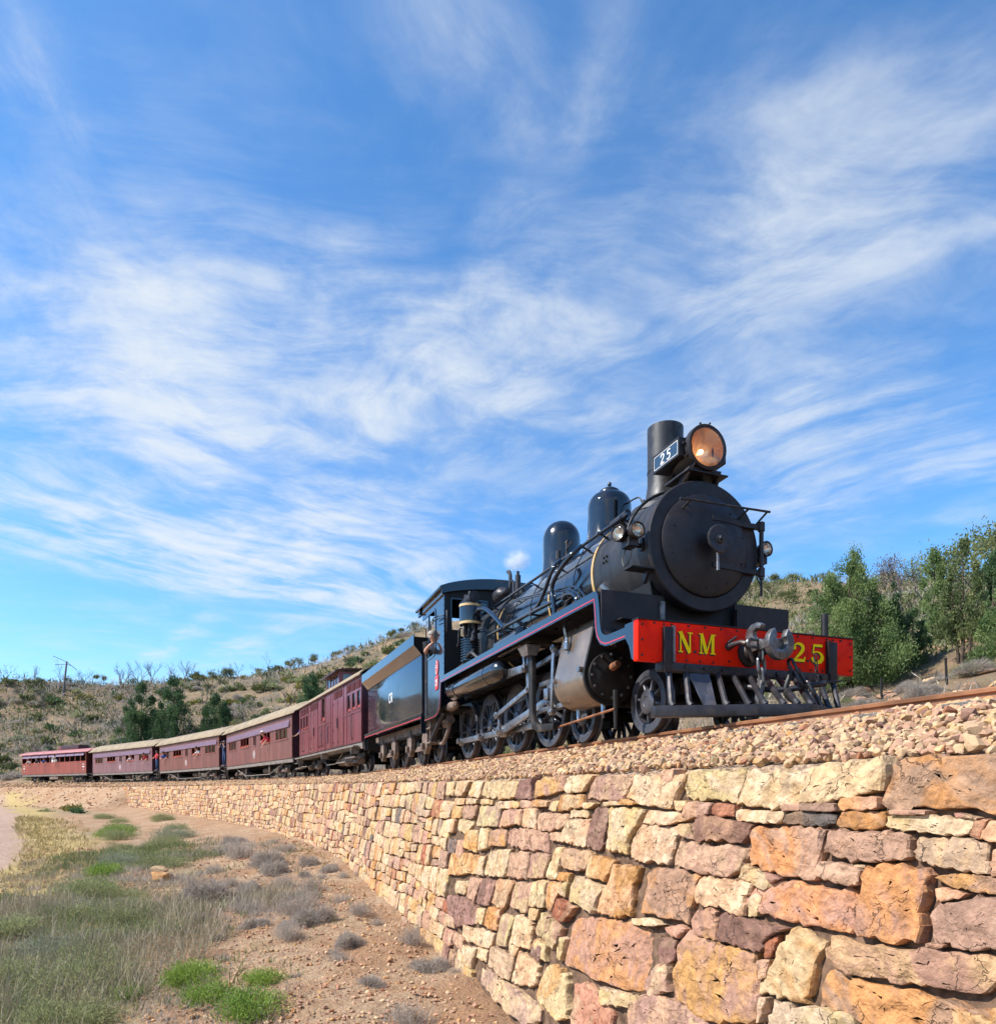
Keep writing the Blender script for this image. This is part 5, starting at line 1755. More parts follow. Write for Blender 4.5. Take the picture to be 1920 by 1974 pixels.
# handrail with knobs, curving over the smokebox
RV, RW = 0.74, 2.635
b = MB()
b.tube([(-6.25, RV + 0.02, RW + 0.03), (-4.7, RV + 0.01, RW + 0.02), (-2.9, RV, RW + 0.0), (-0.30, RV - 0.01, RW - 0.005)], 0.022, 10)
b.build('handrail', M['blue_black'], LOCO)
arcp = []
for k in range(15):
    a = R(24 + (125 - 24) * k / 14)
    arcp.append((-0.26, 0.80 * math.cos(a), BC + 0.80 * math.sin(a)))
MB().tube([(-0.26, 0.80, BC + 0.12)] + arcp, 0.018, 8).build('handrail', M['soot_black'], LOCO)
b = MB()
for u_ in (-0.45, -1.0, -1.5, -2.35, -3.25, -4.1, -4.9, -5.8):
    b2 = MB()
    b2.tube([(u_, 0.585, RW - 0.06), (u_, 0.68, RW - 0.02)], [0.022, 0.013], 8)
    b2.lathe([(-0.028, 0.0), (-0.02, 0.024), (0.0, 0.030), (0.02, 0.024), (0.028, 0.0)], (u_, RV, RW), axis='u', n=10)
    b2.tube([(u_, 0.68, RW - 0.02), (u_, RV, RW)], [0.013, 0.018], 8)
    b2.build('handrail_knob', M['blue_black'], LOCO)
# ejector / blower gear on the rail
b = MB()
b.tube([(-0.72, 0.70, RW + 0.02), (-0.35, 0.70, RW + 0.03)], 0.042, 10).tube([(-0.52, 0.70, RW), (-0.52, 0.62, RW - 0.10)], 0.03, 8)
b.build('rail_union', M['iron_dark'], LOCO)
# pipes along the boiler
PIPES = [
    ('steam_pipe', 0.028, [(-2.02, 0.80, 2.60), (-2.00, 0.93, 2.45), (-2.26, 0.95, 2.18), (-2.50, 0.93, 2.08), (-2.9, 0.90, 2.06), (-3.4, 0.88, 2.06)]),
    ('steam_pipe', 0.032, [(-1.40, 0.78, 2.60), (-1.44, 0.93, 2.46), (-1.78, 0.97, 2.30), (-1.94, 0.97, 2.16), (-1.88, 0.97, 1.96), (-1.80, 0.97, 1.56)]),
    ('long_pipe', 0.030, [(-4.75, 0.93, 2.09), (-3.76, 0.93, 2.06), (-2.08, 0.93, 2.00), (-1.70, 0.93, 1.985), (-1.42, 0.93, 1.96), (-1.25, 0.93, 1.84), (-1.20, 0.93, 1.58)]),
    ('branch_pipe', 0.045, [(-1.80, 0.80, 1.60), (-1.72, 0.84, 1.86), (-1.56, 0.86, 1.94), (-1.38, 0.88, 1.92), (-1.26, 0.89, 1.80), (-1.24, 0.9, 1.57)]),
    ('thin_pipe', 0.012, [(-4.4, 0.80, 2.50), (-3.6, 0.85, 2.44), (-2.83, 0.88, 2.31), (-1.9, 0.90, 2.14), (-1.5, 0.90, 2.08), (-1.2, 0.92, 1.96), (-0.94, 0.94, 1.74), (-0.85, 0.94, 1.58)]),
    ('thin_pipe', 0.012, [(-4.4, 0.82, 2.47), (-3.6, 0.86, 2.41), (-2.83, 0.89, 2.28), (-1.9, 0.91, 2.11), (-1.55, 0.91, 2.05), (-1.25, 0.93, 1.92), (-1.0, 0.95, 1.72), (-0.92, 0.95, 1.58)]),
    ('pump_pipe', 0.040, [(-5.18, 1.02, 2.56), (-4.95, 1.02, 2.60), (-4.70, 0.98, 2.54), (-4.35, 0.95, 2.34), (-4.0, 0.93, 2.10), (-3.92, 0.93, 2.06)]),
    ('pump_pipe', 0.030, [(-5.40, 0.90, 2.30), (-5.0, 0.9, 2.24), (-4.6, 0.93, 2.10)]),
    ('lower_pipe', 0.024, [(-5.3, 0.84, 1.74), (-4.4, 0.86, 1.82), (-3.2, 0.86, 1.86), (-2.2, 0.84, 1.80), (-1.95, 0.84, 1.62)]),
]
for nm, r_, pts in PIPES:
    MB().tube(bez(pts, 6), r_, 10).build(nm, M['blue_black'], LOCO, angle=60)
for u_, w_ in ((-3.85, 2.06), (-2.75, 2.03), (-1.62, 1.98)):
    b = MB()
    b.box(u_ - 0.03, u_ + 0.03, 0.70, 0.97, w_ - 0.045, w_ - 0.03).tube([(u_, 0.93, w_ - 0.04), (u_, 0.93, w_ + 0.05)], 0.036, 8)
    b.build('pipe_clip', M['iron_dark'], LOCO)
# smokebox fittings
b = MB()
b.prism([(0.02, 1.83), (0.02, 1.845), (0.20, 1.845), (0.20, 1.83)], 0.68, 0.98)
b.prism([(0.05, 1.70), (0.05, 1.83), (0.16, 1.83)], 0.70, 0.74)
b.build('lamp_step', M['front_black'], LOCO)
b = MB()
b.tube([(-0.80, 0.45, 1.66), (-0.98, 0.72, 1.94)], 0.095, 20)
b.build('exhaust_stub', M['steel'], LOCO)
b = MB()
for k in range(1):
    V = []
    b.tube([(-0.97, 0.605, 1.87), (-0.99, 0.655, 1.915)], 0.135, 20)
b.build('stub_flange', M['smokebox_black'], LOCO)
bolts(smokebox, [(-0.88 + 0.07 * i, RS * math.cos(R(a)), BC + RS * math.sin(R(a))) for i in (0, 1) for a in (4, 9)], (0, 1, 0.1), 0.014, 0.02, 'soot_black')

# marker lamps
def marker_lamp(sd, twin):
    r0 = empty('marker_lamp', (0.02, -0.90 * sd, 2.24), 0, LOCO)
    r0.scale = (0.88, 0.88, 0.88)
    b = MB()
    b.box(-0.09, 0.10, -0.07, 0.07, -0.16, -0.05).tube([(-0.03, -0.24 * sd, -0.10), (0.0, 0.0, -0.12)], 0.032, 8).box(-0.02, 0.05, -0.20 * sd - 0.04, -0.20 * sd + 0.04, -0.18, -0.02)
    b.build('lamp_bracket', M['iron_dark'], r0)
    for (du, dv, az) in (((0.10, -0.02 * sd, 0.0), (-0.06, 0.09 * sd, 1.15 * sd)) if twin else ((0.10, 0.0, 0.12 * sd),)):
        b = MB()
        b.lathe([(-0.13, 0.0), (-0.12, 0.055), (-0.03, 0.092), (0.04, 0.096), (0.045, 0.106), (0.075, 0.106), (0.08, 0.098), (0.07, 0.086), (0.03, 0.08)], (0, 0, 0), n=28, caps=False)
        lp = b.build('lamp_body', M['front_black'], r0, loc=(du, -dv, 0.02), rot=(0, 0, -az))
        b = MB()
        b.lathe([(0.066, 0.088), (0.05, 0.07), (0.02, 0.04), (0.01, 0.0)], (0, 0, 0), n=24, caps=False)
        b.build('reflector', M['lamp_silver'], lp)
        b = MB()
        b.lathe([(0.074, 0.088), (0.086, 0.05), (0.09, 0.0)], (0, 0, 0), n=24, caps=False)
        b.build('lens', M['lens_glass'], lp)
    MB().tube(bez([(-0.06, 0.02 * sd, -0.16), (-0.09, 0.05 * sd, -0.28), (-0.03, 0.06 * sd, -0.40), (0.05, 0.03 * sd, -0.33), (0.07, 0.0, -0.16)], 6), 0.008, 6).build('lamp_cable', M['soot_black'], r0)
    return r0


marker_lamp(1, True)
marker_lamp(-1, False)

# ------------------------------------------------------------------ running boards with lined valance
def offs(poly, d):
    P = [Vector((p[0], p[1])) for p in poly]
    out = []
    for i, p in enumerate(P):
        t = (P[min(i + 1, len(P) - 1)] - P[max(i - 1, 0)]).normalized()
        out.append((p.x - t.y * d, p.y + t.x * d))
    return out


RBP = [(0.90, 1.03), (0.30, 1.03), (0.22, 1.035), (0.15, 1.06), (0.105, 1.11), (0.085, 1.18), (0.06, 1.40), (0.035, 1.52), (0.0, 1.57), (-0.06, 1.585), (-0.12, 1.585)]
RBP2 = [(-0.12, 1.585), (-3.2, 1.59), (-6.42, 1.60), (-6.50, 1.59), (-6.55, 1.55), (-6.57, 1.48), (-6.60, 1.18), (-6.64, 1.06), (-6.74, 0.985), (-6.90, 0.955), (-7.3, 0.945), (-7.75, 0.945)]
for sd in (1, -1):
    # plates
    b = MB()
    pp = RBP + RBP2[1:4]
    b.band(pp, [(p[0], p[1] - 0.012) if abs(pp[i][0] - pp[max(i - 1, 0)][0]) > 0.03 or i == 0 else (p[0] - 0.012, p[1] - 0.006) for i, p in enumerate(pp)], 0.66 * sd, BV * sd)
    b.build('running_board', M['front_black'], LOCO)
    full = RBP + RBP2[1:]
    low = offs(full, 0.118)
    b = MB()
    b.band(full, low, (BV - 0.02) * sd, (BV + 0.004) * sd)
    b.build('valance', M['blue_black'], LOCO, angle=20)
    b = MB()
    b.band(offs(full, 0.084), offs(full, 0.098), (BV + 0.003) * sd, (BV + 0.0075) * sd)
    b.build('valance_line', M['line_red'], LOCO, angle=20)
    b = MB()
    b.prism([(v_ * sd, w_) for v_, w_ in ((0.49, 1.04), (1.30, 1.04), (1.30, 1.57), (0.49, 1.57))], 0.075, 0.095, 'vw')
    fp = b.build('step_plate', M['front_black'], LOCO)
    MB().box(0.095, 0.23, 0.90 * sd, 1.12 * sd, 1.235, 1.25).build('foot_step', M['front_black'], fp)
    MB().box(0.096, 0.125, 0.50 * sd, 0.56 * sd, 1.05, 1.50).build('plate_angle', M['coupler_steel'] if sd > 0 else M['front_black'], fp)
# front deck
MB().box(-0.1, 0.90, -0.66, 0.66, 1.012, 1.028).build('front_deck', M['front_black'], LOCO)

# ------------------------------------------------------------------ buffer beam, lettering, posts
U0, U1 = 0.90, 0.985
BW = 1.385
MB().box(U0, U1, -BW, BW, 0.625, 1.03).build('buffer_beam', M['beam_red'], LOCO, bevel=0.008)
MB().box(U0 - 0.02, U1 + 0.012, -BW - 0.004, BW + 0.004, 1.031, 1.043).build('beam_top_plate', M['front_black'], LOCO)
for sd in (1, -1):
    b = MB()
    b.prism([(U0 - 0.18, 1.03), (U0 - 0.002, 1.03), (U0 - 0.002, 0.64), (U0 - 0.05, 0.66), (U0 - 0.10, 0.80), (U0 - 0.18, 0.90)], (BW - 0.03) * sd, (BW - 0.01) * sd)
    b.build('beam_side', M['blue_black'], LOCO)
    b = MB()
    b.box(U1 + 0.002, U1 + 0.045, 1.014 * sd, 1.11 * sd, 0.52, 0.97)
    b.build('beam_bracket', M['front_black'], LOCO, bevel=0.004)
    MB().box(U1 + 0.002, U1 + 0.05, 0.985 * sd, 1.012 * sd, 0.62, 0.985).build('bracket_edge', M['coupler_steel'] if sd > 0 else M['front_black'], LOCO)
LET = [('N', 0.920, 0.84), ('.', 0.722, 1.0), ('M', 0.672, 0.90), ('2', -0.515, 1.1), ('.', -0.735, 1.0), ('5', -0.765, 1.2)]
for ch, v_, wd in LET:
    by = MB()
    glyph(by, ch, (U1 + 0.004, v_, 0.735), (0, -1, 0), (0, 0, 1), (1, 0, 0), 0.205, wd, 0.003)
    lt = by.build('letter_stop' if ch == '.' else 'letter', M['paint_shadow' if ch == '.' else 'paint_yellow'], LOCO, angle=60)
    if ch != '.':
        bs = MB()
        glyph(bs, ch, (U1 + 0.0008, v_ + 0.012, 0.724), (0, -1, 0), (0, 0, 1), (1, 0, 0), 0.205, wd, 0.0012)
        bs.build('letter_shadow', M['paint_shadow'], lt, angle=60)
bolts(LOCO, [(U1, v_, w_) for v_ in (1.34, -1.34) for w_ in (0.68, 0.83, 0.98)] + [(U1, 1.09, 1.0), (U1, -1.09, 1.0), (U1, -0.12, 0.68), (U1, 0.30, 0.68)] + [(U1, -0.3 + 0.16 * q, 0.655) for q in range(-5, 9) if abs(-0.3 + 0.16 * q) > 0.35] + [(U1, 0.2 * q, 1.005) for q in range(-6, 7)], (1, 0, 0), 0.012, 0.010, 'paint_shadow', 'beam_bolt')
MB().cyl((0.86, -1.10, 1.03), (0.86, -1.10, 1.32), 0.038, 14).build('lamp_post', M['front_black'], LOCO)
MB().box(U0 + 0.01, U1 + 0.03, -1.14, 1.14, 0.535, 0.622).build('pilot_beam', M['iron_dark'], LOCO, bevel=0.006)
bolts(LOCO, [(U1 + 0.03, v_, 0.58) for v_ in (1.06, 0.85, 0.62, 0.40, -0.3, -0.6, -0.9)], (1, 0, 0), 0.022, 0.02, 'iron_dark', 'pilot_bolt')

# cowcatcher: vee beam near the rail and raked bars
def vee(v_):
    return 1.08 + 0.66 * (1 - abs(v_) / 1.26)


for sd in (1, -1):
    b = MB()
    u0, u1 = vee(1.26), vee(0.0)
    b.hexa([(u0 - 0.07, 1.26 * sd, 0.055), (u0 + 0.06, 1.29 * sd, 0.055), (u1 + 0.06, 0.0, 0.055), (u1 - 0.07, 0.0, 0.055),
            (u0 - 0.07, 1.26 * sd, 0.165), (u0 + 0.06, 1.29 * sd, 0.165), (u1 + 0.06, 0.0, 0.165), (u1 - 0.07, 0.0, 0.165)])
    b.build('pilot_foot', M['iron_dark'], LOCO, bevel=0.006)
bv_ = [(1.02, 1.10), (0.82, 0.95), (0.43, 0.65), (0.25, 0.47), (0.04, 0.34), (-0.16, 0.19), (-0.34, 0.08), (-0.56, -0.10), (-0.73, -0.36), (-0.91, -0.62), (-1.10, -0.92)]
for v_, vb in bv_:
    b = MB()
    b.tube([(0.97, v_, 0.56), (vee(vb) - 0.02, vb + 0.01, 0.20), (vee(vb) + 0.0, vb, 0.165)], [0.030, 0.030, 0.038], 8)
    b.build('pilot_bar', M['iron_dark'], LOCO)
b = MB()
b.hexa([(1.27, 0.82, 0.165), (1.33, 0.72, 0.165), (1.30, 0.70, 0.165), (1.24, 0.80, 0.165), (0.99, 0.80, 0.55), (1.0, 0.56, 0.55), (0.97, 0.56, 0.55), (0.96, 0.80, 0.55)])
b.build('pilot_plate', M['wheel_grey'], LOCO)

# chopper coupler with chains
CP = empty('coupler', (U1, -0.05, 0.80), 0, LOCO)
CP.scale = (0.92, 0.84, 0.88)
b = MB()
b.lathe([(0.0, 0.17), (0.03, 0.165), (0.05, 0.12), (0.16, 0.075), (0.34, 0.07)], (0, 0, -0.02), n=24)
b.build('draw_pocket', M['front_black'], CP)
b = MB()
b.box(0.10, 0.42, -0.11, 0.15, -0.055, 0.05).hexa([(0.30, -0.12, -0.10), (0.44, -0.12, -0.10), (0.44, 0.02, -0.10), (0.30, 0.02, -0.10), (0.30, -0.10, 0.10), (0.46, -0.10, 0.06), (0.46, 0.02, 0.06), (0.30, 0.02, 0.10)])
b.build('draw_bar', M['coupler_steel'], CP, bevel=0.012)
# horseshoe head, open at the top
b = MB()
outer = [(0.19 * math.sin(R(a)), -0.19 * math.cos(R(a))) for a in range(-150, 151, 12)]
inner = [(0.085 * math.sin(R(a)), -0.085 * math.cos(R(a)) + 0.01) for a in range(140, -141, -14)]
b.prism([(p[0] + 0.0, p[1] + 0.0) for p in outer + inner], 0.44, 0.52, 'vw')
b.build('coupler_head', M['coupler_steel'], CP, bevel=0.012)
# hook that lies over the bar, turned up
hk = [(0.20, 0.00), (0.12, 0.06), (0.10, 0.15), (0.13, 0.22), (0.20, 0.265), (0.29, 0.27), (0.355, 0.235), (0.33, 0.19), (0.27, 0.205), (0.225, 0.18), (0.215, 0.13), (0.26, 0.09), (0.36, 0.06), (0.46, 0.02), (0.46, -0.05), (0.30, -0.05)]
b = MB()
b.prism(hk, 0.075, 0.145, 'uw')
b.build('coupling_hook', M['coupler_steel'], CP, bevel=0.01)
MB().cyl((0.40, -0.15, -0.02), (0.40, 0.16, -0.02), 0.030, 10).build('coupling_pin', M['coupler_steel'], CP)


def link_at(name, p, ax, ay, L, W_, r, parent, m_='coupler_steel'):
    """one chain link (racetrack ring) in the plane of ax (long) and ay"""
    p, ax, ay = Vector(p), Vector(ax).normalized(), Vector(ay).normalized()
    pts = []
    for k in range(8):
        a = math.pi * k / 7 - math.pi / 2
        pts.append(p + ax * (L / 2 - W_ / 2 + W_ / 2 * math.cos(a)) + ay * (W_ / 2 * math.sin(a)))
    for k in range(8):
        a = math.pi * k / 7 + math.pi / 2
        pts.append(p + ax * (-L / 2 + W_ / 2 + W_ / 2 * math.cos(a)) + ay * (W_ / 2 * math.sin(a)))
    pts.append(pts[0])
    pts.append(pts[1])
    return MB().tube(pts, r, 8, cap=False).build(name, M[m_], parent)


# hanging chain near side
LK = empty('safety_chain', (U1, -0.29, 0.80), 0, LOCO)
b = MB()
b.tube([(0.0, 0.02, 0.03), (0.10, 0.02, 0.04), (0.20, 0.02, 0.04), (0.25, 0.0, 0.02)], [0.045, 0.026, 0.026, 0.03], 10)
b.tube([(0.24, 0.0, 0.04), (0.24, -0.10, -0.16)], [0.026, 0.018], 8)
b.tube([(0.05, 0.06, 0.06), (0.08, -0.02, 0.12)], 0.014, 6)
b.build('chain_eye', M['iron_dark'], LK)
link_at('chain_link', (0.28, -0.10, 0.02), (0, -1, 0), (0, 0, 1), 0.22, 0.075, 0.017, LK)
for q in range(3):
    link_at('chain_link', (0.28, -0.16 + (q % 2) * 0.0, -0.08 - 0.115 * q), (0, 0.05, 1), ((0, 1, 0) if q % 2 else (1, 0.3, 0)), 0.165, 0.078, 0.0165, LK)
hk2 = [(-0.025, 0.10), (0.025, 0.10), (0.045, 0.0), (0.06, -0.07), (0.045, -0.13), (0.0, -0.155), (-0.045, -0.135), (-0.06, -0.09), (-0.035, -0.075), (-0.02, -0.10), (0.005, -0.105), (0.015, -0.07), (-0.01, -0.02)]
MB().prism([(p[0] * 1.15 - 0.165, p[1] * 1.15 - 0.46) for p in hk2], 0.25, 0.31, 'vw').build('chain_hook', M['coupler_steel'], LK, bevel=0.01)
# screw coupling and chain on the far side
SCW = empty('screw_coupling', (U1, 0.12, 0.72), 0, LOCO)
MB().tube(bez([(0.05, 0.26, -0.30), (0.30, 0.14, -0.36), (0.42, 0.0, -0.36), (0.48, -0.16, -0.33), (0.52, -0.34, -0.30)], 5), 0.030, 8).build('screw_bar', M['iron_dark'], SCW)
for q in range(4):
    link_at('chain_link', (0.42 + 0.05 * q, -0.02 - 0.05 * q, -0.14 - 0.115 * q), (0.3, -0.3, -1), ((0, 1, 0.2) if q % 2 else (1, 0.2, 0.3)), 0.17, 0.075, 0.0165, SCW, 'iron_dark')
for q in range(5):
    link_at('chain_link', (0.55 + 0.006 * q, -0.18, -0.06 - 0.052 * q), (0, -0.2, -1), ((0, 1, 0) if q % 2 else (1, 0, 0)), 0.062, 0.03, 0.006, SCW, 'iron_dark')
MB().tube([(0.50, -0.30, -0.29), (0.54, -0.52, -0.27)], 0.012, 6).build('coupling_handle', M['iron_dark'], SCW)
MB().tube(bez([(0.42, 0.0, -0.18), (0.40, 0.05, -0.40), (0.5, -0.05, -0.55)], 5), 0.026, 8).build('brake_hose', M['soot_black'], SCW)

# ------------------------------------------------------------------ cylinders and motion, near side in full
def hull2(c1, r1, c2, r2, n=20):
    """outline round two circles, tangent sides (c1 lower)"""
    d = Vector((c2[0] - c1[0], c2[1] - c1[1]))
    L = d.length
    base = math.atan2(d.y, d.x)
    ph_ = math.acos((r1 - r2) / L)
    pts = []
    for k in range(n + 1):
        a = base + ph_ + (2 * math.pi - 2 * ph_) * k / n
        pts.append((c1[0] + r1 * math.cos(a), c1[1] + r1 * math.sin(a)))
    for k in range(n + 1):
        a = base - ph_ + 2 * ph_ * k / n
        pts.append((c2[0] + r2 * math.cos(a), c2[1] + r2 * math.sin(a)))
    return pts


for sd in (1, -1):
    b = MB()
    b.prism([(p[0] * sd, p[1]) for p in hull2((0.93, 0.70), 0.325, (0.90, 1.22), 0.24)], -0.44, -1.26, 'vw')
    cyl = b.build('cylinder', M['clad_steel'], LOCO, bevel=0.015, angle=40)
    b = MB()
    b.prism([(p[0] * sd, p[1]) for p in hull2((0.92, 0.70), 0.338, (0.88, 1.22), 0.252)], -0.40, -0.445, 'vw')
    b.build('cylinder_flange', M['under_black'], cyl, angle=40)
    b = MB()
    b.lathe([(-0.405, 0.29), (-0.36, 0.285), (-0.35, 0.20), (-0.33, 0.17), (-0.33, 0.0)], (0, 0.92 * sd, 0.70), n=36)
    b.lathe([(-0.405, 0.20), (-0.34, 0.195), (-0.33, 0.12), (-0.30, 0.10), (-0.30, 0.0)], (0, 0.88 * sd, 1.22), n=32)
    b.build('cylinder_cover', M['under_black'], cyl)
    if sd > 0:
        bolts(cyl, [(-0.365, 0.92 + 0.255 * math.cos(R(a)), 0.70 + 0.255 * math.sin(R(a))) for a in range(0, 360, 30)], (1, 0, 0), 0.018, 0.03, 'rod_steel')
        bolts(cyl, [(-0.345, 0.88 + 0.165 * math.cos(R(a)), 1.22 + 0.165 * math.sin(R(a))) for a in range(0, 360, 45)], (1, 0, 0), 0.016, 0.03, 'rod_steel')
        MB().tube([(-0.33, 0.92, 0.80), (-0.20, 0.92, 0.82)], [0.05, 0.04], 10).build('relief_valve', M['rust'], cyl)
        for (u_, w_) in ((-0.48, 0.78), (-1.2, 0.74)):
            MB().cyl((u_, 1.22, w_), (u_, 1.30, w_), 0.035, 8).build('drain_plug', M['rod_steel'], cyl)
        for u_ in (-0.5, -1.15):
            b = MB()
            b.tube([(u_, 0.95, 0.40), (u_, 0.95, 0.30), (u_ + 0.03, 0.97, 0.22)], [0.035, 0.03, 0.018], 8)
            b.build('drain_cock', M['rod_steel'], cyl)
        MB().tube(bez([(-1.10, 1.10, 1.52), (-1.06, 1.18, 1.46), (-1.0, 1.22, 1.36), (-0.98, 1.20, 1.24)], 5), 0.02, 8).build('oil_pipe', M['coupler_steel'], cyl)
        MB().lathe([(-0.08, 0.02), (-0.07, 0.045), (0.02, 0.045), (0.03, 0.028), (0.08, 0.028), (0.09, 0.0)], (-0.98, 1.2, 1.18), 'w', 12).build('lubricator', M['rod_steel'], cyl)
MB().tube([(-1.62, 1.02, 0.20), (-0.10, 1.02, 0.28)], 0.016, 8).build('drain_rod', M['rust'], LOCO)
MB().tube([(-0.12, 1.0, 0.05), (-0.12, 1.0, 0.50)], [0.02, 0.035], 8).build('drain_lever', M['under_black'], LOCO)

# motion bracket (yoke)
b = MB()
yk = [(-2.42, 1.46), (-2.28, 1.46), (-2.26, 0.46), (-2.18, 0.32), (-2.04, 0.265), (-1.55, 0.25), (-1.55, 0.16), (-2.08, 0.165), (-2.28, 0.235), (-2.38, 0.40)]
b.prism(yk, 1.06, 1.13)
b.box(-2.50, -2.20, 0.62, 1.20, 1.44, 1.48)
b.build('motion_bracket', M['under_black'], LOCO, bevel=0.01)
MB().hexa([(-2.45, 1.06, 1.28), (-2.25, 1.06, 1.28), (-2.25, 1.20, 1.28), (-2.45, 1.20, 1.28), (-2.55, 1.02, 1.42), (-2.2, 1.02, 1.42), (-2.2, 1.24, 1.42), (-2.55, 1.24, 1.42)]).build('bracket_foot', M['rod_steel'], LOCO)
MB().box(-2.34, -1.24, 0.86, 0.99, 0.835, 0.90).build('slide_bar', M['rod_steel'], LOCO, bevel=0.006)
MB().box(-2.34, -1.24, 0.86, 0.99, 0.465, 0.53).build('slide_bar', M['rod_steel'], LOCO, bevel=0.006)
b = MB()
b.box(-2.05, -1.78, 0.85, 1.0, 0.535, 0.83).box(-1.98, -1.85, 0.98, 1.08, 0.60, 0.76)
b.build('crosshead', M['rod_steel'], LOCO, bevel=0.012)
MB().cyl((-1.80, 0.925, 0.68), (-1.22, 0.925, 0.68), 0.038, 12).build('piston_rod', M['steel'], LOCO)


def rod(name, a, b_, v0, v1, h0, h1, ends=(0.075, 0.075), m_='rod_steel', flute=True):
    """flat rod between two pins"""
    d = Vector((b_[0] - a[0], b_[1] - a[1]))
    L = d.length
    d.normalize()
    n = Vector((-d.y, d.x))
    A_, B_ = Vector(a), Vector(b_)
    mb = MB()
    mb.prism([tuple(A_ + n * h0 / 2), tuple(B_ + n * h1 / 2), tuple(B_ - n * h1 / 2), tuple(A_ - n * h0 / 2)], v0, v1)
    o = mb.build(name, M[m_], LOCO, bevel=0.006)
    vm = (v0 + v1) / 2
    for c, r_ in ((a, ends[0]), (b_, ends[1])):
        e = MB()
        e.cyl((c[0], v0 - 0.012, c[1]), (c[0], v1 + 0.014, c[1]), r_, 20)
        e.cyl((c[0], v1 + 0.01, c[1]), (c[0], v1 + 0.035, c[1]), r_ * 0.55, 6)
        e.build('rod_end', M[m_], o, bevel=0.006)
    return o


PW = 0.572 - 0.225
for a_, b_ in zip(DRV[:-1], DRV[1:]):
    rod('coupling_rod', (a_, PW), (b_, PW), 0.765, 0.815, 0.105, 0.105, (0.095, 0.095))
rod('connecting_rod', (DRV[1], PW), (-1.92, 0.68), 0.87, 0.925, 0.13, 0.10, (0.11, 0.08))
rod('return_crank', (DRV[1], PW), (DRV[1] + 0.02, 0.60), 0.94, 0.985, 0.09, 0.08, (0.08, 0.06))
rod('eccentric_rod', (DRV[1] + 0.02, 0.60), (-2.66, 0.86), 0.99, 1.03, 0.075, 0.075, (0.06, 0.055))
b = MB()
b.band([(-2.60 - 0.05 * math.cos(q / 8 * math.pi - math.pi / 2), 0.82 + 0.58 * q / 8) for q in range(9)], [(-2.70 - 0.05 * math.cos(q / 8 * math.pi - math.pi / 2), 0.82 + 0.58 * q / 8) for q in range(9)], 0.95, 1.03)
b.build('expansion_link', M['rod_steel'], LOCO, bevel=0.006)
rod('radius_rod', (-2.66, 1.14), (-1.45, 1.24), 0.96, 1.0, 0.07, 0.06, (0.05, 0.05))
rod('combination_lever', (-1.72, 1.28), (-1.80, 0.42), 1.02, 1.055, 0.09, 0.06, (0.055, 0.045))
rod('union_link', (-1.80, 0.42), (-1.92, 0.56), 1.0, 1.03, 0.06, 0.06, (0.045, 0.045))
rod('reach_rod', (-3.45, 1.19), (-2.66, 1.16), 1.05, 1.10, 0.13, 0.11, (0.07, 0.06))
rod('lifting_link', (-2.72, 1.40), (-2.66, 1.14), 1.06, 1.09, 0.06, 0.06, (0.05, 0.045))
MB().cyl((-1.46, 0.90, 1.22), (-1.22, 0.90, 1.22), 0.03, 10).build('valve_spindle', M['steel'], LOCO)
MB().cyl((-1.34, 0.925, 0.68), (-1.24, 0.925, 0.68), 0.075, 14).build('gland', M['gold_band'], LOCO)
# brake hangers between the coupled wheels, springs above
for u_ in (-3.39, -4.73, -6.06, -7.35):
    b = MB()
    b.prism([(u_ + 0.05, 1.02), (u_ - 0.02, 1.02), (u_ - 0.05, 0.30), (u_ + 0.04, 0.28), (u_ + 0.10, 0.55), (u_ + 0.06, 0.62)], 0.53, 0.62)
    b.build('brake_hanger', M['under_black'], LOCO, bevel=0.008)
for k in range(3):
    b = MB()
    for q in range(5):
        L = 0.42 - 0.07 * q
        u_ = DRV[k + 1]
        b.box(u_ - L, u_ + L, 0.50, 0.58, 1.24 + 0.022 * q, 1.26 + 0.022 * q)
    b.build('leaf_spring', M['under_black'], LOCO)

# air reservoir under the running board
b = MB()
b.lathe([(-3.28, 0.0), (-3.30, 0.07), (-3.36, 0.135), (-3.46, 0.165), (-6.0, 0.165), (-6.08, 0.14), (-6.13, 0.08), (-6.15, 0.0)], (0, 1.17, 1.25), n=40)
res = b.build('air_reservoir', M['boiler_black'], LOCO, angle=40)
for u_ in (-3.9, -5.6):
    b = MB()
    b.lathe([(u_ - 0.02, 0.166), (u_ - 0.02, 0.172), (u_ + 0.02, 0.172), (u_ + 0.02, 0.166)], (0, 1.17, 1.25), n=40, closed=True)
    b.build('reservoir_strap', M['blue_black'], res)
MB().tube([(-5.98, 1.32, 1.29), (-5.93, 1.345, 1.29)], 0.02, 8).build('drain_boss', M['rod_steel'], res)
b = MB()
b.lathe([(-2.95, 0.05), (-2.97, 0.12), (-3.02, 0.165), (-4.0, 0.165), (-4.05, 0.12), (-4.07, 0.05)], (0, 0.93, 1.72), n=32)
b.build('sand_tank', M['boiler_black'], LOCO, angle=40)

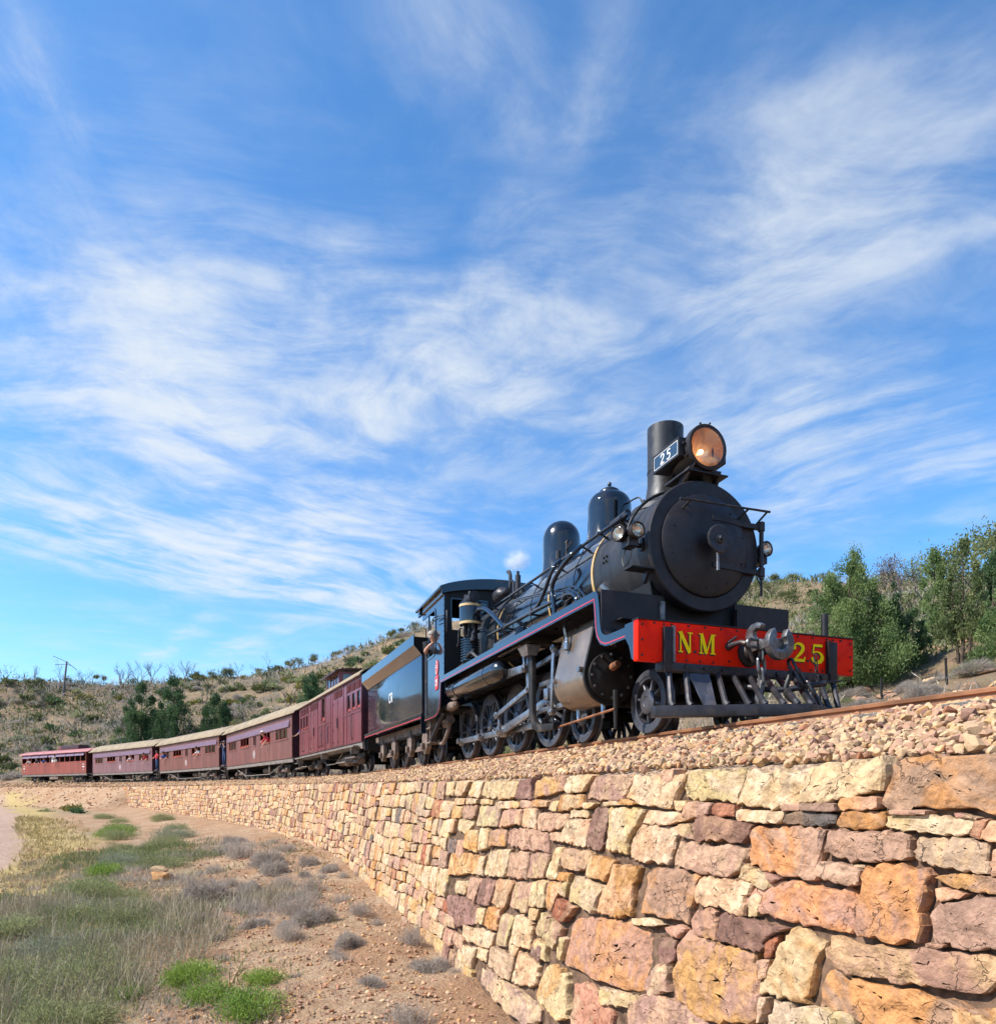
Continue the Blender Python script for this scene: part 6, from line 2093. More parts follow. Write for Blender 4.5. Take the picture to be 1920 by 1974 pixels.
# air pump
PU, PV = -5.34, 1.06
PMP = empty('air_pump', (PU, -PV, 1.62), 0, LOCO)
b = MB()
b.lathe([(0.76, 0.10), (0.765, 0.195), (0.79, 0.20), (1.15, 0.20), (1.175, 0.195), (1.18, 0.12), (1.20, 0.0)], axis='w', n=36)
b.build('steam_cylinder', M['blue_black'], PMP, angle=40)
for w_ in (0.80, 1.12):
    b = MB()
    b.lathe([(w_ - 0.022, 0.198), (w_ - 0.022, 0.207), (w_ + 0.022, 0.207), (w_ + 0.022, 0.198)], axis='w', n=36, closed=True)
    b.build('cylinder_band', M['gold_band'], PMP)
b = MB()
b.cyl((-0.20, 0.0, 1.26), (0.20, 0.0, 1.26), 0.085, 16).cyl((-0.20, 0, 1.26), (-0.23, 0, 1.26), 0.10, 12).cyl((0.20, 0, 1.26), (0.23, 0, 1.26), 0.10, 12).cyl((0, 0, 1.18), (0, 0, 1.40), 0.06, 12, 0.035)
b.cyl((-0.12, 0.03, 1.18), (-0.12, 0.03, 1.36), 0.05, 10)
b.build('valve_chest', M['iron_dark'], PMP)
b = MB()
pr = [(0.06, 0.10)]
for q in range(9):
    w_ = 0.10 + q * 0.048
    pr += [(w_, 0.135), (w_ + 0.006, 0.175), (w_ + 0.020, 0.175), (w_ + 0.026, 0.135)]
pr += [(0.56, 0.12)]
b.lathe(pr, axis='w', n=32)
b.build('air_cylinder', M['blue_black'], PMP, angle=30)
b = MB()
for du, dv in ((0.10, 0.05), (-0.10, 0.05), (0.0, -0.11)):
    b.cyl((du, dv, 0.52), (du, dv, 0.78), 0.035, 10)
b.build('pump_column', M['soot_black'], PMP)
for w_ in (0.12, 0.42):
    b = MB()
    b.lathe([(w_, 0.03), (w_ + 0.02, 0.055), (w_ + 0.08, 0.055), (w_ + 0.10, 0.035), (w_ + 0.16, 0.035), (w_ + 0.17, 0.02)], (0.23, 0.02, 0), 'w', 14)
    b.cyl((0.10, 0, w_ + 0.06), (0.23, 0.02, w_ + 0.06), 0.03, 8)
    b.build('pump_valve', M['iron_dark'], PMP)
for pts_, r_ in (([(-0.10, 0.05, 0.70), (-0.20, 0.12, 0.76), (-0.27, 0.14, 0.66), (-0.28, 0.14, 0.50), (-0.34, 0.15, 0.44)], 0.016),
                 ([(0.02, 0.13, 0.76), (0.10, 0.16, 0.70), (0.12, 0.15, 0.60), (0.06, 0.12, 0.54)], 0.02),
                 ([(0.10, 0.10, 0.16), (0.32, 0.08, 0.20), (0.46, 0.04, 0.12), (0.60, 0.0, 0.02)], 0.034)):
    MB().tube(bez(pts_, 5), r_, 8).build('pump_pipe', M['iron_dark'], PMP)
MB().tube([(-0.62, 0.16, 0.0), (-0.10, 0.10, 0.08)], 0.014, 6).build('pump_stay', M['coupler_steel'], PMP)

# ------------------------------------------------------------------ cab
CU, CR, CVH = -6.30, -8.02, 1.29
b = MB()
# near and far side sheets, with the window opening reaching the back edge
for sd in (1, -1):
    b = MB()
    sheet = [(CU, 1.60), (CU, 3.20), (CU - 1.72, 3.20), (CU - 1.72, 3.06), (CU - 0.78, 3.06), (CU - 0.70, 3.045), (CU - 0.655, 2.99), (CU - 0.64, 2.90), (CU - 0.64, 2.30), (CU - 0.66, 2.22), (CU - 0.72, 2.17), (CU - 0.85, 2.155), (CU - 1.26, 2.155), (CU - 1.26, 0.97), (CU - 0.62, 0.97), (CU - 0.42, 1.02), (CU - 0.31, 1.15), (CU - 0.27, 1.50), (CU - 0.26, 1.60)]
    b.prism(sheet, CVH * sd, (CVH - 0.02) * sd)
    b.build('cab_side', M['blue_black'], LOCO, angle=30)
    b = MB()
    edge = [(CU - 0.80, 3.06), (CU - 0.70, 3.045), (CU - 0.655, 2.99), (CU - 0.64, 2.90), (CU - 0.64, 2.30), (CU - 0.66, 2.22), (CU - 0.72, 2.17), (CU - 0.85, 2.155), (CU - 1.26, 2.155)]
    b.band(edge, offs(edge, 0.05), (CVH + 0.001) * sd, (CVH + 0.012) * sd)
    b.build('opening_rim', M['blue_black'], LOCO, angle=30)
    MB().cyl((CU - 1.23, 1.27 * sd, 2.15), (CU - 1.23, 1.27 * sd, 3.1), 0.020, 10).build('cab_post', M['blue_black'], LOCO)
    b = MB()
    b.tube([(CU - 0.62, 1.36 * sd, 2.82), (CU - 0.40, 1.39 * sd, 2.82), (CU - 0.12, 1.36 * sd, 2.80), (CU - 0.06, 1.30 * sd, 2.79)], 0.012, 6)
    b.tube([(CU - 0.62, 1.36 * sd, 2.74), (CU - 0.40, 1.40 * sd, 2.735), (CU - 0.12, 1.36 * sd, 2.75), (CU - 0.06, 1.30 * sd, 2.75)], 0.010, 6)
    b.build('mirror_arm', M['soot_black'], LOCO)
    MB().tube([(CU + 0.03, 1.24 * sd, 2.44), (CU + 0.06, 1.25 * sd, 2.48), (CU + 0.06, 1.25 * sd, 2.84), (CU + 0.03, 1.24 * sd, 2.88)], 0.013, 8).build('grab_rail', M['iron_dark'], LOCO)
bolts(LOCO, [(CU - 0.05, CVH, 1.75 + 0.105 * q) for q in range(14)] + [(CU - 0.60, CVH, 2.3 + 0.09 * q) for q in range(7)], (0, 1, 0), 0.010, 0.006, 'blue_black', 'rivet')
# front sheet round the firebox, with a window each side
for sd in (1, -1):
    b = MB()
    V_, W_ = [0.0, 0.40, 0.95, 1.13, 1.27], [1.25, 2.40, 2.52, 3.12, 3.36]
    for i in range(4):
        for j in range(4):
            hole = (i in (1, 2) and j == 2) or (i == 1 and j == 1)
            if hole:
                continue
            if i == 0 and j < 2 and False:
                continue
            w1_ = W_[j + 1]
            b.box(CU - 0.012, CU, V_[i] * sd, V_[i + 1] * sd, W_[j], w1_)
    b.build('cab_front', M['soot_black'], LOCO)
    b = MB()
    for (v0, v1, w0, w1) in ((0.38, 1.15, 3.12, 3.15), (1.13, 1.16, 2.52, 3.12), (0.38, 0.40, 2.40, 3.12)):
        b.box(CU, CU + 0.012, v0 * sd, v1 * sd, w0, w1)
    b.build('window_frame', M['blue_black'], LOCO)
    b = MB()
    b.box(CU - 0.010, CU - 0.006, 0.40 * sd, 0.78 * sd, 2.41, 3.11)
    b.build('window_pane', M['pane_glass'], LOCO)
# roof: shallow arch with an overhang
arch = []
for k in range(21):
    v_ = 1.36 - 2.72 * k / 20
    arch.append((v_, 3.36 + 0.235 * (1 - (v_ / 1.36) ** 2) ** 0.9))
b = MB()
b.band(arch, [(p[0], p[1] - 0.03) for p in arch], CU + 0.06, CU - 2.02, 'vw')
b.build('cab_roof', M['blue_black'], LOCO, angle=30)
b = MB()
b.band([(p[0], p[1] - 0.012) for p in arch], [(p[0], 3.20 + (p[1] - 3.36) * 0.75) for p in arch], CU + 0.062, CU + 0.075, 'vw')
b.build('roof_fascia', M['blue_black'], LOCO, angle=30)
b = MB()
b.band([(p[0], p[1] - 0.012) for p in arch], [(p[0], 3.19) for p in arch], CU - 1.72, CU - 1.70, 'vw')
b.build('roof_end', M['soot_black'], LOCO, angle=30)
for sd in (1, -1):
    b = MB()
    b.box(CU + 0.07, CU - 2.03, 1.33 * sd, 1.385 * sd, 3.30, 3.352)
    b.build('roof_gutter', M['blue_black'], LOCO, bevel=0.01)
    MB().box(CU + 0.0, CU - 2.0, 1.275 * sd, 1.325 * sd, 3.20, 3.30).build('roof_cornice', M['blue_black'], LOCO)
MB().box(CR + 0.3, CU - 0.3, -1.2, 1.2, 1.0, 1.06).build('cab_floor', M['soot_black'], LOCO)
b = MB()
b.box(CU - 0.55, CU - 0.02, -0.72, 0.72, 1.2, 2.9)
b.build('backhead', M['soot_black'], LOCO, bevel=0.05)
# number plates on the cab side
pl_ = [(-6.80 + 0.105 * math.cos(R(a)), 1.84 + 0.155 * math.sin(R(a))) for a in range(0, 360, 12)]
b = MB()
b.prism(pl_, CVH + 0.001, CVH + 0.016)
op = b.build('builders_plate', M['plate_red'], LOCO, bevel=0.004)
b = MB()
b.prism([(-6.90, 1.385), (-6.72, 1.40), (-6.70, 1.42), (-6.70, 1.66), (-6.72, 1.68), (-6.90, 1.67), (-6.92, 1.65), (-6.92, 1.41)], CVH + 0.001, CVH + 0.016)
rp = b.build('number_plate', M['plate_red'], LOCO, bevel=0.004)
b = MB()
glyph(b, 's2', (-6.895, CVH + 0.0165, 1.47), (1, 0, 0), (0, 0, 1), (0, 1, 0), 0.125, 0.95, 0.004)
glyph(b, 's5', (-6.805, CVH + 0.0165, 1.47), (1, 0, 0), (0, 0, 1), (0, 1, 0), 0.125, 0.95, 0.004)
b.build('number', M['paint_white'], rp, angle=60)
b = MB()
rim = [(-6.80 + 0.080 * math.cos(R(a)), 1.84 + 0.125 * math.sin(R(a))) for a in range(0, 361, 12)]
a_, b_ = stroke(rim, 0.010)
b.band(a_, b_, CVH + 0.0165, CVH + 0.020)
b.box(-6.845, -6.755, CVH + 0.0165, CVH + 0.020, 1.835, 1.85)
b.box(-6.845, -6.755, CVH + 0.0165, CVH + 0.020, 1.875, 1.885)
b.build('plate_rim', M['paint_white'], op, angle=60)
# below the cab: injector, pipes, steps
b = MB()
b.tube(bez([(-6.75, 1.15, 0.92), (-6.95, 1.18, 0.80), (-7.35, 1.20, 0.55), (-7.75, 1.2, 0.36)], 6), 0.045, 10)
b.build('injector_pipe', M['iron_dark'], LOCO)
b = MB()
b.tube(bez([(-6.9, 0.95, 0.95), (-6.88, 1.0, 0.70), (-7.0, 1.05, 0.45), (-7.25, 1.05, 0.33), (-7.6, 1.05, 0.38)], 6), 0.04, 10)
b.build('overflow_pipe', M['axle_brown'], LOCO)
b = MB()
b.cyl((-7.1, 1.02, 0.72), (-6.75, 1.02, 0.80), 0.09, 12).cyl((-6.95, 1.02, 0.66), (-6.95, 1.02, 0.92), 0.05, 10)
b.build('injector', M['axle_brown'], LOCO)
b = MB()
b.box(-7.60, -7.56, 1.10, 1.24, 0.32, 0.95).box(-7.74, -7.42, 1.02, 1.28, 0.66, 0.685).box(-7.74, -7.42, 1.02, 1.28, 0.35, 0.375)
b.build('cab_step', M['axle_brown'], LOCO)
b = MB()
b.lathe([(-0.34, 0.0), (-0.30, 0.06), (-0.05, 0.10), (0.28, 0.07), (0.32, 0.0)], (-6.45, 1.08, 1.02), n=16)
b.build('ejector_pot', M['axle_brown'], LOCO)
for u_ in (-7.2, -7.9):
    MB().box(u_ - 0.06, u_ + 0.06, 0.85, 1.05, 0.45, 0.95).build('frame_bracket', M['under_black'], LOCO, bevel=0.01)

# ------------------------------------------------------------------ rolling stock
def vehicle(name, s0, L):
    """Empty at the front end of a vehicle of length L standing on the curve"""
    b1, b2 = on_track(s0 + 0.2 * L, 0.0), on_track(s0 + 0.8 * L, 0.0)
    d = b1 - b2
    d = d / np.linalg.norm(d)
    o = b1 + d * 0.2 * L
    return empty(name, tuple(o), math.atan2(d[1], d[0]))


WHEEL_ME = {}


def plain_wheel(r):
    if r not in WHEEL_ME:
        b = MB()
        b.lathe([(0.05, r - 0.06), (0.05, r), (-0.03, r), (-0.045, r + 0.025), (-0.06, r + 0.025), (-0.06, r - 0.06)], axis='v', n=28, closed=True)
        b.lathe([(0.06, 0.0), (0.06, 0.10), (0.02, 0.13), (0.01, r - 0.06), (-0.02, r - 0.06), (-0.03, 0.1), (-0.06, 0.1), (-0.06, 0.0)], axis='v', n=28)
        c = MB()
        c.lathe([(-0.05, r - 0.06), (-0.05, r), (0.03, r), (0.045, r + 0.025), (0.06, r + 0.025), (0.06, r - 0.06)], axis='v', n=28, closed=True)
        c.lathe([(-0.06, 0.0), (-0.06, 0.10), (-0.02, 0.13), (-0.01, r - 0.06), (0.02, r - 0.06), (0.03, 0.1), (0.06, 0.1), (0.06, 0.0)], axis='v', n=28)
        WHEEL_ME[r] = (b.mesh('wheel', MATS['wheel_grey']), c.mesh('wheel', MATS['wheel_grey']))
    return WHEEL_ME[r]


def bogie(parent, uc, wb, r=0.36, box_m='axle_brown', frame_m='under_black', plates=False):
    bg = empty('bogie', (uc, 0, 0), 0, parent)
    n, f_ = plain_wheel(r)
    for du in (wb / 2, -wb / 2):
        link_mesh('wheel', n, bg, (du, -0.595, r))
        link_mesh('wheel', f_, bg, (du, 0.595, r))
        MB().cyl((du, -0.9, r), (du, 0.9, r), 0.055, 10).build('axle', M['under_black'], bg)
        for sd in (1, -1):
            b = MB()
            if plates:
                b.prism([(du - 0.20, 0.62), (du - 0.07, 0.86), (du + 0.07, 0.86), (du + 0.20, 0.62), (du + 0.20, 0.36), (du + 0.05, 0.20), (du - 0.05, 0.20), (du - 0.20, 0.36)], 0.86 * sd, 0.98 * sd)
                b.box(du - 0.05, du + 0.05, 0.98 * sd, 1.06 * sd, 0.30, 0.46)
            else:
                b.box(du - 0.12, du + 0.12, 0.80 * sd, 0.98 * sd, r - 0.11, r + 0.13).box(du - 0.08, du + 0.08, 0.98 * sd, 1.03 * sd, r - 0.08, r + 0.06)
            b.build('axle_box', M[box_m], bg, bevel=0.015)
    for sd in (1, -1):
        b = MB()
        h = wb / 2
        b.prism([(-h - 0.30, 0.52), (-h - 0.25, 0.62), (-0.35, 0.62), (-0.25, 0.50), (0.25, 0.50), (0.35, 0.62), (h + 0.25, 0.62), (h + 0.30, 0.52), (h + 0.15, 0.44), (0.30, 0.36), (-0.30, 0.36), (-h - 0.15, 0.44)], 0.78 * sd, 0.84 * sd)
        b.build('side_frame', M[frame_m], bg)
        b = MB()
        for q in range(4):
            b.box(-0.34 + 0.06 * q, 0.34 - 0.06 * q, 0.845 * sd, 0.92 * sd, 0.30 + 0.03 * q, 0.325 + 0.03 * q)
        b.build('bolster_spring', M[box_m], bg)
    MB().box(-0.16, 0.16, -0.8, 0.8, 0.42, 0.66).build('bolster', M[frame_m], bg)
    return bg


# tender
TEN = vehicle('tender', 8.40, 6.1)
tag(TEN, 'glossy blue black coal tender lettered CR behind the locomotive cab', 'tender')
TL = 5.95
b = MB()
b.box(-TL, 0.0, -1.25, 1.25, 1.07, 2.40)
b.build('tank', M['blue_black'], TEN, bevel=0.03)
for sd in (1, -1):
    b = MB()
    sec = [(1.25, 2.40), (1.43, 2.60), (1.43, 2.83), (1.41, 2.83), (1.41, 2.615), (1.235, 2.42)]
    b.prism([(p[0] * sd, p[1]) for p in sec], -TL - 0.06, 0.0, 'vw')
    b.build('tank_flare', M['blue_black'], TEN)
b = MB()
b.prism([(-1.25, 2.40), (1.25, 2.40), (1.42, 2.62), (1.42, 2.80), (-1.42, 2.80), (-1.42, 2.62)], -0.07, -0.05, 'vw')
b.build('coal_plate', M['soot_black'], TEN)
b = MB()
b.prism([(-1.25, 2.40), (1.25, 2.40), (1.40, 2.62), (1.40, 2.70), (-1.40, 2.70), (-1.40, 2.62)], -TL + 0.02, -TL + 0.04, 'vw')
b.build('rear_plate', M['soot_black'], TEN)
bolts(TEN, [(-0.12 - 0.19 * q, 1.25, 1.14) for q in range(31)] + [(-0.12 - 0.19 * q, 1.25, 2.34) for q in range(31)] + [(u_, 1.25, 1.14 + 0.15 * q) for q in range(1, 8) for u_ in (-0.10, -5.85)], (0, 1, 0), 0.010, 0.004, 'blue_black', 'rivet')
# coal heap
bmc = bmesh.new()
bmesh.ops.create_grid(bmc, x_segments=26, y_segments=18, size=1)
for v_ in bmc.verts:
    x_, y_ = v_.co.x, v_.co.y
    hgt_ = 0.26 * max(0, 1 - abs(x_) ** 3) * max(0, 1 - abs(y_) ** 2.5)
    v_.co = Vector((-2.2 + x_ * 1.9, y_ * 1.22, 2.46 + hgt_ + random.uniform(-0.05, 0.05)))
cm = bpy.data.meshes.new('coal')
bmc.to_mesh(cm)
bmc.free()
cm.materials.append(M['soot_black'])
cm.shade_flat()
link_mesh('coal', cm, TEN)
for ch, u_ in (('C', -3.18), ('R', -2.95)):
    b = MB()
    glyph(b, ch, (u_, 1.2515, 1.66), (1, 0, 0), (0, 0, 1), (0, 1, 0), 0.25, 0.85)
    b.build('letter', M['paint_white'], TEN, angle=60)
for sd in (1, -1):
    MB().box(-TL - 0.45, 0.06, 1.20 * sd, 1.275 * sd, 0.96, 1.068).build('footplate_edge', M['blue_black'], TEN)
    b = MB()
    b.band([(0.05, 0.985), (-6.36, 0.985)], [(0.05, 0.962), (-6.36, 0.962)], 1.276 * sd, 1.281 * sd)
    b.build('red_line', M['line_red'], TEN)
    b = MB()
    b.box(-6.40, -6.36, 1.16 * sd, 1.275 * sd, 0.58, 0.958).box(0.02, 0.06, 1.16 * sd, 1.275 * sd, 0.62, 0.958)
    b.build('corner_plate', M['blue_black'], TEN)
    b = MB()
    b.prism([(0.0, 0.955), (-6.3, 0.955), (-6.3, 0.80), (-5.6, 0.74), (-0.6, 0.74), (0.0, 0.80)], 0.90 * sd, 0.94 * sd)
    b.build('frame_plate', M['axle_brown'], TEN)
MB().box(-6.3, 0.0, -0.9, 0.9, 0.70, 0.955).build('underframe', M['soot_black'], TEN)
MB().box(-6.42, -6.30, -1.2, 1.2, 0.60, 1.0).build('headstock', M['under_black'], TEN)
bogie(TEN, -1.42, 1.42, 0.37, plates=True)
bogie(TEN, -4.55, 1.42, 0.37, plates=True)
b = MB()
b.cyl((0.16, 1.16, 1.0), (0.16, 1.16, 2.36), 0.055, 14).lathe([(0.0, 0.06), (0.12, 0.09), (0.30, 0.11), (0.31, 0.08)], (0.16, 1.16, 2.34), 'w', 14)
b.build('hand_brake_column', M['iron_dark'], TEN)
for u_, h_ in ((-0.45, 0.36), (-0.85, 0.34), (-2.6, 0.26), (-3.9, 0.12)):
    b = MB()
    b.tube(bez([(u_, 0.9, 2.80), (u_, 0.9, 2.80 + h_), (u_ - 0.04, 0.9, 2.86 + h_), (u_ - 0.10, 0.9, 2.86 + h_)], 4), 0.014, 6)
    b.build('fire_iron', M['soot_black'], TEN)
b = MB()
b.lathe([(0.0, 0.18), (0.06, 0.20), (0.08, 0.15), (0.10, 0.0)], (-4.7, 0.7, 2.70), 'w', 20)
b.box(-4.9, -4.6, 0.60, 0.66, 2.78, 2.98)
b.build('filler_hatch', M['soot_black'], TEN)


def side_with_openings(u0, u1, w0, w1, ops, v0, v1):
    """a flat side with rectangular openings; ops = (ua, ub, wa, wb) all sharing wa, wb per band"""
    b = MB()
    us_ = sorted(set([u0, u1] + [o[0] for o in ops] + [o[1] for o in ops]))
    ws_ = sorted(set([w0, w1] + [o[2] for o in ops] + [o[3] for o in ops]))
    def solid(i, j):
        if not (0 <= i < len(us_) - 1 and 0 <= j < len(ws_) - 1):
            return False
        cu, cw = (us_[i] + us_[i + 1]) / 2, (ws_[j] + ws_[j + 1]) / 2
        return not any(o[0] < cu < o[1] and o[2] < cw < o[3] for o in ops)
    for i in range(len(us_) - 1):
        for j in range(len(ws_) - 1):
            if not solid(i, j):
                continue
            a, c, d, e = us_[i], us_[i + 1], ws_[j], ws_[j + 1]
            for v_ in (v0, v1):
                b.add([(a, v_, d), (c, v_, d), (c, v_, e), (a, v_, e)], [(0, 1, 2, 3)])
            for (di, dj, q) in ((-1, 0, [(a, d), (a, e)]), (1, 0, [(c, d), (c, e)]), (0, -1, [(a, d), (c, d)]), (0, 1, [(a, e), (c, e)])):
                if not solid(i + di, j + dj):
                    (p0, p1) = q
                    b.add([(p0[0], v0, p0[1]), (p1[0], v0, p1[1]), (p1[0], v1, p1[1]), (p0[0], v1, p0[1])], [(0, 1, 2, 3)])
    # weld
    seen, remap, nv = {}, [], []
    for p in b.v:
        k = (round(p[0], 4), round(p[1], 4), round(p[2], 4))
        if k not in seen:
            seen[k] = len(nv)
            nv.append(p)
        remap.append(seen[k])
    b.f = [tuple(remap[i] for i in f) for f in b.f]
    b.v = nv
    return b


def window_set(parent, ua, ub, wa, wb, n, v, frame_m, sash=None, open_=False):
    """a group of n lights in one opening: frame, mullions and a pane to each light"""
    b = MB()
    t = 0.035
    b.box(ua, ub, v - 0.05, v + 0.006, wb - t, wb).box(ua, ub, v - 0.05, v + 0.02, wa, wa + t)
    for k in range(n + 1):
        c = ua + (ub - ua) * k / n
        b.box(c - t * 0.7, c + t * 0.7, v - 0.05, v + 0.004, wa + t, wb - t)
    wd = b.build('window', M[frame_m], parent)
    for k in range(n):
        a, c = ua + (ub - ua) * k / n + t * 0.7, ua + (ub - ua) * (k + 1) / n - t * 0.7
        if sash:
            MB().box(a, c, v - 0.045, v - 0.025, wa + t, wa + t + (wb - wa) * 0.16).build('sash', M[sash], wd)
        if not open_:
            MB().box(a, c, v - 0.036, v - 0.032, wa + t, wb - t).build('pane', M['pane_glass'], wd)
    return wd


def roof_arch(v_half, w_eave, rise, n=18, pw=0.72):
    pts = []
    for k in range(n + 1):
        v_ = v_half - 2 * v_half * k / n
        pts.append((v_, w_eave + rise * (1 - (abs(v_) / v_half) ** 2.2) ** pw))
    return pts


def roof(parent, u_front, u_back, v_half, w_eave, rise, m_, droop=0.0, name='roof'):
    """canvas roof swept along the coach, drooping at the ends"""
    b = MB()
    us_ = [u_front, u_front - 0.25, u_front - 0.6, u_front - 1.0] + [u_front - 1.0 + (u_back + 1.0 - u_front + 1.0) * k / 6 for k in range(1, 6)] + [u_back + 1.0, u_back + 0.6, u_back + 0.25, u_back]
    rows = []
    for u_ in us_:
        e = min(u_front - u_, u_ - u_back)
        k = max(0.0, 1 - e / 0.9)
        ar = roof_arch(v_half - 0.0, w_eave, rise - droop * k * k)
        rows.append([(u_, p[0], p[1]) for p in ar])
    n = len(rows[0])
    V = [p for r_ in rows for p in r_] + [(p[0], p[1], p[2] - 0.05) for r_ in rows for p in r_]
    o = len(rows) * n
    F = []
    for i in range(len(rows) - 1):
        for k in range(n - 1):
            F.append((i * n + k, i * n + k + 1, (i + 1) * n + k + 1, (i + 1) * n + k))
            F.append((o + i * n + k, o + (i + 1) * n + k, o + (i + 1) * n + k + 1, o + i * n + k + 1))
        for k in (0, n - 1):
            F.append((i * n + k, (i + 1) * n + k, o + (i + 1) * n + k, o + i * n + k))
    for i in (0, len(rows) - 1):
        for k in range(n - 1):
            F.append((i * n + k, i * n + k + 1, o + i * n + k + 1, o + i * n + k))
    b.add(V, F)
    return b.build(name, m_, parent, angle=50)


# ---- brake van
VAN = vehicle('brake_van', 15.46, 10.9)
tag(VAN, 'maroon wooden brake van with louvred doors behind the tender', 'railway van')
VF, VB, VV = -0.25, -10.95, 1.22
vw = [(-0.92, -0.36, 2.0, 2.63)]
ops = []
for (a, c) in ((-0.80, -0.38), (-1.44, -1.02), (-2.08, -1.66), (-9.42, -9.0), (-10.04, -9.62), (-10.66, -10.24)):
    ops.append((a, c, 2.0, 2.62))
ops.append((-6.18, -5.62, 2.03, 2.98))
LOUV = [(-0.86, -0.32), (-1.50, -0.96), (-2.12, -1.60), (-3.38, -2.76), (-4.06, -3.46), (-7.6, -6.96), (-8.30, -7.66), (-9.48, -8.92), (-10.06, -9.56), (-10.66, -10.14)]
sd_b = side_with_openings(VB, VF, 0.92, 3.10, ops, VV - 0.05, VV)
sd_b.build('side_panel', M['maroon'], VAN)
MB().box(VB, VF, -VV, -VV + 0.05, 0.92, 3.10).build('side_panel', M['maroon'], VAN)
for u_ in (VF, VB):
    k = -1 if u_ == VF else 1
    MB().box(u_ + 0.045 * k, u_, -VV + 0.05, VV - 0.05, 0.92, 3.10).build('end_panel', M['maroon_dark'], VAN)
MB().box(VB + 0.1, VF - 0.1, -0.4, -0.36, 0.95, 3.05).build('window_shade_sheet', M['interior_shade'], VAN)  # added dark sheet, stands in for the shade behind the windows
MB().box(VB + 0.05, VF - 0.05, -VV + 0.06, VV - 0.06, 0.925, 0.96).build('floor', M['interior_shade'], VAN)
for (a, c, w0, w1) in ops:
    window_set(VAN, a, c, w0, w1, 1, VV, 'maroon', 'sash_red')
lv = MB()
for q in range(6):
    lv.hexa([(-0.24, -0.004, 0.04 * q), (0.24, -0.004, 0.04 * q), (0.24, 0.016, 0.04 * q + 0.004), (-0.24, 0.016, 0.04 * q + 0.004), (-0.24, -0.004, 0.04 * q + 0.014), (0.24, -0.004, 0.04 * q + 0.014), (0.24, 0.018, 0.04 * q + 0.012), (-0.24, 0.018, 0.04 * q + 0.012)])
for (a, c) in LOUV:
    L_ = empty('louvre', ((a + c) / 2, -VV - 0.002, 2.70), 0, VAN)
    MB().box((a - c) / 2, (c - a) / 2, 0.0, 0.006, -0.01, 0.26).build('louvre_board', M['maroon_dark'], L_)
    for q in range(6):
        h_ = (c - a) / 2 - 0.02
        MB().hexa([(-h_, 0.004, 0.042 * q), (h_, 0.004, 0.042 * q), (h_, 0.022, 0.042 * q - 0.012), (-h_, 0.022, 0.042 * q - 0.012), (-h_, 0.004, 0.042 * q + 0.022), (h_, 0.004, 0.042 * q + 0.022), (h_, 0.024, 0.042 * q + 0.0), (-h_, 0.024, 0.042 * q + 0.0)]).build('slat', M['maroon'], L_)
# grille low in the guard's door
G_ = empty('grille', (-5.24, -VV - 0.002, 1.16), 0, VAN)
MB().box(-0.24, 0.24, 0.0, 0.006, 0.0, 0.66).build('grille_board', M['maroon_dark'], G_)
for q in range(11):
    MB().hexa([(-0.22, 0.004, 0.058 * q + 0.02), (0.22, 0.004, 0.058 * q + 0.02), (0.22, 0.02, 0.058 * q + 0.01), (-0.22, 0.02, 0.058 * q + 0.01), (-0.22, 0.004, 0.058 * q + 0.05), (0.22, 0.004, 0.058 * q + 0.05), (0.22, 0.022, 0.058 * q + 0.026), (-0.22, 0.022, 0.058 * q + 0.026)]).build('slat', M['maroon'], G_)
# doors standing a little proud, with straps and handles
for (a, c, w1) in ((-3.40, -2.62, 2.66), (-4.14, -3.44, 2.66), (-6.24, -5.56, 2.0), (-7.62, -6.92, 2.66), (-8.34, -7.64, 2.66)):
    dr = MB().box(a, c, VV + 0.001, VV + 0.014, 0.96, w1).build('door', M['maroon'], VAN)
    for w_ in (1.05, 1.5, 2.45):
        if w_ < w1:
            MB().box(a + 0.0, a + 0.06, VV + 0.015, VV + 0.026, w_, w_ + 0.09).build('hinge', M['maroon_dark'], dr)
for u_ in (-1.30, -5.90, -6.55, -9.95):
    b = MB()
    b.tube([(u_, VV + 0.005, 1.90), (u_, VV + 0.06, 1.88), (u_, VV + 0.06, 1.15), (u_ - 0.10, VV + 0.005, 1.05)], 0.014, 6)
    b.build('grab_rail', M['iron_dark'], VAN)
for u_ in (-3.43, -7.63):
    b = MB()
    b.box(u_ - 0.03, u_ + 0.03, VV + 0.015, VV + 0.05, 1.60, 1.95)
    b.build('door_latch', M['iron_dark'], VAN)
for u_ in (-2.15, -2.58, -4.30, -4.62, -5.50, -6.28, -6.88, -8.4, -8.86, -10.75):
    MB().box(u_ - 0.018, u_ + 0.018, VV + 0.001, VV + 0.012, 0.93, 3.08).build('batten', M['maroon'], VAN)
MB().box(VB, VF, VV + 0.001, VV + 0.018, 1.90, 1.94).build('waist_rail', M['maroon'], VAN)
roof(VAN, VF + 0.20, VB - 0.25, 1.32, 3.09, 0.42, M['roof_tan'], 0.05)
MB().box(VB - 0.1, VF + 0.1, 1.23, 1.30, 3.02, 3.10).build('cornice', M['maroon'], VAN)
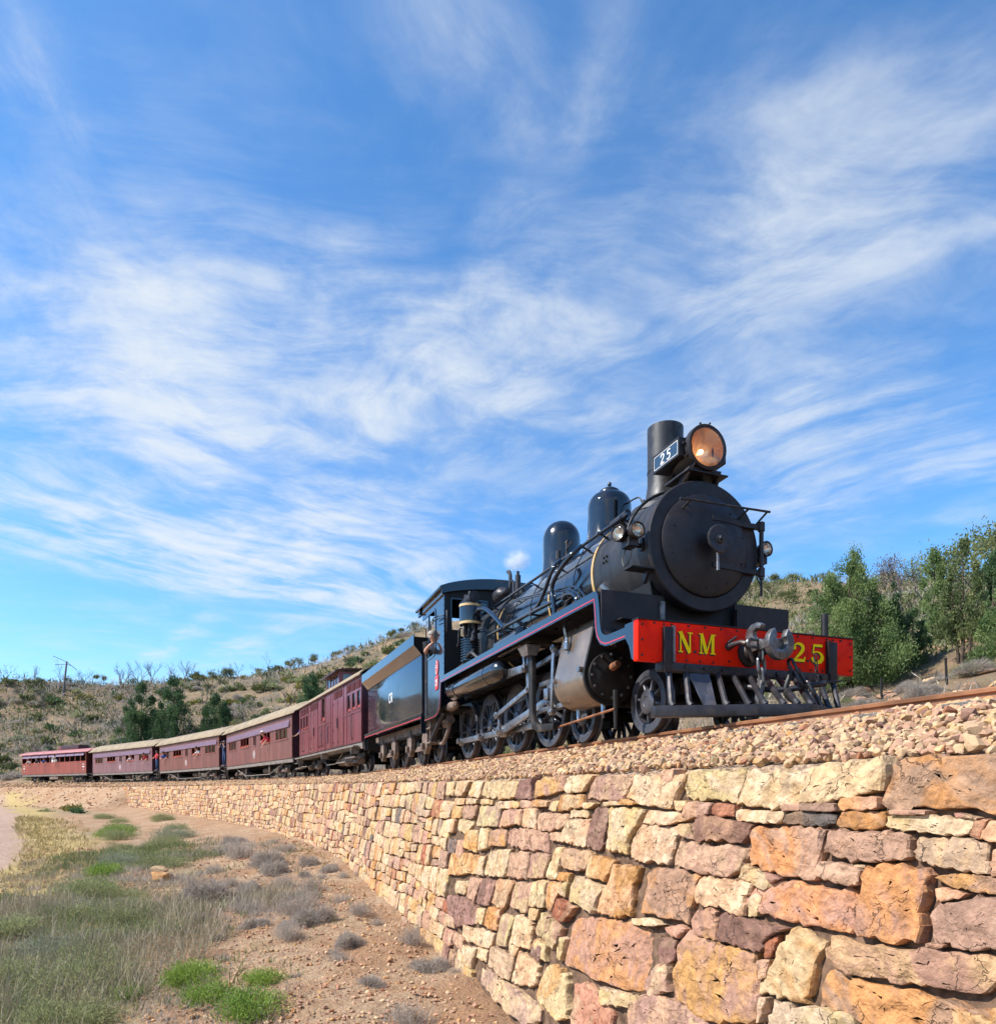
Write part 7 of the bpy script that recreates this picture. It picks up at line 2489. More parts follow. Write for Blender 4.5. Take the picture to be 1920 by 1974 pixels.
# guard's lookout on the roof
cu0, cu1 = -7.0, -4.9
look = empty('lookout', (-5.95, 0, 3.30), 0, VAN)
cb = side_with_openings(-1.05, 1.05, 0.0, 0.60, [(-0.9, -0.5, 0.16, 0.52), (-0.40, -0.02, 0.16, 0.52), (0.08, 0.45, 0.16, 0.52), (0.53, 0.92, 0.16, 0.52)], 0.80, 0.84)
cb.build('lookout_side', M['maroon'], look)
MB().box(-1.05, 1.05, -0.84, -0.80, 0.0, 0.60).build('lookout_side', M['maroon'], look)
for u_ in (-1.05, 1.01):
    cb = side_with_openings(-0.80, 0.80, 0.0, 0.60, [(-0.68, -0.06, 0.14, 0.52), (0.06, 0.68, 0.14, 0.52)], 0, 0.04)
    cb.v = [(u_ + p[1], p[0], p[2]) for p in cb.v]
    e_ = cb.build('lookout_end', M['maroon'], look)
for (a, c) in ((-0.9, -0.5), (-0.40, -0.02), (0.08, 0.45), (0.53, 0.92)):
    MB().box(a, c, 0.815, 0.82, 0.16, 0.52).build('pane', M['pane_glass'], look)
for (a, c) in ((-0.68, -0.06), (0.06, 0.68)):
    MB().box(1.03, 1.035, a, c, 0.14, 0.52).build('pane', M['pane_glass'], look)
b = MB()
ar = roof_arch(1.05, 0.60, 0.14)
b.band(ar, [(p[0], p[1] - 0.05) for p in ar], -1.35, 1.30, 'vw')
b.build('lookout_roof', M['maroon_dark'], look)


def underframe(P, u0, u1, b_in, wb, foot=True, truss=True, box_m='axle_brown'):
    """sole bars, bogies, footboards, truss rods, gear"""
    for sd in (1, -1):
        MB().box(u1, u0, 1.10 * sd, 1.18 * sd, 0.70, 0.915).build('sole_bar', M['footboard'], P)
        if truss:
            um = (u0 + u1) / 2
            hl_ = (u0 - u1) * 0.30
            b = MB()
            b.tube([(um + hl_ + 0.9, 1.05 * sd, 0.70), (um + hl_ * 0.62, 1.05 * sd, 0.20), (um - hl_ * 0.62, 1.05 * sd, 0.20), (um - hl_ - 0.9, 1.05 * sd, 0.70)], 0.026, 8)
            b.build('truss_rod', M['footboard'], P)
            for k in (-0.62, -0.58, 0.62, 0.58):
                MB().cyl((um + hl_ * k, 1.05 * sd, 0.20), (um + hl_ * k, 1.05 * sd, 0.70), 0.022, 6).build('queen_post', M['footboard'], P)
    MB().box(u1 + 0.1, u0 - 0.1, -1.05, 1.05, 0.72, 0.90).build('underframe', M['soot_black'], P)
    for u_ in (u0, u1):
        k = -1 if u_ == u0 else 1
        MB().box(u_, u_ + 0.12 * k, -1.1, 1.1, 0.62, 0.90).build('headstock', M['under_black'], P)
    bogie(P, u0 - b_in, wb, 0.34, box_m)
    bogie(P, u1 + b_in, wb, 0.34, box_m)
    um = (u0 + u1) / 2
    b = MB()
    b.lathe([(-0.55, 0.0), (-0.52, 0.12), (-0.45, 0.17), (0.45, 0.17), (0.52, 0.12), (0.55, 0.0)], (um + 0.4, 0.55, 0.46), n=20)
    b.build('brake_cylinder', M['axle_brown'], P)


underframe(VAN, VF, VB, 2.0, 1.6, truss=False)
MB().box(-11.0, -0.5, 1.22, 1.42, 0.755, 0.80).build('footboard', M['footboard'], VAN)
for u_ in (-0.9, -5.4, -10.5):
    MB().box(u_ - 0.03, u_ + 0.03, 1.12, 1.40, 0.55, 0.753).build('step_bracket', M['footboard'], VAN)
for (a, c, w_) in ((-1.9, -0.6, 0.42), (-3.2, -1.9, 0.30), (-9.9, -8.6, 0.36), (-11.2, -10.0, 0.33)):
    MB().box(a, c, 1.12, 1.34, w_, w_ + 0.035).build('step', M['footboard'], VAN)
b = MB()
b.lathe([(-0.75, 0.0), (-0.72, 0.16), (-0.62, 0.22), (0.62, 0.22), (0.72, 0.16), (0.75, 0.0)], (-3.3, 0.75, 0.45), n=24)
b.build('gas_cylinder', M['axle_brown'], VAN)
for (a, c) in ((-3.6, -4.8), (-7.4, -6.2)):
    MB().tube([(a, 1.0, 0.70), (c, 1.0, 0.35)], 0.022, 6).build('truss_rod', M['footboard'], VAN)
MB().tube([(-4.8, 1.0, 0.35), (-6.2, 1.0, 0.35)], 0.022, 6).build('truss_rod', M['footboard'], VAN)


# ---- passenger carriages
WGR = [(-2.87, -0.75, 3), (-6.0, -3.95, 3), (-7.60, -6.95, 1), (-10.75, -8.65, 3), (-14.05, -11.95, 3)]


def carriage(s0, label, body_m, shade_m):
    P = vehicle('passenger_carriage', s0, 14.8)
    tag(P, label, 'railway carriage', 'passenger carriages of the train')
    L = 14.8
    ops = [(a, c, 1.87, 2.44) for a, c, n in WGR]
    side_with_openings(-L, 0.0, 0.90, 3.06, ops, 1.17, 1.22).build('side_panel', M[body_m], P)
    MB().box(-L, 0.0, -1.22, -1.17, 0.90, 3.06).build('side_panel', M[body_m], P)
    for u_, k in ((0.0, -1), (-L, 1)):
        MB().box(u_, u_ + 0.05 * k, -1.168, 1.168, 0.90, 3.3).build('end_panel', M['maroon_dark'], P)
        dr = MB().box(u_ - 0.008 * k, u_ - 0.001 * k, -0.35, 0.35, 0.95, 2.85).build('end_door', M[body_m], P)
        MB().box(u_ - 0.012 * k, u_ - 0.009 * k, -0.22, 0.22, 1.95, 2.6).build('pane', M['glass_dark'], dr)
        # platform, railing and steps
        MB().box(u_ + (0.02 if k < 0 else -0.85), u_ + (0.85 if k < 0 else -0.02), -1.15, 1.15, 0.84, 0.90).build('platform', M['under_black'], P)
        for sd in (1, -1):
            b = MB()
            uu = u_ - 0.80 * k
            b.tube([(uu, 0.42 * sd, 0.90), (uu, 0.42 * sd, 1.85), (uu, 1.08 * sd, 1.85), (uu, 1.08 * sd, 0.90)], 0.016, 6)
            b.build('railing', M['soot_black'], P)
            b = MB()
            b.box(u_ - 0.75 * k - 0.18, u_ - 0.75 * k + 0.18, 1.0 * sd, 1.24 * sd, 0.58, 0.61).box(u_ - 0.75 * k - 0.18, u_ - 0.75 * k + 0.18, 1.0 * sd, 1.24 * sd, 0.32, 0.35)
            b.box(u_ - 0.75 * k - 0.19, u_ - 0.75 * k - 0.17, 1.0 * sd, 1.05 * sd, 0.30, 0.85).box(u_ - 0.75 * k + 0.17, u_ - 0.75 * k + 0.19, 1.0 * sd, 1.05 * sd, 0.30, 0.85)
            b.build('steps', M['footboard'], P)
    MB().box(-L + 0.1, -0.1, -0.25, -0.21, 0.95, 3.05).build('window_shade_sheet', M['interior_shade'], P)  # dark backing added so the windows look into shade
    MB().box(-L + 0.06, -0.06, -1.16, 1.16, 0.905, 0.94).build('floor', M['interior_shade'], P)
    for q, (a, c, n) in enumerate(WGR):
        if n == 1:
            w_ = window_set(P, a, c, 1.87, 2.44, 2, 1.22, body_m, None)
            MB().box(a + 0.36, c - 0.04, 1.150, 1.160, 1.90, 2.40).build('blind', M['paint_white'], w_)
        else:
            window_set(P, a, c, 1.87, 2.44, n, 1.22, 'coach_red', 'sash_red' if q % 2 else None, q % 2 == 1)
        MB().box(a - 0.05, c + 0.05, 1.221, 1.25, 1.825, 1.868).build('window_sill', M[body_m], P)
    # ribbed sunshade above the windows
    rib = [(1.224, 2.76)]
    for q in range(6):
        w_ = 2.76 - 0.055 * q
        rib += [(1.245 + 0.008 * q, w_ - 0.006), (1.252 + 0.008 * q, w_ - 0.040), (1.236 + 0.008 * q, w_ - 0.052)]
    rib += [(1.27, 2.42), (1.224, 2.42)]
    MB().prism(rib, -L + 0.35, -0.35, 'vw').build('sun_shade', M[shade_m], P, angle=20)
    roof(P, 0.80, -L - 0.80, 1.36, 3.05, 0.70, M['roof_tan'], 0.30)
    MB().box(-L - 0.5, 0.5, 1.25, 1.33, 2.99, 3.06).build('cornice', M['maroon_dark'], P)
    b = MB()
    ring_ = [(-7.40 + 0.21 * math.cos(R(a)), 1.38 + 0.21 * math.sin(R(a))) for a in range(0, 361, 15)]
    a_, c_ = stroke(ring_, 0.022)
    b.band(a_, c_, 1.2215, 1.2245)
    em = b.build('emblem', M['paint_white'], P, angle=60)
    for ch, u_ in (('C', -7.56), ('R', -7.41)):
        b = MB()
        glyph(b, ch, (u_, 1.2215, 1.275), (1, 0, 0), (0, 0, 1), (0, 1, 0), 0.21, 0.82)
        b.build('letter', M['paint_white'], em, angle=60)
    for u_ in (-2.5, -5.5, -9.5, -12.2):
        b = MB()
        b.lathe([(0.0, 0.07), (0.10, 0.07), (0.13, 0.11), (0.15, 0.09), (0.17, 0.0)], (u_, 0.0, 3.73), 'w', 12)
        b.build('roof_vent', M['under_black'], P)
    underframe(P, 0.0, -L, 2.6, 1.6)
    return P


CAR4 = carriage(28.35, 'dull brown carriage coupled behind the maroon brake van', 'coach_brown', 'shade_lilac')
CAR3 = carriage(45.15, 'dull brown carriage in the middle of the three with tan canvas roofs', 'coach_brown', 'shade_lilac')
CAR2 = carriage(62.0, 'mauve carriage with lilac sunshade ahead of the red end car', 'coach_mauve', 'shade_lilac')

# ---- open-sided red end car
CAR1 = vehicle('open_carriage', 78.6, 15.3)
tag(CAR1, 'brick red open sided carriage with pink roof at the tail of the train', 'railway carriage')
L1 = 15.3
MB().box(-L1, 0.0, 1.17, 1.22, 0.92, 2.10).build('side_panel', M['coach_red'], CAR1)
MB().box(-L1, 0.0, -1.22, -1.17, 0.92, 2.10).build('side_panel', M['coach_red'], CAR1)
for sd in (1, -1):
    MB().box(-L1, 0.0, 1.16 * sd, 1.24 * sd, 2.10, 2.17).build('sill_rail', M['sash_red'], CAR1)
    MB().box(-L1, 0.0, 1.16 * sd, 1.22 * sd, 2.98, 3.14).build('cant_rail', M['coach_red'], CAR1)
    for k in range(14):
        u_ = -0.05 - (L1 - 0.1) * k / 13
        MB().box(u_ - 0.045, u_ + 0.045, 1.16 * sd, 1.22 * sd, 2.17, 2.98).build('post', M['coach_red'], CAR1)
for (a, c) in ((-2.3, -0.3), (-4.3, -2.4), (-6.6, -4.4), (-8.3, -7.0), (-10.5, -8.6), (-12.6, -10.6), (-14.9, -12.7)):
    MB().hexa([(a, 1.225, 2.80), (c, 1.225, 2.80), (c, 1.36, 2.74), (a, 1.36, 2.74), (a, 1.225, 3.05), (c, 1.225, 3.05), (c, 1.25, 3.06), (a, 1.25, 3.06)]).build('sun_flap', M['shade_lilac'], CAR1)
for u_, k in ((0.0, -1), (-L1, 1)):
    MB().box(u_, u_ + 0.05 * k, -1.16, 1.16, 0.92, 3.3).build('end_panel', M['maroon_dark'], CAR1)
    MB().box(u_ + (0.02 if k < 0 else -0.75), u_ + (0.75 if k < 0 else -0.02), -1.1, 1.1, 0.84, 0.90).build('platform', M['under_black'], CAR1)
MB().box(-L1 + 0.1, -0.1, -0.2, -0.16, 0.95, 3.0).build('window_shade_sheet', M['interior_shade'], CAR1)  # added dark sheet, painted shade behind the open side
MB().box(-L1 + 0.06, -0.06, -1.16, 1.16, 0.925, 0.95).build('floor', M['interior_shade'], CAR1)
for u_ in (-7.25, -7.85):
    MB().box(u_ - 0.2, u_ + 0.2, 1.10, 1.12, 2.2, 2.75).build('curtain', M['paint_white'], CAR1)
roof(CAR1, 1.0, -L1 - 0.4, 1.42, 3.14, 0.42, M['roof_pink'], 0.10)
b = MB()
b.box(-7.2, -3.2, -0.55, 0.55, 3.45, 3.98)
b.build('roof_box', M['maroon_dark'], CAR1, bevel=0.03)
MB().box(-8.0, -7.21, -0.45, 0.45, 3.45, 3.90).build('roof_box', M['maroon'], CAR1, bevel=0.03)
for u_ in (-0.6, -14.7):
    for w_, n_ in ((1.80, 0.20), (1.55, 0.42), (1.25, 0.14)):
        MB().box(u_ - n_ / 2, u_ + n_ / 2, 1.2215, 1.2245, w_, w_ + 0.085).build('lettering', M['paint_white'], CAR1)
underframe(CAR1, 0.0, -L1, 2.6, 1.7, truss=False)
MB().box(-8.6, -6.6, 0.6, 1.1, 0.35, 0.70).build('battery_box', M['axle_brown'], CAR1)

# ------------------------------------------------------------------ people
def skin_body(name, V, E, RAD, zones, extra=None):
    """continuous body grown over a skeleton; zones: list of (vertex ids, material name) - every face takes the material of its nearest joint"""
    me = bpy.data.meshes.new(name + '_sk')
    me.from_pydata(V, E, [])
    o = bpy.data.objects.new(name + '_sk', me)
    COL.objects.link(o)
    o.modifiers.new('skin', 'SKIN').use_smooth_shade = True
    sk = me.skin_vertices[0].data
    for i, r_ in enumerate(RAD):
        sk[i].radius = r_ if hasattr(r_, '__len__') else (r_, r_)
        sk[i].use_root = i == 0
    ss_ = o.modifiers.new('sub', 'SUBSURF')
    ss_.levels = ss_.render_levels = 2
    dg = bpy.context.evaluated_depsgraph_get()
    out = bpy.data.meshes.new_from_object(o.evaluated_get(dg))
    bpy.data.objects.remove(o)
    bpy.data.meshes.remove(me)
    out.name = name
    out.materials.clear()
    names = []
    owner = {}
    for ids, mn in zones:
        if mn not in names:
            names.append(mn)
            out.materials.append(MATS[mn])
        for i in ids:
            owner[i] = names.index(mn)
    VV = [Vector(v) for v in V]
    for p in out.polygons:
        c = p.center
        i = min(range(len(VV)), key=lambda k: (VV[k] - c).length - (RAD[k] if not hasattr(RAD[k], '__len__') else RAD[k][0]) * 0.6)
        p.material_index = owner.get(i, 0)
    return out


def hand(V, E, RAD, wrist, tip_dir, side, r=0.009, s=1.0):
    """palm and five bent fingers branching from a wrist joint; returns ids"""
    d = Vector(tip_dir).normalized()
    q = d.cross(Vector(side)).normalized()
    sd = Vector(side).normalized()
    base = Vector(V[wrist])
    ids = []
    V.append(tuple(base + d * 0.06 * s)); E.append((wrist, len(V) - 1)); RAD.append((0.034 * s, 0.02 * s)); palm = len(V) - 1; ids.append(palm)
    for k, (off, ln) in enumerate(((-0.03, 0.055), (-0.01, 0.065), (0.01, 0.062), (0.028, 0.048))):
        a = base + d * 0.10 * s + sd * off * s
        V.append(tuple(a)); E.append((palm, len(V) - 1)); RAD.append(r * s); i = len(V) - 1; ids.append(i)
        V.append(tuple(a + (d * 0.7 + q * 0.5) * ln * s)); E.append((i, len(V) - 1)); RAD.append(r * 0.85 * s); ids.append(len(V) - 1)
    a = base + d * 0.045 * s - sd * 0.05 * s
    V.append(tuple(a)); E.append((palm, len(V) - 1)); RAD.append(r * 1.1 * s); i = len(V) - 1; ids.append(i)
    V.append(tuple(a + (d * 0.6 + q * 0.4) * 0.05 * s)); E.append((i, len(V) - 1)); RAD.append(r * s); ids.append(len(V) - 1)
    return ids


def head_parts(P, top, face, hair_m, hat_m=None):
    """hair cap, ears, eyes, nose, mouth or hat, as children of the body; top = centre of the head, face = unit facing direction"""
    f_ = Vector(face).normalized()
    sd = f_.cross(Vector((0, 0, 1))).normalized()
    c = Vector(top)
    b = MB(flip=False)
    pr = [(0.02, 0.108), (0.05, 0.106), (0.09, 0.088), (0.115, 0.05), (0.125, 0.0)]
    b.lathe(pr, tuple(c - f_ * 0.012), 'w', 18)
    b.build('hair' if not hat_m else 'hat', MATS[hat_m or hair_m], P, angle=60)
    if hat_m:
        b = MB(flip=False)
        b.lathe([(0.035, 0.10), (0.030, 0.155), (0.036, 0.155), (0.045, 0.10)], tuple(c + f_ * 0.03), 'w', 20)
        b.build('hat_brim', MATS[hat_m], P)
    else:
        b = MB(flip=False)
        b.lathe([(-0.07, 0.04), (-0.06, 0.095), (0.03, 0.106)], tuple(c - f_ * 0.024), 'w', 18)
        b.build('hair_back', MATS[hair_m], P, angle=60)
    for k in (-1, 1):
        e = c + f_ * 0.088 + sd * 0.034 * k + Vector((0, 0, 0.012))
        b = MB(flip=False)
        b.lathe([(-0.008, 0.0), (-0.004, 0.009), (0.004, 0.009), (0.008, 0.0)], tuple(e), 'w', 8)
        b.build('eye', MATS['hair_brown'], P)
        b = MB(flip=False)
        b.lathe([(-0.03, 0.0), (-0.015, 0.016), (0.015, 0.02), (0.032, 0.0)], tuple(c + sd * 0.098 * k - f_ * 0.005), 'w', 8)
        b.build('ear', MATS['skin'], P, angle=60)
    b = MB(flip=False)
    b.tube([tuple(c + f_ * 0.092 + Vector((0, 0, 0.01))), tuple(c + f_ * 0.118 + Vector((0, 0, -0.02)))], [0.008, 0.015], 8)
    b.build('nose', MATS['skin'], P)
    b = MB(flip=False)
    b.tube([tuple(c + f_ * 0.088 - sd * 0.022 + Vector((0, 0, -0.052))), tuple(c + f_ * 0.088 + sd * 0.022 + Vector((0, 0, -0.052)))], 0.006, 6)
    b.build('mouth', MATS['plate_red'], P)


def person_at(veh, u, v, w, yaw, label, group=None):
    """Empty for a person: local x = where the person faces at yaw 0 (out of the near side), z up"""
    mw = Matrix.Translation(veh.location) @ Matrix.Rotation(veh.rotation_euler.z, 4, 'Z')
    p = mw @ Vector((u, -v, w))
    P = empty('person', tuple(p), veh.rotation_euler.z - math.pi / 2 + yaw)
    tag(P, label, 'person', group)
    return P


def leaner(P, shirt, hair='hair_brown', hat=None, arm_out=True, lean=0.28, face_yaw=0.0):
    """someone at a window: hips inside, chest and head leaning out over the sill, an arm on the ledge. origin at the sill"""
    V = [(-0.30, 0, -0.28), (-0.22, 0, -0.05), (-0.14 + lean * 0.4, 0, 0.17), (-0.10 + lean * 0.7, 0, 0.27), (-0.08 + lean * 0.9, 0, 0.345), (-0.06 + lean, 0, 0.44), (-0.05 + lean, 0, 0.52)]
    E = [(0, 1), (1, 2), (2, 3), (3, 4), (4, 5), (5, 6)]
    RAD = [(0.16, 0.12), (0.15, 0.11), (0.175, 0.11), (0.10, 0.08), 0.052, 0.082, 0.078]
    arms = []
    hands = []
    for k in (-1, 1):
        i0 = len(V)
        sh = Vector((-0.14 + lean * 0.45, 0.19 * k, 0.20))
        el = Vector((0.06 + lean * 0.5, 0.27 * k, 0.02)) if arm_out else Vector((0.0, 0.25 * k, -0.05))
        wr = Vector((0.16 + lean * 0.5, 0.10 * k, -0.03 - (0.20 if k > 0 and arm_out else 0.0)))
        V += [tuple(sh), tuple((sh + el) / 2), tuple(el), tuple(wr)]
        E += [(2, i0), (i0, i0 + 1), (i0 + 1, i0 + 2), (i0 + 2, i0 + 3)]
        RAD += [0.065, 0.052, 0.042, 0.030]
        arms += [i0 + 2, i0 + 3]
        hands += hand(V, E, RAD, i0 + 3, (0.3, -0.3 * k, -0.8 if k > 0 and arm_out else -0.1), (0.4, 1, 0), 0.010)
    shirt_ids = [0, 1, 2, 3] + [i for i in range(7, len(V)) if i not in arms and i not in hands]
    me = skin_body('body', V, E, RAD, [(shirt_ids, shirt), ([4, 5, 6] + arms + hands, 'skin')])
    link_mesh('body', me, P)
    head_parts(P, (-0.055 + lean, 0, 0.485), (math.cos(face_yaw), math.sin(face_yaw), 0), hair, hat)


def stander(P, shirt, trousers, hair='hair_brown', hat=None, pose='camera'):
    """someone standing on a carriage platform holding on or taking a picture"""
    V = [(0, 0, 0.93), (0, 0, 1.08), (0.01, 0, 1.28), (0.01, 0, 1.42), (0.015, 0, 1.50), (0.03, 0, 1.58), (0.035, 0, 1.67)]
    E = [(0, 1), (1, 2), (2, 3), (3, 4), (4, 5), (5, 6)]
    RAD = [(0.165, 0.12), (0.15, 0.105), (0.18, 0.115), (0.11, 0.085), 0.053, 0.083, 0.08]
    leg, feet, arms, hands = [], [], [], []
    for k in (-1, 1):
        i0 = len(V)
        V += [(0.0, 0.095 * k, 0.84), (0.02, 0.11 * k, 0.50), (-0.02, 0.12 * k, 0.10), (0.0, 0.12 * k, 0.045), (0.17, 0.14 * k, 0.035)]
        E += [(0, i0), (i0, i0 + 1), (i0 + 1, i0 + 2), (i0 + 2, i0 + 3), (i0 + 3, i0 + 4)]
        RAD += [0.098, 0.068, 0.047, 0.05, (0.042, 0.03)]
        leg += [i0, i0 + 1, i0 + 2]
        feet += [i0 + 3, i0 + 4]
        j0 = len(V)
        sh = Vector((0.0, 0.205 * k, 1.37))
        if pose == 'camera':
            el, wr = Vector((0.22, 0.33 * k, 1.28)), Vector((0.20, 0.07 * k, 1.56))
            hd, up_ = (0.1, -0.3 * k, 0.5), (0.3, 1, 0)
        else:
            el = Vector((0.10, 0.32 * k, 1.14))
            wr = Vector((0.26, 0.36 * k, 1.02)) if k < 0 else Vector((0.22, 0.42, 1.30))
            hd, up_ = (0.7, 0.1 * k, -0.1), (0, 1, 0.2)
        V += [tuple(sh), tuple((sh + el) / 2), tuple(el), tuple(wr)]
        E += [(2, j0), (j0, j0 + 1), (j0 + 1, j0 + 2), (j0 + 2, j0 + 3)]
        RAD += [0.065, 0.052, 0.042, 0.030]
        arms += [j0 + 2, j0 + 3]
        hands += hand(V, E, RAD, j0 + 3, hd, up_, 0.010)
    used_ = set([4, 5, 6] + leg + feet + arms + hands)
    sh_ids = [i for i in range(len(V)) if i not in used_ and i != 0]
    me = skin_body('body', V, E, RAD, [(sh_ids, shirt), ([0] + leg, trousers), (feet, 'shoe_tan'), ([4, 5, 6] + arms + hands, 'skin')])
    link_mesh('body', me, P)
    head_parts(P, (0.03, 0, 1.625), (1, 0, 0), hair, hat)
    if pose == 'camera':
        b = MB(flip=False)
        b.box(0.19, 0.26, -0.07, 0.07, 1.56, 1.66).cyl((0.26, 0, 1.61), (0.34, 0, 1.61), 0.035, 12)
        cam_o = b.build('camera_body', MATS['soot_black'], None)
        cam_o.name = 'photo_camera'
        cam_o.matrix_world = P.matrix_basis.copy()
        tag(cam_o, 'black camera held up by the man in navy between two carriages', 'camera')


# the driver, elbow over the cab sill
D_ = person_at(LOCO, -7.04, 1.22, 2.16, 0.0, 'driver in charcoal shirt leaning an elbow out of the cab')
V = [(-0.30, -0.12, -0.35), (-0.20, -0.10, -0.08), (-0.02, -0.08, 0.15), (0.05, -0.05, 0.24), (0.08, -0.03, 0.29), (0.12, 0.0, 0.38), (0.12, 0.0, 0.46)]
E = [(0, 1), (1, 2), (2, 3), (3, 4), (4, 5), (5, 6)]
RAD = [(0.18, 0.14), (0.17, 0.13), (0.18, 0.125), (0.11, 0.09), 0.056, 0.084, 0.08]
i0 = len(V)
V += [(0.12, -0.20, 0.15), (0.20, -0.17, 0.08), (0.27, -0.08, 0.05), (0.25, 0.0, 0.11), (0.20, 0.07, 0.18)]
E += [(2, i0), (i0, i0 + 1), (i0 + 1, i0 + 2), (i0 + 2, i0 + 3), (i0 + 3, i0 + 4)]
RAD += [0.082, 0.070, 0.050, 0.044, 0.032]
hn = hand(V, E, RAD, i0 + 4, (-0.5, 0.3, 0.5), (0.3, 1, 0), 0.010, 0.85)
j0 = len(V)
V += [(-0.16, 0.08, 0.14), (-0.20, 0.18, -0.02), (-0.12, 0.24, -0.14)]
E += [(2, j0), (j0, j0 + 1), (j0 + 1, j0 + 2)]
RAD += [0.075, 0.055, 0.04]
me = skin_body('body', V, E, RAD, [([0, 1, 2, 3, i0, i0 + 1, j0, j0 + 1], 'cloth_charcoal'), ([4, 5, 6, i0 + 2, i0 + 3, i0 + 4, j0 + 2] + hn, 'skin')])
link_mesh('body', me, D_)
head_parts(D_, (0.12, 0.0, 0.425), (0.45, 0.9, 0), 'hair_grey')
D_.scale = (0.9, 0.9, 0.9)

G1 = 'passengers riding in the carriages'
p = person_at(CAR3, 0.42, 0.98, 0.90, 0.25, 'man in navy shirt and jeans photographing from the platform between two brown carriages', G1)
stander(p, 'cloth_navy', 'cloth_jeans', 'hair_brown', 'cap_grey', 'camera')
p = person_at(CAR2, 0.42, 0.95, 0.90, 0.1, 'person in red shirt and jeans on the platform ahead of the mauve carriage', G1)
stander(p, 'cloth_red', 'cloth_jeans', 'hair_brown', None, 'hold')
p = person_at(CAR4, 0.55, 0.80, 0.90, 0.3, 'person in bright blue shirt leaning out beside the maroon brake van', G1)
stander(p, 'cloth_blue', 'cloth_navy', 'hair_brown', None, 'hold')
PAX = [
    (CAR4, -4.35, 1.26, 1.90, 'cloth_red', 'hair_grey', 'cloth_white', 0.34, 'passenger in red shirt and pale hat leaning from the carriage behind the van'),
    (CAR3, -4.70, 1.16, 1.90, 'cloth_white', 'hair_brown', None, 0.22, 'passenger in white shirt at a front window of the middle brown carriage'),
    (CAR3, -13.3, 1.22, 1.90, 'cloth_blue', 'hair_brown', None, 0.26, 'passenger in blue shirt at the rearmost window of the middle brown carriage'),
    (CAR2, -1.25, 1.24, 1.90, 'cloth_red', 'hair_brown', None, 0.34, 'passenger in red leaning from the front window of the mauve carriage'),
    (CAR2, -5.1, 1.10, 1.90, 'cloth_white', 'hair_grey', None, 0.18, 'passenger in white shirt inside the second window of the mauve carriage'),
    (CAR1, -6.8, 1.20, 2.18, 'cloth_white', 'hair_brown', 'cloth_white', 0.26, 'passenger in white hat nearest the middle posts of the red open car'),
    (CAR1, -9.6, 1.18, 2.18, 'cloth_blue', 'hair_brown', None, 0.24, 'passenger in blue shirt in the red open car'),
    (CAR1, -11.3, 1.18, 2.18, 'cloth_navy', 'hair_brown', 'cap_grey', 0.24, 'passenger in navy with grey hat in the red open car'),
    (CAR1, -13.5, 1.18, 2.18, 'cloth_white', 'hair_grey', 'cap_grey', 0.24, 'passenger in white with grey hat nearest the tail of the red open car'),
]
for veh, u_, v_, w_, sh, hr, ht, ln, lab in PAX:
    p = person_at(veh, u_, v_, w_, random.uniform(0.1, 0.7), lab, G1)
    leaner(p, sh, hr, ht, True, ln, random.uniform(0.0, 0.6))

# ------------------------------------------------------------------ plants, rocks, fence, pole
def leaf_mesh(name, C, D, L, Wd, rv, material):
    """one mesh of diamond leaves: centres C, directions D, lengths L, widths Wd, colour value rv"""
    n = len(C)
    D = D / (np.linalg.norm(D, axis=1, keepdims=True) + 1e-9)
    r = RNG.normal(0, 1, (n, 3))
    S = np.cross(D, r)
    S /= np.linalg.norm(S, axis=1, keepdims=True) + 1e-9
    a = C - D * (L[:, None] * 0.5)
    b = C + S * (Wd[:, None] * 0.5)
    c = C + D * (L[:, None] * 0.5)
    d = C - S * (Wd[:, None] * 0.5)
    V = np.stack([a, b, c, d], 1).reshape(-1, 3)
    F = np.arange(n * 4).reshape(n, 4)
    return mesh_np(name, V, F, material, smooth=None, attrs={'rnd': np.repeat(np.clip(rv, 0, 1), 4)})


def limb(mb, p0, p1, r0, r1, n=6, bend=0.08, seg=4):
    p0, p1 = Vector(p0), Vector(p1)
    L = (p1 - p0).length
    pts, rs = [], []
    for k in range(seg + 1):
        t = k / seg
        j = Vector((random.uniform(-1, 1), random.uniform(-1, 1), random.uniform(-0.4, 0.4))) * bend * L * (0 if k in (0,) else 1) * 0.5
        pts.append(p0.lerp(p1, t) + j)
        rs.append(r0 + (r1 - r0) * t)
    mb.tube(pts, rs, n, cap=True)
    return pts


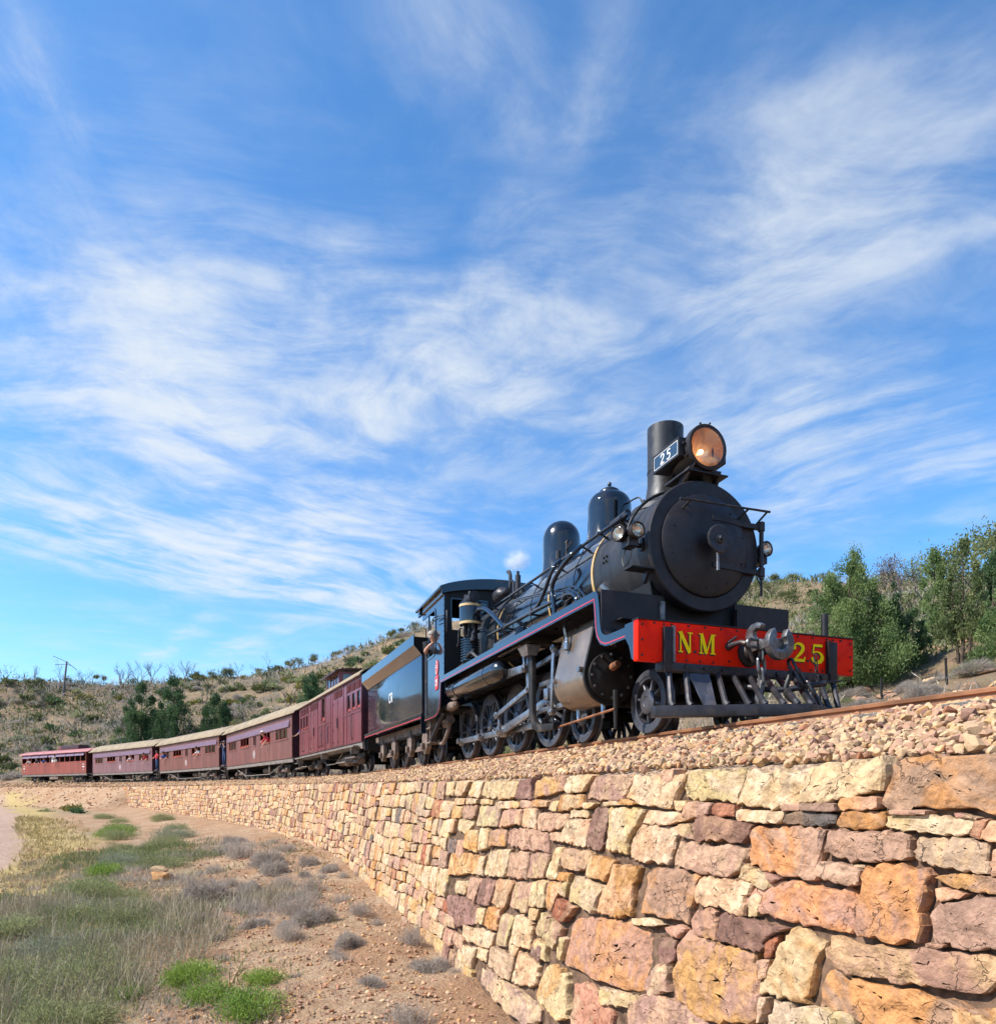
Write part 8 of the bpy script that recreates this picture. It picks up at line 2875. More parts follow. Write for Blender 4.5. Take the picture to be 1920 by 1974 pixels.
def pine_meshes(seed, h, r, nleaf, leaders, leaf_l, material, low=0.06, nclump=70, trunks=1):
    """native pine: dense upright sprays in clumps round one or more leaders"""
    g = np.random.default_rng(seed)
    random.seed(seed)
    C, D, RV, LL = [], [], [], []
    mb = MB(flip=False)
    tot = sum(l[2] * l[3] for l in leaders)
    for (ox, oy, hs_, rs_) in leaders:
        nc = max(8, int(nclump * hs_ * rs_ / tot * 1.0))
        H, Rr = h * hs_, r * rs_
        for q in range(nc):
            t = low + (1 - low) * g.random() ** 1.05
            prof = (1 - t) ** 0.66 * min(1.0, (t - low * 0.5) / 0.12 + 0.25)
            rad = Rr * prof * (0.35 + 0.65 * math.sqrt(g.random()))
            an = g.uniform(0, 2 * math.pi)
            wob = 1 + 0.22 * math.sin(an * 3 + seed) + 0.15 * math.sin(an * 5 + t * 9)
            cx_, cy_, cz_ = ox * r + rad * wob * math.cos(an), oy * r + rad * wob * math.sin(an), H * t
            k = int(nleaf / (nc * len(leaders)) * (0.6 + 0.8 * g.random()) * (1.25 - 0.4 * t))
            sg = Rr * (0.135 - 0.08 * t) + 0.014 * r
            pts = g.normal(0, 1, (k, 3)) * np.array([sg, sg, sg * 1.5]) + np.array([cx_, cy_, cz_ + sg * 0.6])
            out = np.array([math.cos(an), math.sin(an), 0])
            dd = out * 0.55 + np.array([0, 0, 1.0]) + g.normal(0, 0.42, (k, 3))
            C.append(pts)
            D.append(dd)
            RV.append(np.full(k, g.uniform(0.0, 0.85)) + g.normal(0, 0.12, k))
            LL.append(leaf_l * g.uniform(0.6, 1.25, k))
            if q % 4 == 0 and t < 0.85:
                limb(mb, (ox * r * 0.6, oy * r * 0.6, max(0.05, cz_ - 0.25 * H * (1 - t))), (cx_, cy_, cz_), 0.022 * h / 4, 0.006 * h / 4, 5, 0.1, 3)
        limb(mb, (ox * r * 0.25, oy * r * 0.25, -0.25), (ox * r * 0.9, oy * r * 0.9, H * 0.93), 0.055 * h / 4 * (0.7 + 0.5 * rs_), 0.008, 8, 0.02, 6)
    C = np.concatenate(C)
    C[:, 2] = np.maximum(C[:, 2], 0.03)
    LL = np.concatenate(LL)
    crown = leaf_mesh('crown', C, np.concatenate(D), LL, LL * 0.36, np.concatenate(RV), material)
    return mb.mesh('trunk', MATS['bark'], 60, recalc=False), crown


def tree(name, x, y, meshes, label, cat='tree', group=None, rz=None, sc=1.0, sink=0.05):
    t = empty(name, (x, y, gz(x, y) - sink), random.uniform(0, 6.28) if rz is None else rz)
    t.scale = (sc,) * 3
    tag(t, label, cat, group)
    for nm, me in zip(('trunk', 'crown'), meshes):
        if me:
            link_mesh(nm, me, t)
    return t


LEAD_BIG = [(0, 0, 1.0, 0.80), (0.34, 0.1, 0.91, 0.58), (-0.38, 0.15, 0.84, 0.66), (0.15, -0.40, 0.74, 0.70), (-0.10, 0.35, 0.90, 0.45), (0.55, -0.2, 0.66, 0.5), (-0.15, -0.1, 0.94, 0.3), (0.2, 0.1, 0.96, 0.28)]
LEAD_MID = [(0, 0, 1.0, 0.85), (0.4, -0.2, 0.82, 0.6), (-0.35, 0.25, 0.74, 0.6)]
LEAD_ONE = [(0, 0, 1.0, 1.0), (0.2, 0.2, 0.78, 0.7)]
tree('pine_tree', 8.94, 17.7, pine_meshes(1, 3.42, 1.26, 78000, LEAD_BIG, 0.066, MATS['leaf_pine'], 0.06, 230), 'big bushy native pine rising behind the far end of the red beam', 'tree', None, 0.4)
tree('pine_tree', 10.02, 17.7, pine_meshes(2, 2.30, 0.58, 16000, LEAD_MID, 0.07, MATS['leaf_dark'], 0.05, 80), 'dark native pine tucked against the right side of the biggest pine')
tree('pine_tree', 10.75, 18.1, pine_meshes(3, 1.45, 0.50, 9000, LEAD_MID, 0.065, MATS['leaf_dark'], 0.05, 70), 'low dark pine in the gap between the two pine clumps')
tree('pine_tree', 10.98, 16.5, pine_meshes(4, 2.90, 0.68, 15000, LEAD_MID, 0.07, MATS['leaf_gum'], 0.22, 80), 'olive green pine with bare forked trunks above the pale rocks')
tree('pine_tree', 13.92, 22.3, pine_meshes(5, 3.10, 0.66, 14000, LEAD_ONE, 0.085, MATS['leaf_pine'], 0.06, 60), 'slim green pine just left of the forked olive pine')
tree('pine_tree', 11.0, 15.2, pine_meshes(6, 1.85, 0.60, 14000, LEAD_MID, 0.065, MATS['leaf_pine'], 0.04, 70), 'leafy pine cut by the right edge above the rail')
tree('pine_tree', 12.70, 17.9, pine_meshes(7, 2.20, 0.58, 14000, LEAD_ONE, 0.07, MATS['leaf_dark'], 0.05, 60), 'dark pine behind the pale rocks near the right edge')
far_p = [pine_meshes(11, 9.0, 3.1, 16000, LEAD_MID, 0.28, MATS['leaf_dark'], 0.04, 90), pine_meshes(12, 5.7, 2.8, 12000, LEAD_MID, 0.26, MATS['leaf_dark'], 0.03, 80)]
tree('pine_tree', -49.0, 96.0, far_p[0], 'left of the twin dark pines standing over the carriage roofs', 'tree', None, 1.0)
tree('pine_tree', -44.2, 95.2, far_p[0], 'right and taller of the twin dark pines standing over the carriage roofs', 'tree', None, 3.1, 1.04)
tree('pine_tree', -38.4, 95.0, far_p[1], 'round dark green pine behind the middle brown carriage', 'tree', None, 0.3, 1.05)
tree('pine_tree', -24.1, 90.2, far_p[1], 'dark pine half hidden by the roof of the brake van', 'tree', None, 2.0, 1.15)


# dead and thin trees
def dead_meshes(seed, h, spread=0.5, depth=3, leafy=None, nleaf=0, leaf_l=0.2):
    random.seed(seed)
    g = np.random.default_rng(seed)
    mb = MB(flip=False)
    tips = []
    def grow(p, d, L, r_, k):
        q = Vector(p) + d * L
        pts = limb(mb, p, q, r_, r_ * 0.55, 5 if k > 1 else 4, 0.14, 3)
        tips.append((pts[-1], k))
        if k == 0:
            return
        for _ in range(random.choice([2, 3, 3])):
            nd = (d + Vector((random.uniform(-1, 1), random.uniform(-1, 1), random.uniform(-0.15, 0.7))) * spread * 1.5).normalized()
            grow(pts[random.choice([2, 3, 3])], nd, L * random.uniform(0.5, 0.8), r_ * 0.55, k - 1)
    for _ in range(random.choice([1, 2, 3])):
        d0 = Vector((random.uniform(-0.35, 0.35), random.uniform(-0.35, 0.35), 1)).normalized()
        grow((random.uniform(-0.1, 0.1), random.uniform(-0.1, 0.1), -0.2), d0, h * 0.40, 0.017 * h, depth)
    crown = None
    if leafy:
        C, D, RV = [], [], []
        tp = [t for t in tips if t[1] <= 1]
        k = max(1, nleaf // len(tp))
        for (p, _) in tp:
            sg = h * 0.11
            C.append(g.normal(0, 1, (k, 3)) * np.array([sg, sg, sg * 0.6]) + np.array(p))
            D.append(g.normal(0, 0.5, (k, 3)) + np.array([0, 0, -0.5]))
            RV.append(np.full(k, g.random()) + g.normal(0, 0.15, k))
        C = np.concatenate(C)
        LL = leaf_l * g.uniform(0.6, 1.2, len(C))
        crown = leaf_mesh('crown', C, np.concatenate(D), LL, LL * 0.4, np.concatenate(RV), leafy)
    return mb.mesh('trunk', MATS['dead_wood'], 60, recalc=False), crown


tree('gum_tree', 24.4, 35.2, dead_meshes(31, 5.4, 0.42, 3, MATS['leaf_gum'], 2600, 0.20), 'thin gum tree with airy crown above the forked olive pine')
tree('gum_tree', 19.2, 26.5, dead_meshes(32, 4.5, 0.42, 3, MATS['leaf_gum'], 2200, 0.16), 'tall thin gum tree at the right edge of the picture')
tree('dead_tree', 26.5, 46.2, dead_meshes(33, 3.4, 0.30, 4, MATS['leaf_rust'], 1800, 0.14), 'rust brown dying tree on the skyline between the pine clumps', 'tree')
tree('dead_tree', 28.2, 46.2, dead_meshes(34, 3.2, 0.40, 4, MATS['leaf_gum'], 1500, 0.14), 'bare grey tree on the skyline left of the slim pine', 'tree')

DEADM = [dead_meshes(40 + k, 4.2, 0.5, 4) for k in range(5)] + [dead_meshes(50 + k, 2.6, 0.55, 3, MATS['leaf_olive'], 900, 0.20) for k in range(4)]


def bush_mesh(seed, r, hgt, n, leaf_l, material, up=0.6, aspect=0.42, clumps=16):
    """dome of leaf clumps"""
    g = np.random.default_rng(seed)
    C, D, RV = [], [], []
    for q in range(clumps):
        an, el = g.uniform(0, 6.28), math.asin(g.uniform(0.0, 1.0))
        rr = (0.45 + 0.5 * g.random()) * r
        c = np.array([rr * math.cos(el) * math.cos(an), rr * math.cos(el) * math.sin(an), hgt * (0.12 + 0.72 * math.sin(el) * (rr / r))])
        k = n // clumps
        sg = r * 0.21
        C.append(g.normal(0, 1, (k, 3)) * np.array([sg, sg, sg * hgt / r * 0.9]) + c)
        D.append(c / r * 1.2 + np.array([0, 0, up]) + g.normal(0, 0.55, (k, 3)))
        RV.append(np.full(k, g.uniform(0, 0.9)) + g.normal(0, 0.14, k))
    C = np.concatenate(C)
    C[:, 2] = np.abs(C[:, 2])
    LL = leaf_l * g.uniform(0.55, 1.3, len(C))
    return leaf_mesh('foliage', C, np.concatenate(D), LL, LL * aspect, np.concatenate(RV), material)


def twig_mesh(seed, r, hgt, n, material, wid=0.010):
    """dry low shrub: a cushion of fine radiating twigs"""
    g = np.random.default_rng(seed)
    an = g.uniform(0, 6.28, n)
    el = np.arcsin(g.uniform(0.02, 1.0, n))
    rr = g.uniform(0.35, 1.0, n) ** 0.6 * (1 + 0.18 * np.sin(an * 3 + seed))
    C = np.stack([rr * r * np.cos(el) * np.cos(an), rr * r * np.cos(el) * np.sin(an), rr * hgt * np.sin(el) + 0.02], 1)
    D = C * np.array([1, 1, r / hgt]) + g.normal(0, 0.48 * r, (n, 3))
    C[:, 2] *= 1 + 0.35 * np.sin(an * 2 + seed * 1.7) * np.cos(el)
    L = r * g.uniform(0.18, 0.75, n)
    lump = np.sin(an * 4 + seed) * 0.25 + 0.4
    return leaf_mesh('twigs', C, D, L, np.full(n, wid) * g.uniform(0.6, 1.6, n), lump + g.normal(0, 0.25, n), material)


BUSH = {'olive': [bush_mesh(60 + k, 1.0, 0.85, 420, 0.34, MATS['leaf_olive']) for k in range(4)], 'yellow': [bush_mesh(70 + k, 1.0, 0.75, 420, 0.32, MATS['leaf_yellow']) for k in range(3)],
        'sage': [bush_mesh(80 + k, 1.0, 0.8, 420, 0.34, MATS['leaf_sage']) for k in range(3)], 'dark': [bush_mesh(90 + k, 1.0, 0.9, 420, 0.34, MATS['leaf_dark']) for k in range(3)],
        'twig': [twig_mesh(100 + k, 1.0, 0.7, 700, MATS['twig_grey'], 0.05) for k in range(3)]}
BLAB = {'olive': 'olive green shrub on the dry hillside', 'yellow': 'yellow green shrub on the dry hillside', 'sage': 'grey green shrub on the dry hillside', 'dark': 'dark green shrub on the dry hillside', 'twig': 'leafless purple grey shrub on the dry hillside'}

hill_rng = random.Random(5)


def hill_spots(n, px0, px1, d0, d1, clear=3.5):
    """random points on the slope across the line"""
    out = []
    while len(out) < n:
        y = hill_rng.uniform(d0, d1)
        x = hill_rng.uniform(px0, px1) * y
        out.append((x, y))
    a = np.array(out)
    s, v = track_sv(a[:, 0], a[:, 1])
    return [(x, y) for (x, y), vv in zip(out, v) if vv < -clear]


def put(name, me, x, y, sc, label, cat, group, z=None):
    o = link_mesh(name, me, None, (x, y, (gz_cache(x, y) if z is None else z) - 0.04), (0, 0, hill_rng.uniform(0, 6.28)), (sc * hill_rng.uniform(0.85, 1.2), sc * hill_rng.uniform(0.85, 1.2), sc * hill_rng.uniform(0.8, 1.15)))
    return tag(o, label, cat, group)


def gz_cache(x, y):
    return gz(x, y)


# hillside on the left and behind
spots = hill_spots(330, -0.75, -0.10, 84, 141) + hill_spots(45, -0.70, -0.14, 78, 104, 5.0) + hill_spots(90, 0.30, 0.72, 24, 105, 5.0)
zs_ = ground_z(np.array([p[0] for p in spots]), np.array([p[1] for p in spots]))
for (x, y), z in zip(spots, zs_):
    kind = hill_rng.choices(['olive', 'yellow', 'sage', 'dark', 'twig'], [0.30, 0.13, 0.24, 0.13, 0.20])[0]
    big = 0.55 + 0.6 * min(1, y / 120)
    put(kind + '_shrub', hill_rng.choice(BUSH[kind]), x, y, big * hill_rng.uniform(0.7, 1.35), BLAB[kind], 'shrub', kind + ' shrubs scattered over the hillside', float(z))
# bare trees along the ridge and on the slope
tr = []
for k in range(62):
    t = (k + hill_rng.uniform(-0.4, 0.4)) / 62
    i = int(np.clip(np.interp(t, [0, 1], [np.argmin(np.abs(_rs[:, 0] + 96)), np.argmin(np.abs(_rs[:, 0] + 12) + (_rs[:, 1] < 120) * 1000)]), 0, len(_rs) - 1))
    tr.append((_rs[i, 0] + hill_rng.uniform(-2, 2), _rs[i, 1] - hill_rng.uniform(0, 3), 'ridge'))
for (x, y) in hill_spots(26, -0.74, -0.30, 88, 128):
    tr.append((x, y, 'slope'))
for (x, y, w_) in tr:
    lf = (w_ == 'ridge' and hill_rng.random() < (0.9 if x > -45 else 0.45))
    ms = hill_rng.choice(DEADM[5:] if lf else DEADM[:5])
    sc = hill_rng.uniform(0.75, 1.35)
    sc *= 0.72 if lf else 1.0
    o = tree('dead_tree' if not lf else 'ridge_tree', x, y, ms, ('sparse leafy tree on the ridge line' if lf else 'bare branched tree on the ridge line') if w_ == 'ridge' else 'bare dead tree on the slope behind the carriages', 'tree',
             ('leafy trees on the ridge' if lf else 'bare trees on the ridge') if w_ == 'ridge' else 'dead trees on the slope', None, sc)
# far scrub on the right-hand ridge
for k in range(26):
    y = hill_rng.uniform(78, 104)
    x = y * hill_rng.uniform(0.34, 0.56)
    tree('ridge_tree', x, y, hill_rng.choice(DEADM[5:]), 'olive tree of the scrub seen between smokebox and pine', 'tree', 'scrub trees on the right ridge', None, hill_rng.uniform(0.6, 1.0))

# low scrub over the hill, too fine to count
def hill_cover(name, n, material, label, size, flat, dens, asp=0.22):
    yy = RNG.uniform(8, 147, n)
    xx = yy * RNG.uniform(-0.80, 0.78, n)
    s_, v_ = track_sv(xx, yy)
    ok = (v_ < -2.6) & (RNG.random(n) < dens(xx, yy))
    xx, yy = xx[ok], yy[ok]
    zz_ = ground_z(xx, yy)
    k = 8
    sc_ = np.repeat((0.09 + 0.0034 * yy) * size * RNG.uniform(0.6, 1.5, len(yy)), k)
    C = np.repeat(np.stack([xx, yy, zz_ + 0.04], 1), k, 0) + RNG.normal(0, 1, (len(xx) * k, 3)) * np.stack([sc_ * 1.2, sc_ * 1.2, sc_ * flat], 1)
    C[:, 2] += sc_ * 0.4
    D = RNG.normal(0, 0.6, C.shape) + np.array([0, 0, 1.0])
    me = leaf_mesh(name, C, D, sc_ * RNG.uniform(0.8, 1.8, len(C)), sc_ * asp, np.repeat(RNG.random(len(xx)), k) * 0.8 + RNG.normal(0.1, 0.1, len(C)), material)
    return tag(link_mesh(name, me), label, 'scrub', None, 'stuff')


hill_cover('dry_grass', 8000, MATS['straw_pale'], 'dry straw tussocks over the hillside', 0.9, 0.3, lambda x, y: np.clip(0.55 + fbm(x, y, 91, 3, 0.12) * 2, 0, 1))
hill_cover('grey_scrub', 36000, MATS['twig_grey'], 'grey leafless scrub spread over the lower hillside', 1.3, 0.6, lambda x, y: np.clip(fbm(x, y, 92, 4, 0.10) * 3.0 + 0.30 + 0.35 * (x < -0.45 * y), 0, 1), 0.10)
hill_cover('green_scrub', 24000, MATS['leaf_olive'], 'low olive scrub spread over the hillside', 1.1, 0.5, lambda x, y: np.clip(fbm(x, y, 93, 4, 0.12) * 3.0 + 0.30 + 0.3 * (x > 0.3 * y), 0, 1), 0.3)

# ---- near ground: dry cushions, green bushes, grass
DRY = [twig_mesh(200 + q, 1.0, 0.78, 3600, MATS['twig_grey'], 0.016) for q in range(5)]


def spray_mesh(seed, n):
    """open dead bush: sparse long stalks leaning every way"""
    g = np.random.default_rng(seed)
    an = g.uniform(0, 6.28, n)
    tl = np.abs(g.normal(0, 0.55, n))
    D = np.stack([np.sin(tl) * np.cos(an), np.sin(tl) * np.sin(an), np.cos(tl)], 1)
    L = g.uniform(0.35, 1.15, n)
    B = g.normal(0, 0.32, (n, 3)) * np.array([1, 1, 0.0])
    C = B + D * (L * 0.5)[:, None]
    tw = g.integers(0, n, n * 3)
    C2 = B[tw] + D[tw] * (L[tw] * g.uniform(0.4, 1.0, n * 3))[:, None]
    D2 = D[tw] + g.normal(0, 0.7, (n * 3, 3))
    return leaf_mesh('twigs', np.concatenate([C, C2]), np.concatenate([D, D2]), np.concatenate([L, g.uniform(0.08, 0.26, n * 3)]), np.full(n * 4, 0.014), g.uniform(0, 1, n * 4), MATS['twig_grey'])


DRY += [spray_mesh(260 + q, 420) for q in range(4)]
DRYP = [(-0.87, 9.15, 0.30), (-1.53, 8.45, 0.19), (-2.19, 10.25, 0.30), (-2.40, 12.1, 0.40), (-3.60, 16.2, 0.34), (-4.20, 17.4, 0.42), (-4.03, 15.05, 0.50), (-3.62, 12.5, 0.46), (-3.10, 11.6, 0.50), (-3.22, 10.7, 0.36), (-4.12, 11.9, 0.30),
        (-4.49, 11.15, 0.26), (-6.33, 15.3, 0.50), (-6.31, 16.45, 0.42), (-0.94, 7.35, 0.30), (-6.23, 19.0, 0.5), (-3.7, 13.4, 0.42), (-4.6, 13.0, 0.38), (-5.2, 14.2, 0.45), (-4.9, 16.0, 0.5), (-5.6, 17.4, 0.5), (-3.1, 13.9, 0.3),
        (-5.0, 18.6, 0.5), (-7.4, 18.2, 0.55), (-7.6, 20.5, 0.6), (-5.4, 12.6, 0.25), (-0.55, 8.9, 0.16), (-3.3, 16.9, 0.26), (-8.6, 22.0, 0.6), (-6.5, 21.5, 0.55), (-2.6, 9.0, 0.14), (-3.4, 8.5, 0.16), (-9.6, 25.5, 0.6), (-8.0, 25.0, 0.6)]
dlab = ['dry grey cushion shrub hard against the foot of the stone wall', 'small round grey shrub alone on the bare soil near the wall', 'grey cushion shrub on the orange soil beside the wall']
sz_rng = random.Random(21)
DRYP += [(sz_rng.uniform(-0.40, -0.10) * y_, y_, sz_rng.uniform(0.12, 0.34)) for y_ in [sz_rng.uniform(9.5, 19) for _ in range(26)]]
for q, (x, y, r_) in enumerate(DRYP):
    lab = dlab[q] if q < 3 else 'dry grey cushion shrub on the stony slope below the wall'
    o = put('dry_shrub', DRY[q % 3] if q < 3 else DRY[(0, 5, 1, 6, 7, 2, 8, 5, 3, 6)[q % 10]], x, y, r_ * (0.82 if q < 3 else sz_rng.uniform(0.55, 1.0)), lab, 'shrub', 'dry grey shrubs below the wall')
BR = [bush_mesh(220 + q, 1.0, 0.75, 5200, 0.10, MATS['leaf_bright'], 0.8, 0.3, 40) for q in range(3)]
BRP = [(-18.05, 33.05, 0.75, 'bright green bush farthest along the foot of the slope'), (-10.45, 18.5, 0.62, 'bright green bush beside the sage shrubs near the road'), (-3.95, 9.05, 0.40, 'bright green bush in the lower middle of the slope'),
       (-3.45, 8.35, 0.36, 'bright green bush between two others at the bottom'), (-2.75, 7.75, 0.42, 'bright green bush lowest in the picture beside the bare soil'), (-3.0, 8.9, 0.26, 'small bright green tuft above the lowest bush'), (-4.6, 8.7, 0.28, 'small bright green tuft left of the lower middle bush'), (-9.3, 16.6, 0.25, 'little green tuft near the two orange rocks')]
for q, (x, y, r_, lab) in enumerate(BRP):
    put('green_bush', BR[q % 3], x, y, r_, lab, 'bush', 'bright green bushes')
SG = [bush_mesh(240 + q, 1.0, 0.75, 6500, 0.085, MATS['leaf_sage'], 0.9, 0.22, 34) for q in range(3)] + [bush_mesh(244, 1.0, 0.75, 6500, 0.085, MATS['leaf_blue'], 0.9, 0.22, 34)]
sgr = random.Random(9)
sgp = [(-5.6, 8.2), (-5.0, 8.0), (-6.6, 9.4), (-6.0, 9.2), (-5.4, 9.0), (-7.4, 10.6), (-6.7, 10.4), (-6.0, 10.2), (-8.1, 11.8), (-7.3, 11.7), (-6.5, 11.4), (-7.9, 13.0), (-7.0, 12.8), (-8.6, 14.2), (-7.7, 14.3), (-9.2, 15.6), (-8.3, 15.8), (-9.8, 17.0), (-5.9, 11.9), (-4.6, 7.7),
       (-10.9, 20.2), (-9.6, 19.6), (-12.4, 23.0), (-11.0, 22.6), (-14.2, 26.0), (-12.6, 26.4), (-16.4, 30.0), (-14.0, 30.5), (-19.5, 36.0), (-17.0, 36.5), (-24.5, 45.0), (-21.0, 44.0), (-28.0, 50.0)]
for q, (x, y) in enumerate(sgp):
    put('sage_bush', SG[3] if q % 7 == 6 else SG[q % 3], x + sgr.uniform(-0.15, 0.15), y + sgr.uniform(-0.15, 0.15), sgr.uniform(0.36, 0.58) * (1 + 0.018 * y), 'grey green bush in the thicket beside the gravel road', 'bush', 'grey green bushes beside the road')
# bushes on the bank at the wall's end
for (x, y, r_, kd, lab) in ((-35.6, 58.5, 0.9, 'yellow', 'yellow green bush on the earth bank at the far end of the wall'), (-33.6, 55.5, 0.7, 'dark', 'dark bush low on the earth bank at the far end of the wall'), (-36.5, 56.5, 0.6, 'sage', 'grey green bush on the earth bank beyond the wall')):
    put('bank_bush', BUSH[kd][0], x, y, r_, lab, 'bush', None)


def near_grass(name, n, area, h0, h1, wd, material, label, dens=None, blades=6):
    x = RNG.uniform(area[0], area[1], n)
    y = RNG.uniform(area[2], area[3], n)
    s, v = track_sv(x, y)
    ok = (v > 2.75)
    if dens is not None:
        ok &= RNG.random(n) < dens(x, y, s, v)
    x, y = x[ok], y[ok]
    z = ground_z(x, y)
    C0 = np.stack([x, y, z], 1)
    L = RNG.uniform(h0, h1, (len(x), blades)) * (1 + 0.02 * y[:, None])
    D = RNG.normal(0, 0.42, (len(x), blades, 3)) + np.array([0, 0, 1.0])
    D /= np.linalg.norm(D, axis=2, keepdims=True)
    C = C0[:, None] + RNG.normal(0, 1, (len(x), blades, 3)) * np.array([0.05, 0.05, 0.0]) + D * L[..., None] * 0.5
    rv = np.repeat(RNG.random(len(x)), blades) * 0.7 + RNG.random(len(x) * blades) * 0.3
    w_ = wd * (1 + 0.05 * np.repeat(y, blades))
    me = leaf_mesh(name, C.reshape(-1, 3), D.reshape(-1, 3), L.ravel(), w_, rv, material)
    return tag(link_mesh(name, me), label, 'grass', None, 'stuff')


def d_verge(x, y, s, v):
    rd = road_dist(x, y)
    return np.clip((rd > 2.2) * (1.0 - np.maximum(0, rd - 2.6) / 3.2), 0, 1) * 0.9


def d_patch(x, y, s, v):
    return np.clip(fbm(x, y, 77, 3, 0.5) * 3.0 + 0.25, 0, 1) * np.clip((v - 4.0) / 3, 0.0, 1) * (road_dist(x, y) > 2.6)


near_grass('straw_grass', 16000, (-34, -5, 7, 50), 0.06, 0.18, 0.010, MATS['straw'], 'yellow straw grass along the edge of the gravel road', d_verge, 5)
near_grass('dry_grass', 20000, (-14, 0, 7, 30), 0.05, 0.16, 0.006, MATS['straw_pale'], 'thin dry grass between the grey shrubs', d_patch, 5)
near_grass('tall_straw', 3200, (-10, -4.2, 7, 15), 0.20, 0.46, 0.006, MATS['straw_pale'], 'tall dry stalks standing among the grey green bushes', lambda x, y, s, v: np.clip((fbm(x, y, 55, 3, 0.8) + 0.05) * 4, 0, 1) * (road_dist(x, y) > 3.0), 5)
near_grass('grey_litter', 20000, (-11, 0, 7, 26), 0.04, 0.15, 0.005, MATS['twig_grey'], 'dead grey stalks strewn between the cushion shrubs', lambda x, y, s, v: np.clip((fbm(x, y, 66, 3, 0.6) + 0.05) * 4, 0, 1) * np.clip((v - 3.2) / 1.5, 0, 1) * np.clip((10.5 - v) / 2, 0, 1), 6)
near_grass('green_weeds', 16000, (-14, -2.5, 7, 26), 0.06, 0.20, 0.008, MATS['leaf_gum'], 'low grey green weeds among the bushes', lambda x, y, s, v: np.clip((fbm(x, y, 88, 3, 0.4) + 0.14) * 4, 0, 1) * np.clip((v - 4.6) / 2.5, 0.06, 1) * (road_dist(x, y) > 3.2), 5)

# ---- stones on the ground
n = 17000
yy = 6.5 + 20 * RNG.random(n) ** 1.5
xx = RNG.uniform(-0.75, 0.06, n) * yy
s_, v_ = track_sv(xx, yy)
ok = (v_ > 2.55) & (road_dist(xx, yy) > 2.4)
xx, yy = xx[ok], yy[ok]
zz_ = ground_z(xx, yy)
sz = 0.009 + 0.034 * RNG.random(len(xx)) ** 2.6
sz *= (0.7 + yy * 0.035)
pebp = np.stack([xx, yy, zz_ + sz * 0.15], 1)
GRP = (['c', 'p', 'o', 'rp', 'mc', 'r'], [0.22, 0.22, 0.16, 0.24, 0.1, 0.06])
pb = scatter_mesh('pebbles', pebp, sz, MATS['ballast_stone'], GRP, 0.5, bright=(0.8, 1.1))
tag(pb, 'pebbles strewn over the orange soil below the wall', 'pebbles', None, 'stuff')


def rock_mesh(seed, code, sub=2):
    r_ = random.Random(seed)
    bm = bmesh.new()
    for _ in range(16):
        d = Vector((r_.gauss(0, 1), r_.gauss(0, 1), r_.gauss(0, 1))).normalized()
        bm.verts.new(Vector((d.x, d.y * 0.75, d.z * 0.55)) * r_.uniform(0.8, 1.1))
    bmesh.ops.convex_hull(bm, input=bm.verts)
    bmesh.ops.delete(bm, geom=[v for v in bm.verts if not v.link_faces], context='VERTS')
    bmesh.ops.bevel(bm, geom=list(bm.edges), offset=0.05, segments=1, affect='EDGES')
    me = bpy.data.meshes.new('rock')
    bm.to_mesh(me)
    bm.free()
    me.materials.append(MATS['rock'])
    m = len(me.vertices)
    for nm, cc in (('tint', PAL[code][0]), ('tint2', PAL[code][1])):
        a = me.attributes.new(nm, 'FLOAT_COLOR', 'POINT')
        a.data.foreach_set('color', np.tile(np.array([*cc, 1.0], np.float32), m))
    a = me.attributes.new('rnd', 'FLOAT', 'POINT')
    a.data.foreach_set('value', np.full(m, r_.random(), np.float32))
    finish(me, 30)
    return me


ROCKS = [rock_mesh(300 + q, c) for q, c in enumerate(['o', 'c', 'p', 'mc', 'rp', 'co', 'c', 'p'])]
put('rock', ROCKS[0], -8.55, 17.7, 0.34, 'flat orange rock lying on the slope under a pale one', 'rock', None, gz(-8.55, 17.7) + 0.10)
put('rock', ROCKS[1], -8.62, 17.75, 0.22, 'pale rock perched on a flat orange rock', 'rock', None, gz(-8.6, 17.75) + 0.26)
rr_ = random.Random(4)
for q in range(46):
    y = rr_.uniform(7.2, 20)
    x = y * rr_.uniform(-0.50, -0.02)
    s1, v1 = track_sv([x], [y])
    if v1[0] < 2.8 or float(road_dist(np.array([x]), np.array([y]))[0]) < 3:
        continue
    put('rock', ROCKS[q % 8], x, y, rr_.uniform(0.035, 0.10), 'small loose rock on the orange soil below the wall', 'rock', 'loose rocks below the wall', gz(x, y) + 0.02)
# rubble on the earth bank past the end of the wall
n = 900
sb = RNG.uniform(64, 100, n)
vb = RNG.uniform(1.9, 6.5, n)
pb_ = on_track(sb, vb)
szb = 0.03 + 0.13 * RNG.random(n) ** 3
pb_[:, 2] = ground_z(pb_[:, 0], pb_[:, 1]) + szb * 0.2
tag(scatter_mesh('bank_rubble', pb_, szb, MATS['ballast_stone'], GRP, 0.5, bright=(0.75, 1.1)), 'loose stones on the earth bank beyond the wall', 'rubble', None, 'stuff')
# rocky slope across the line on the right
q = 0
while q < 240:
    y = rr_.uniform(9.5, 26)
    x = y * rr_.uniform(0.42, 0.80)
    s1, v1 = track_sv([x], [y])
    if v1[0] > -2.8:
        continue
    q += 1
    put('rock', ROCKS[q % 8], x, y, rr_.uniform(0.07, 0.30) * (0.7 + 0.3 * rr_.random()), 'pale angular rock on the slope across the rails', 'rock', 'pale rocks on the slope across the rails', gz(x, y) + 0.02)
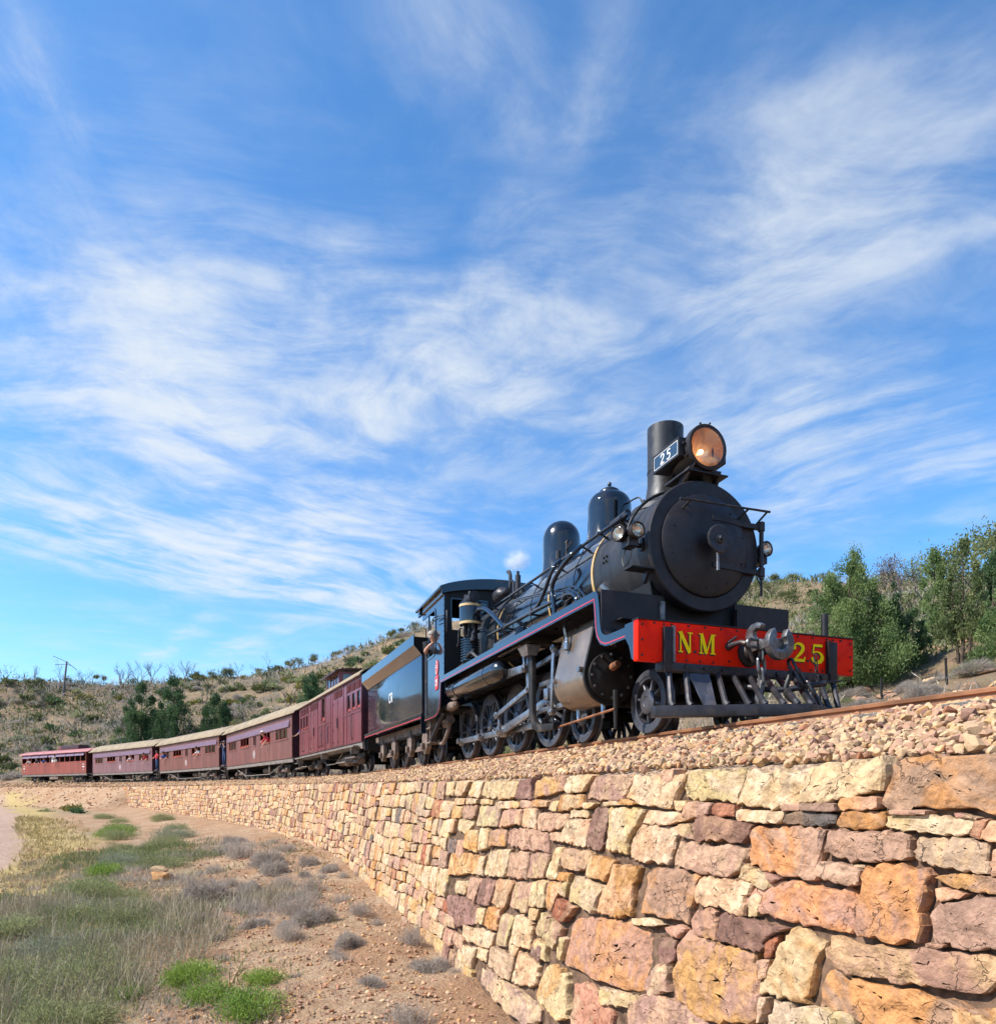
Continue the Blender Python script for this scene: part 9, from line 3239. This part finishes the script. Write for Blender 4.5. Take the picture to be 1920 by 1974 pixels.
# scrub at the foot of that slope
for q in range(60):
    y = rr_.uniform(10.5, 22)
    x = y * rr_.uniform(0.40, 0.76)
    s1, v1 = track_sv([x], [y])
    if v1[0] > -2.8:
        continue
    put('dry_shrub', DRY[q % 5] if rr_.random() < 0.7 else SG[q % 3], x, y, rr_.uniform(0.16, 0.34), 'low dry shrub on the slope across the rails', 'shrub', 'dry shrubs across the rails')

# ---- fence posts across the line, and the leaning pole on the ridge
for (x, y, h_, lean, lab) in ((8.75, 13.6, 0.52, 0.10, 'rusty steel fence post nearer the right edge across the rails'), (8.30, 15.1, 0.45, 0.02, 'rusty steel fence post across the rails beside the big pine'), (7.2, 15.6, 0.35, 0.0, 'short rusty fence post showing between the cowcatcher bars and the pine')):
    b = MB(flip=False)
    b.box(-0.025, 0.025, -0.006, 0.006, -0.3, h_).box(-0.006, 0.006, 0.007, 0.03, -0.3, h_)
    o = b.build('fence_post', M['under_black'], None, loc=(x, y, gz(x, y)), rot=(0.0, -lean, 0.6))
    tag(o, lab, 'fence post', 'fence posts across the rails')
PO = empty('power_pole', (-80.7, 129.5, gz(-80.7, 129.5) - 0.2), 0.2)
PO.rotation_euler = (0, 0.10, 0.2)
tag(PO, 'leaning timber pole with crossarms on the ridge at left', 'pole')
MB(flip=False).tube([(0, 0, 0), (0, 0, 6.6)], [0.20, 0.14], 10).build('pole', M['pole_wood'], PO)
MB(flip=False).tube([(-2.4, 0, 7.3), (0.0, 0, 6.5), (1.9, 0, 5.2)], 0.055, 6).build('crossarm', M['pole_wood'], PO)
MB(flip=False).tube([(-2.0, 0.2, 5.75), (0.0, 0.1, 6.1), (0.9, 0.1, 5.9)], 0.05, 6).build('crossarm', M['pole_wood'], PO)

# ---- a puff of steam over the safety valves
pm = bpy.data.materials.new('steam')
pm.use_nodes = True
T = NT(pm.node_tree)
tcs = T.n('ShaderNodeTexCoord')
nz = T.noise(tcs.outputs['Object'], 2.6, 4.0, 0.55, 0.2)
ln = T.n('ShaderNodeVectorMath', operation='LENGTH', inp={0: tcs.outputs['Object']})
fall = T.smooth(ln.outputs['Value'], 0.15, 0.55, 1.0, 0.0)
dn = T.math('MULTIPLY', T.math('MULTIPLY', T.smooth(nz, 0.34, 0.66), fall), 9.0)
pv_ = T.n('ShaderNodeVolumePrincipled', inp={'Color': (1, 1, 1, 1), 'Anisotropy': 0.3})
T.link(dn, pv_.inputs['Density'])
om = T.n('ShaderNodeOutputMaterial')
T.link(pv_.outputs[0], om.inputs['Volume'])
bm = bmesh.new()
bmesh.ops.create_icosphere(bm, subdivisions=2, radius=0.56)
me = bpy.data.meshes.new('steam_puff')
bm.to_mesh(me)
bm.free()
me.materials.append(pm)
mw = Matrix.Translation(LOCO.location) @ Matrix.Rotation(LOCO.rotation_euler.z, 4, 'Z')
o = link_mesh('steam_puff', me, None, tuple(mw @ Vector((-5.8, 0.05, 3.86))))
o.scale = (0.62, 0.40, 0.50)
tag(o, 'small white puff of steam above the safety valves', 'steam', None, 'stuff')

# ---- labels that single out members of the nearer groups by their order in the view
def ordinal(k):
    return '%d%s' % (k, 'th' if 10 <= k % 100 <= 20 else {1: 'st', 2: 'nd', 3: 'rd'}.get(k % 10, 'th'))


for grp, txt in (('grey green bushes beside the road', 'grey green bush, %s from the left in the thicket by the road'), ('dry grey shrubs below the wall', 'dry grey cushion shrub, %s from the left on the slope below the wall'),
                 ('loose rocks below the wall', 'small loose rock, %s from the left on the soil below the wall'), ('dead trees on the slope', 'bare dead tree, %s from the left behind the carriages'),
                 ('bare trees on the ridge', 'bare branched tree, %s from the left of those on the ridge'), ('leafy trees on the ridge', 'sparse leafy tree, %s from the left of those on the ridge'),
                 ('scrub trees on the right ridge', 'olive scrub tree, %s from the left between smokebox and pine'), ('dry shrubs across the rails', 'low dry shrub, %s from the left on the slope across the rails')):
    mem = [o for o in SC.objects if o.parent is None and o.get('group') == grp]
    mem.sort(key=lambda o: o.location.x / max(1.0, o.location.y))
    for k, o in enumerate(mem):
        if grp != 'dry grey shrubs below the wall' or o['label'].startswith('dry grey cushion shrub on'):
            o['label'] = txt % ordinal(k + 1)
